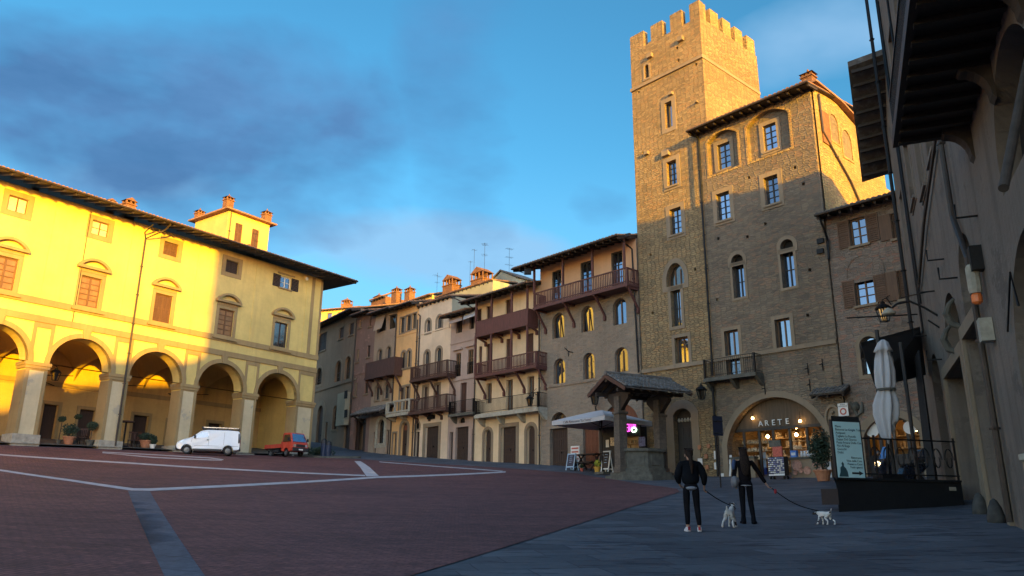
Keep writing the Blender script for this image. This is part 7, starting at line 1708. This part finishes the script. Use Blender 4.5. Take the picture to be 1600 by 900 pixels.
def person(label, loc, rz, spec):
    t = thing('person', label, 'person', loc, rz=rz); s = spec
    hip, kn, an, toe = s['hip'], s['knee'], s['ankle'], s['toe']; sh, el, wr = s['sho'], s['elb'], s['wri']
    J = {'pelvis': ((0, 0, .95), (.115, .085)), 'waist': ((0, .0, 1.08), (.11, .08)), 'chest': ((0, .01, 1.27), (.14, .10)), 'upper': ((0, .0, 1.40), (.11, .075)), 'neck': ((0, .02, 1.475), .05), 'skull0': (s['head'][0], .062), 'skull1': (s['head'][1], (.082, .098)), 'skull2': (s['head'][2], (.06, .075))}
    E = chain('pelvis', 'waist', 'chest', 'upper', 'neck', 'skull0', 'skull1', 'skull2')
    for q in (0, 1):
        J[f'hip{q}'] = (hip[q], .07); J[f'kn{q}'] = (kn[q], .055); J[f'cf{q}'] = (tuple((V(kn[q])*.62 + V(an[q])*.38) - V((0, .02, 0))), .055); J[f'an{q}'] = (an[q], .036); J[f'toe{q}'] = (toe[q], (.04, .03)); E += [('pelvis', f'hip{q}')] + chain(f'hip{q}', f'kn{q}', f'cf{q}', f'an{q}', f'toe{q}')
        J[f'sh{q}'] = (sh[q], .055); J[f'el{q}'] = (el[q], .042); J[f'wr{q}'] = (wr[q], .027); E += [('upper', f'sh{q}')] + chain(f'sh{q}', f'el{q}', f'wr{q}'); hand(J, E, f'wr{q}', V(wr[q]) - V(el[q]), q, 1)
    skin('body', J, E, M['skin'], t)
    fc = V(s['head'][1]); f = V(s['face']).normalized(); sd = f.cross(UP).normalized(); m = MB()
    m.lathe(fc + f*.098 - UP*.035, [(.006, .05), (.012, .03), (.017, .008), (.01, 0)], 6)
    nose = m.build('nose', M['skin'], t, local=True)
    for q in (-1, 1):
        MB().lathe(fc + f*.088 + sd*.032*q + UP*.005, [(.002, -.011), (.012, 0), (.002, .011)], 8).build('eye', M['white'], t, local=True); MB().lathe(fc + sd*.085*q - UP*.03, [(.004, -.03), (.016, 0), (.012, .025), (.002, .034)], 8, .6, 1).build('ear', M['skin'], t, local=True)
    m = MB(); m.box(fc + f*.092 - UP*.055, .045, .012, .012); m.build('mouth', M['lip'], t, local=True)
    # jacket with sleeves
    JJ = {'a': ((0, 0, s['hem']), s.get('hem_r', (.175, .13))), 'b': ((0, -.005, 1.12), s.get('mid_r', (.17, .125))), 'c': ((0, 0, 1.28), s.get('top_r', (.185, .13))), 'd': ((0, 0, 1.405), (.135, .095)), 'e': ((0, .01, 1.47), (.075, .07))}; JE = chain('a', 'b', 'c', 'd', 'e')
    for q in (0, 1): JJ[f's{q}'] = (sh[q], s.get('sl', .085)); JJ[f'l{q}'] = (el[q], s.get('sl', .085)*.86); c = V(el[q]).lerp(V(wr[q]), .93); JJ[f'w{q}'] = (tuple(c), .046); JE += [('d', f's{q}')] + chain(f's{q}', f'l{q}', f'w{q}')
    jk = skin('jacket', JJ, JE, s['jmat'], t)
    TT = {'p': ((0, -.01, .93), (.165, .135)), 'w': ((0, 0, 1.06), (.15, .115)), 'c': ((0, -.01, .84), (.085, .11))}; TE = [('p', 'w'), ('p', 'c')]
    for q in (0, 1): TT[f'h{q}'] = (tuple(V(hip[q]) - V((0, 0, .05))), (.095, .11)); TT[f'm{q}'] = (tuple(V(hip[q]).lerp(V(kn[q]), .5)), .08); TT[f'k{q}'] = (kn[q], .066); TT[f'f{q}'] = (J[f'cf{q}'][0], .064); TT[f'n{q}'] = (tuple(V(an[q]) + V((0, 0, .03))), .047); TE += [('p', f'h{q}')] + chain(f'h{q}', f'm{q}', f'k{q}', f'f{q}', f'n{q}')
    skin('trousers', TT, TE, M['cloth_bk'], t)
    for q in (0, 1):
        a, b = V(an[q]), V(toe[q]); d = (b - a); d.z = 0; d.normalize(); m = MB(); x = d.cross(UP); prof = [(-.075, .0), (-.08, .07), (-.05, s['shoe_h']), (.035, s['shoe_h']), (.1, .075), (.17, .055), (.19, .0)]
        g = V((a.x, a.y, a.z - .085)); P = []
        for w in (-.042, .042): P += [g + d*u_ + x*w*(1 if u_ < .1 else .85) + UP*z_ for u_, z_ in prof]
        n = len(prof); m.add(P, [list(range(n)), list(range(n, 2*n))[::-1]] + [[i, (i+1) % n, (i+1) % n + n, i + n] for i in range(n)]); so = m.build('shoe', s['smat'], t, local=True, bevel=.018)
        if s.get('heel'): MB().box(g - d*.083 + UP*.07, .05, .02, .07, (x, d, UP)).build('heel_patch', s['heel'], so, local=True)
    return t, jk
M['skin'] = m_simple('skin', (.42, .24, .17), .6, var=.05); M['lip'] = m_simple('lips', (.3, .09, .08), .5); M['cloth_bk'] = m_simple('black_cloth', (.008, .008, .011), .95, var=.2, bump=.2, spec=.1); M['jack1'] = m_simple('black_jacket', (.006, .007, .010), .95, var=.3, scale=5, bump=.4, spec=.1); M['jack2'] = m_simple('dark_coat', (.009, .007, .009), .95, var=.3, scale=5, bump=.3, spec=.1)
M['grey_knit'] = m_simple('grey_knit', (.20, .22, .27), .9); M['hair'] = m_simple('brown_hair', (.022, .013, .010), .8, var=.5, scale=30, spec=.15); M['sneak'] = m_simple('white_sneaker', (.62, .60, .62), .6, var=.08); M['red_c'] = m_simple('red_cloth', (.30, .02, .03), .7); M['bagg'] = m_simple('grey_bag', (.16, .15, .16), .6); M['blue_c'] = m_simple('navy_scarf', (.03, .055, .13), .9)
def people():
    p = gh(1083, 831); k = 1.0
    t, jk = person('woman from behind in a bulky black jacket, black trousers and white sneakers', p, R(-4), dict(hip=((-.095, 0, .90), (.095, 0, .90)), knee=((-.10, .03, .49), (.115, .05, .49)), ankle=((-.10, .02, .085), (.135, -.03, .085)), toe=((-.12, .15, .04), (.165, .1, .04)),
        sho=((-.185, 0, 1.39), (.185, 0, 1.39)), elb=((-.27, .03, 1.12), (.29, -.02, 1.13)), wri=((-.20, .22, .98), (.30, .10, .93)), head=((0, .045, 1.535), (0, .06, 1.60), (0, .05, 1.66)), face=(0, 1, -.15), hem=.93, hem_r=(.19, .15), mid_r=(.22, .16), top_r=(.215, .15), sl=.098, jmat=M['jack1'], smat=M['sneak'], shoe_h=.1, heel=M['red_c']))
    skin('shirt_hem', {'a': ((0, 0, .83), (.178, .148)), 'b': ((0, 0, .95), (.182, .145))}, [('a', 'b')], M['grey_knit'], t)
    skin('hair', {'a': ((0, .05, 1.61), (.094, .098)), 'b': ((0, .03, 1.675), (.075, .085)), 'top': ((0, .03, 1.715), (.035, .04)), 'c': ((0, -.06, 1.57), (.06, .045)), 'd': ((.01, -.135, 1.47), (.045, .035)), 'e': ((.015, -.17, 1.32), (.04, .03)), 'f': ((.02, -.165, 1.17), (.015, .012))}, [('a', 'b'), ('b', 'top'), ('a', 'c'), ('c', 'd'), ('d', 'e'), ('e', 'f')], M['hair'], t)
    p2 = gh(1169, 818.5)
    t2, jk2 = person('woman with long dark hair and a grey shoulder bag, arm stretched out holding a leash', p2, R(-6), dict(hip=((-.09, 0, .91), (.09, 0, .91)), knee=((-.085, .03, .49), (.10, .04, .49)), ankle=((-.10, -.02, .085), (.12, -.05, .085)), toe=((-.12, .10, .04), (.17, .06, .04)),
        sho=((-.175, 0, 1.40), (.175, 0, 1.40)), elb=((-.24, .03, 1.12), (.33, .06, 1.16)), wri=((-.22, .15, .92), (.50, .10, .90)), head=((0, .04, 1.545), (0, .06, 1.615), (0, .05, 1.68)), face=(-.15, 1, -.1), hem=.90, hem_r=(.175, .14), mid_r=(.155, .118), top_r=(.18, .125), sl=.066, jmat=M['jack2'], smat=M['cloth_bk'], shoe_h=.2))
    skin('hair', {'a': ((0, .05, 1.63), (.095, .10)), 'b': ((0, .03, 1.69), (.076, .085)), 'top': ((0, .03, 1.735), (.035, .04)), 'c': ((0, -.05, 1.55), (.11, .06)), 'd': ((0, -.12, 1.40), (.125, .045)), 'e': ((0, -.145, 1.22), (.11, .04)), 'f': ((.01, -.15, 1.08), (.06, .02))}, [('a', 'b'), ('b', 'top'), ('a', 'c'), ('c', 'd'), ('d', 'e'), ('e', 'f')], M['hair'], t2)
    skin('top_hem', {'a': ((0, 0, .845), (.176, .142)), 'b': ((0, 0, .875), (.178, .145))}, [('a', 'b')], M['sneak'], t2)
    # bag on her left hip, scarf on her shoulder
    f = lambda x, y, z: p2 + V((x*math.cos(R(-6)) - y*math.sin(R(-6)), x*math.sin(R(-6)) + y*math.cos(R(-6)), z))
    b = thing('shoulder_bag', 'small grey shoulder bag at the left hip of the long haired woman', 'bag', f(-.24, -.05, .9)); m = MB(); m.lathe(f(-.25, -.06, .80), [(.04, 0), (.10, .05), (.12, .14), (.085, .24), (.03, .27)], 14, .75, 1.1); m.build('pouch', M['bagg'], b, smooth=True); MB().tube([f(-.25, -.06, 1.05), f(-.18, -.14, 1.3), f(-.08, -.06, 1.48), f(.02, .1, 1.45)], .012, 5).build('strap', M['cloth_bk'], b)
    s = thing('scarf', 'navy scarf over the left shoulder of the long haired woman', 'scarf', f(-.2, 0, 1.35)); skin('scarf', {'a': ((0, .02, .08), (.05, .07)), 'b': ((-.06, -.06, .0), (.05, .06)), 'c': ((-.07, -.09, -.14), (.04, .05))}, chain('a', 'b', 'c'), M['blue_c'], s)
    return p, p2, f
def m_dog():
    m, nt, b = _new('dog_fur'); vec = _coord(nt, 'Object'); sx = nt.nodes.new('ShaderNodeSeparateXYZ'); nt.links.new(vec, sx.inputs[0]); n = _noise(nt, vec, 6.5, 2, .5)
    hd = nt.nodes.new('ShaderNodeMath'); hd.operation = 'GREATER_THAN'; hd.inputs[1].default_value = .235; nt.links.new(sx.outputs[1], hd.inputs[0])
    ns = nt.nodes.new('ShaderNodeMath'); ns.operation = 'GREATER_THAN'; ns.inputs[1].default_value = .47; nt.links.new(n.outputs[0], ns.inputs[0])
    hh = nt.nodes.new('ShaderNodeMath'); hh.operation = 'MULTIPLY'; nt.links.new(hd.outputs[0], hh.inputs[0]); nt.links.new(ns.outputs[0], hh.inputs[1])
    sp_ = nt.nodes.new('ShaderNodeMath'); sp_.operation = 'GREATER_THAN'; sp_.inputs[1].default_value = .62; nt.links.new(n.outputs[0], sp_.inputs[0])
    mx = nt.nodes.new('ShaderNodeMath'); mx.operation = 'MAXIMUM'; nt.links.new(hh.outputs[0], mx.inputs[0]); nt.links.new(sp_.outputs[0], mx.inputs[1])
    nt.links.new(_mix(nt, mx.outputs[0], (.60, .57, .55), (.018, .016, .016)), b.inputs['Base Color']); b.inputs['Roughness'].default_value = .9; return m
M['dog'] = m_dog(); M['fur_bk'] = m_simple('black_fur', (.015, .013, .013), .9)
def dog(label, loc, rz, s, head, legs, tail):
    t = thing('dog', label, 'dog', loc, rz=rz); S_ = lambda p: tuple(V(p)*s)
    J = {'belly': (S_((0, 0, .33)), (.075*s, .085*s)), 'rump': (S_((0, -.20, .345)), (.082*s, .09*s)), 'chest': (S_((0, .17, .335)), (.088*s, .11*s)), 'neck': (S_(head[0]), .06*s), 'head': (S_(head[1]), (.062*s, .06*s)), 'muz': (S_(head[2]), .034*s), 'nose': (S_(head[3]), .022*s), 'tail0': (S_((0, -.27, .38)), .026*s), 'tail1': (S_(tail), .01*s)}
    E = [('belly', 'rump'), ('belly', 'chest'), ('chest', 'neck'), ('neck', 'head'), ('head', 'muz'), ('muz', 'nose'), ('rump', 'tail0'), ('tail0', 'tail1')]
    for k, (x, dy, sp_) in enumerate(legs[0]):       # hind
        J[f'h{k}'] = (S_((x, -.19, .28)), .058*s); J[f'k{k}'] = (S_((x*1.2, -.12 + dy*.4, .20)), .042*s); J[f'o{k}'] = (S_((x*1.2 + sp_*.6, -.26 + dy, .12)), .022*s); J[f'p{k}'] = (S_((x*1.2 + sp_, -.25 + dy, .025)), .024*s); J[f't{k}'] = (S_((x*1.2 + sp_, -.20 + dy, .018)), .02*s); E += [('rump', f'h{k}')] + chain(f'h{k}', f'k{k}', f'o{k}', f'p{k}', f't{k}')
    for k, (x, dy, sp_) in enumerate(legs[1]):       # fore
        J[f's{k}'] = (S_((x, .17, .25)), .045*s); J[f'e{k}'] = (S_((x, .14 + dy*.3, .19)), .032*s); J[f'w{k}'] = (S_((x + sp_*.6, .17 + dy*.7, .09)), .022*s); J[f'q{k}'] = (S_((x + sp_, .17 + dy, .025)), .023*s); J[f'u{k}'] = (S_((x + sp_, .215 + dy, .018)), .02*s); E += [('chest', f's{k}')] + chain(f's{k}', f'e{k}', f'w{k}', f'q{k}', f'u{k}')
    skin('body', J, E, M['dog'], t, 2)
    h = V(head[1])*s; fw = (V(head[2]) - V(head[1])).normalized(); sd = fw.cross(UP).normalized()
    for q in (-1, 1): m = MB(); b = h + sd*q*.05*s + UP*.03*s; m.prism([b - fw*.03*s, b + fw*.03*s, b + sd*q*.055*s - UP*.05*s + fw*.01*s], V(fw)*.012*s - UP*.006); m.build('ear', M['fur_bk'], t, local=True, bevel=.004)
    m = MB(); c = V(head[0])*s; ax = (V(head[1]) - V((0, .17, .335))).normalized(); a = ax.orthogonal().normalized(); bb = ax.cross(a); n = 16; m.tube([c*.995 + (a*math.cos(2*math.pi*k/n) + bb*math.sin(2*math.pi*k/n))*.066*s for k in range(n + 1)], .013*s, 6, cap=False); m.build('collar', M['cloth_bk'], t, local=True)
    return t
def animals(p, p2, f):
    d1 = gh(1142, 824.5); r1 = R(-28)
    dog('white dog with a black eared head, looking up and standing astride behind the women', d1, r1, .98, ((0, .26, .43), (.0, .31, .52), (.01, .385, .51), (.01, .42, .505)), (((-.06, -.03, -.05), (.06, .03, .04)), ((-.055, .02, -.02), (.055, .05, .02))), (.0, -.30, .47))
    d2 = gh(1289, 820); r2 = R(24)
    dog('small white dog with a black head lowered, trotting off to the left on its leash', d2, r2, .72, ((0, .27, .37), (.0, .36, .36), (.0, .44, .33), (.0, .48, .315)), (((-.06, .06, 0), (.06, -.08, .02)), ((-.055, .07, 0), (.055, -.06, 0))), (.02, -.31, .50))
    def world(o, r, v): return V((o.x + v[0]*math.cos(r) - v[1]*math.sin(r), o.y + v[0]*math.sin(r) + v[1]*math.cos(r), o.z + v[2]))
    h1 = world(p, R(-4), (.305, .16, .86)); c1 = world(d1, r1, (0, .25*.98, .46))
    h2 = f(.575, .115, .84); c2 = world(d2, r2, (0, .27*.72, .43*.72))
    for a, b, lab, sag in ((h1, c1, 'taut dark leash from the black jacket woman to the standing dog', .03), (h2, c2, 'long dark leash from the long haired woman to the small dog', .10)):
        pts = [a.lerp(b, k/12) - V((0, 0, sag*math.sin(math.pi*k/12))) for k in range(13)]; o = MB().tube(pts, .011, 6).build('leash', M['cloth_bk']); tag(o, lab, 'leash', 'leashes of the two dogs')
    q = a.lerp(b, .12); t = MB().lathe(q - UP*.1, [(.02, 0), (.05, .03), (.055, .08), (.03, .11)], 10, .6, 1).build('leash_pouch', M['red_c']); tag(t, 'small dark red pouch hanging from the longer leash', 'pouch')
_p, _p2, _f = people(); animals(_p, _p2, _f)
# ------------------------------------------------------------------ sky and sun
SC_EXP = 1.9
SUN_AZ, SUN_EL = R(23.0), R(4.5)                    # azimuth from -Y towards +X
SD = V((math.sin(SUN_AZ)*math.cos(SUN_EL), -math.cos(SUN_AZ)*math.cos(SUN_EL), math.sin(SUN_EL)))
W = bpy.data.worlds.new('World'); SC.world = W; W.use_nodes = True; nt = W.node_tree; bg = nt.nodes['Background']
sky = nt.nodes.new('ShaderNodeTexSky'); sky.sky_type = 'NISHITA'; sky.sun_disc = False; sky.sun_elevation = SUN_EL; sky.sun_rotation = math.atan2(SD.x, SD.y); sky.altitude = 300; sky.air_density = 1.0; sky.dust_density = .3; sky.ozone_density = 2.2
tc = nt.nodes.new('ShaderNodeTexCoord'); sep = nt.nodes.new('ShaderNodeSeparateXYZ'); nt.links.new(tc.outputs['Generated'], sep.inputs[0])
# cloud layer: directions projected on a flat ceiling
def M_(op, a, b=0, c=None):
    n = nt.nodes.new('ShaderNodeMath'); n.operation = op
    for k, v in enumerate((a, b) if c is None else (a, b, c)):
        if hasattr(v, 'links'): nt.links.new(v, n.inputs[k])
        else: n.inputs[k].default_value = v
    return n.outputs[0]
def dot(v):
    n = nt.nodes.new('ShaderNodeVectorMath'); n.operation = 'DOT_PRODUCT'; nt.links.new(tc.outputs['Generated'], n.inputs[0]); n.inputs[1].default_value = tuple(v); return n.outputs['Value']
n1 = _noise(nt, _coord(nt, 'Generated', (1, 1, 1.7)), 3.2, 5, .52); n1.inputs['Distortion'].default_value = .15
n2 = _noise(nt, _coord(nt, 'Generated', (1, 1, 2.6)), 4.0, 6, .62)
def bank(px, py, w, h, tilt, k=1.5):                 # one bank of cloud around a direction of the sky
    d = ray(px, py).normalized(); e = d.cross(UP).normalized(); f = e.cross(d); t = R(tilt); a = e*math.cos(t) + f*math.sin(t); b_ = -e*math.sin(t) + f*math.cos(t)
    q = M_('ADD', M_('POWER', M_('ABSOLUTE', M_('DIVIDE', dot(a), w)), 2.2), M_('POWER', M_('ABSOLUTE', M_('DIVIDE', dot(b_), h)), 2.2))
    v = M_('SUBTRACT', M_('ADD', 1.0, M_('MULTIPLY', M_('SUBTRACT', n1.outputs[0], .5), k*2.2)), q)
    front = M_('GREATER_THAN', dot(d), 0.0); return M_('MULTIPLY', v, front)
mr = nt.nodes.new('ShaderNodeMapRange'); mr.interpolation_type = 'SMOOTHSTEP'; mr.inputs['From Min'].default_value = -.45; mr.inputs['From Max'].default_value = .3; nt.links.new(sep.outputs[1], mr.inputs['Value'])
tint = _mix(nt, mr.outputs[0], (2.75, 2.2, 1.95), (.315, .69, .77))      # half behind the view boosted warm to fill the shade, far half deep blue
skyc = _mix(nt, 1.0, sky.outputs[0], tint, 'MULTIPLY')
dark = M_('MAXIMUM', bank(300, 215, .265, .165, 8, 1.9), M_('MAXIMUM', M_('MULTIPLY', bank(735, 100, .10, .2, 0, 2.8), .55), M_('MULTIPLY', bank(945, 290, .06, .06, 0, 2.8), .5)))
cov = _ramp(nt, dark, -.1, 1.0)
pale = M_('MAXIMUM', bank(640, 385, .20, .05, 0, 2.2), M_('MAXIMUM', M_('MULTIPLY', bank(1280, 60, .10, .045, 8, 3.0), .5), bank(230, 285, .10, .022, 6, 2.2)))
hz = nt.nodes.new('ShaderNodeMapRange'); hz.interpolation_type = 'SMOOTHSTEP'; hz.inputs['From Min'].default_value = .46; hz.inputs['From Max'].default_value = .05; nt.links.new(sep.outputs[2], hz.inputs['Value'])
K = 1 / (.15 * 2 ** SC_EXP)
front = M_('MULTIPLY', hz.outputs[0], mr.outputs[0])
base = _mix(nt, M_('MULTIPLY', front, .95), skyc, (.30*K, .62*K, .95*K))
base = _mix(nt, M_('MULTIPLY', _ramp(nt, pale, .0, 1.1), .75), base, (.34*K, .60*K, .90*K))
body = _mix(nt, _ramp(nt, n2.outputs[0], .35, .68), (.078*K, .21*K, .45*K), (.12*K, .29*K, .58*K))
final = _mix(nt, M_('MULTIPLY', cov, .96), base, body)
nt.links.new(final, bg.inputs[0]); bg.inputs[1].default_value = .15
sl = bpy.data.lights.new('sun', 'SUN'); so = bpy.data.objects.new('sun', sl); COL.objects.link(so); sl.energy = 3.7; sl.color = (1.0, .52, .0); sl.angle = R(.7)
so.rotation_euler = SD.to_track_quat('Z', 'Y').to_euler()
SC.view_settings.view_transform = 'Standard'; SC.view_settings.look = 'None'; SC.view_settings.exposure = SC_EXP; SC.view_settings.gamma = 1; SC.view_settings.use_curve_mapping = False
SC.render.engine = 'CYCLES'; SC.cycles.max_bounces = 6; SC.cycles.diffuse_bounces = 4; SC.cycles.use_denoising = True; SC.cycles.sample_clamp_indirect = 6
SC.render.resolution_x = 1024; SC.render.resolution_y = 576
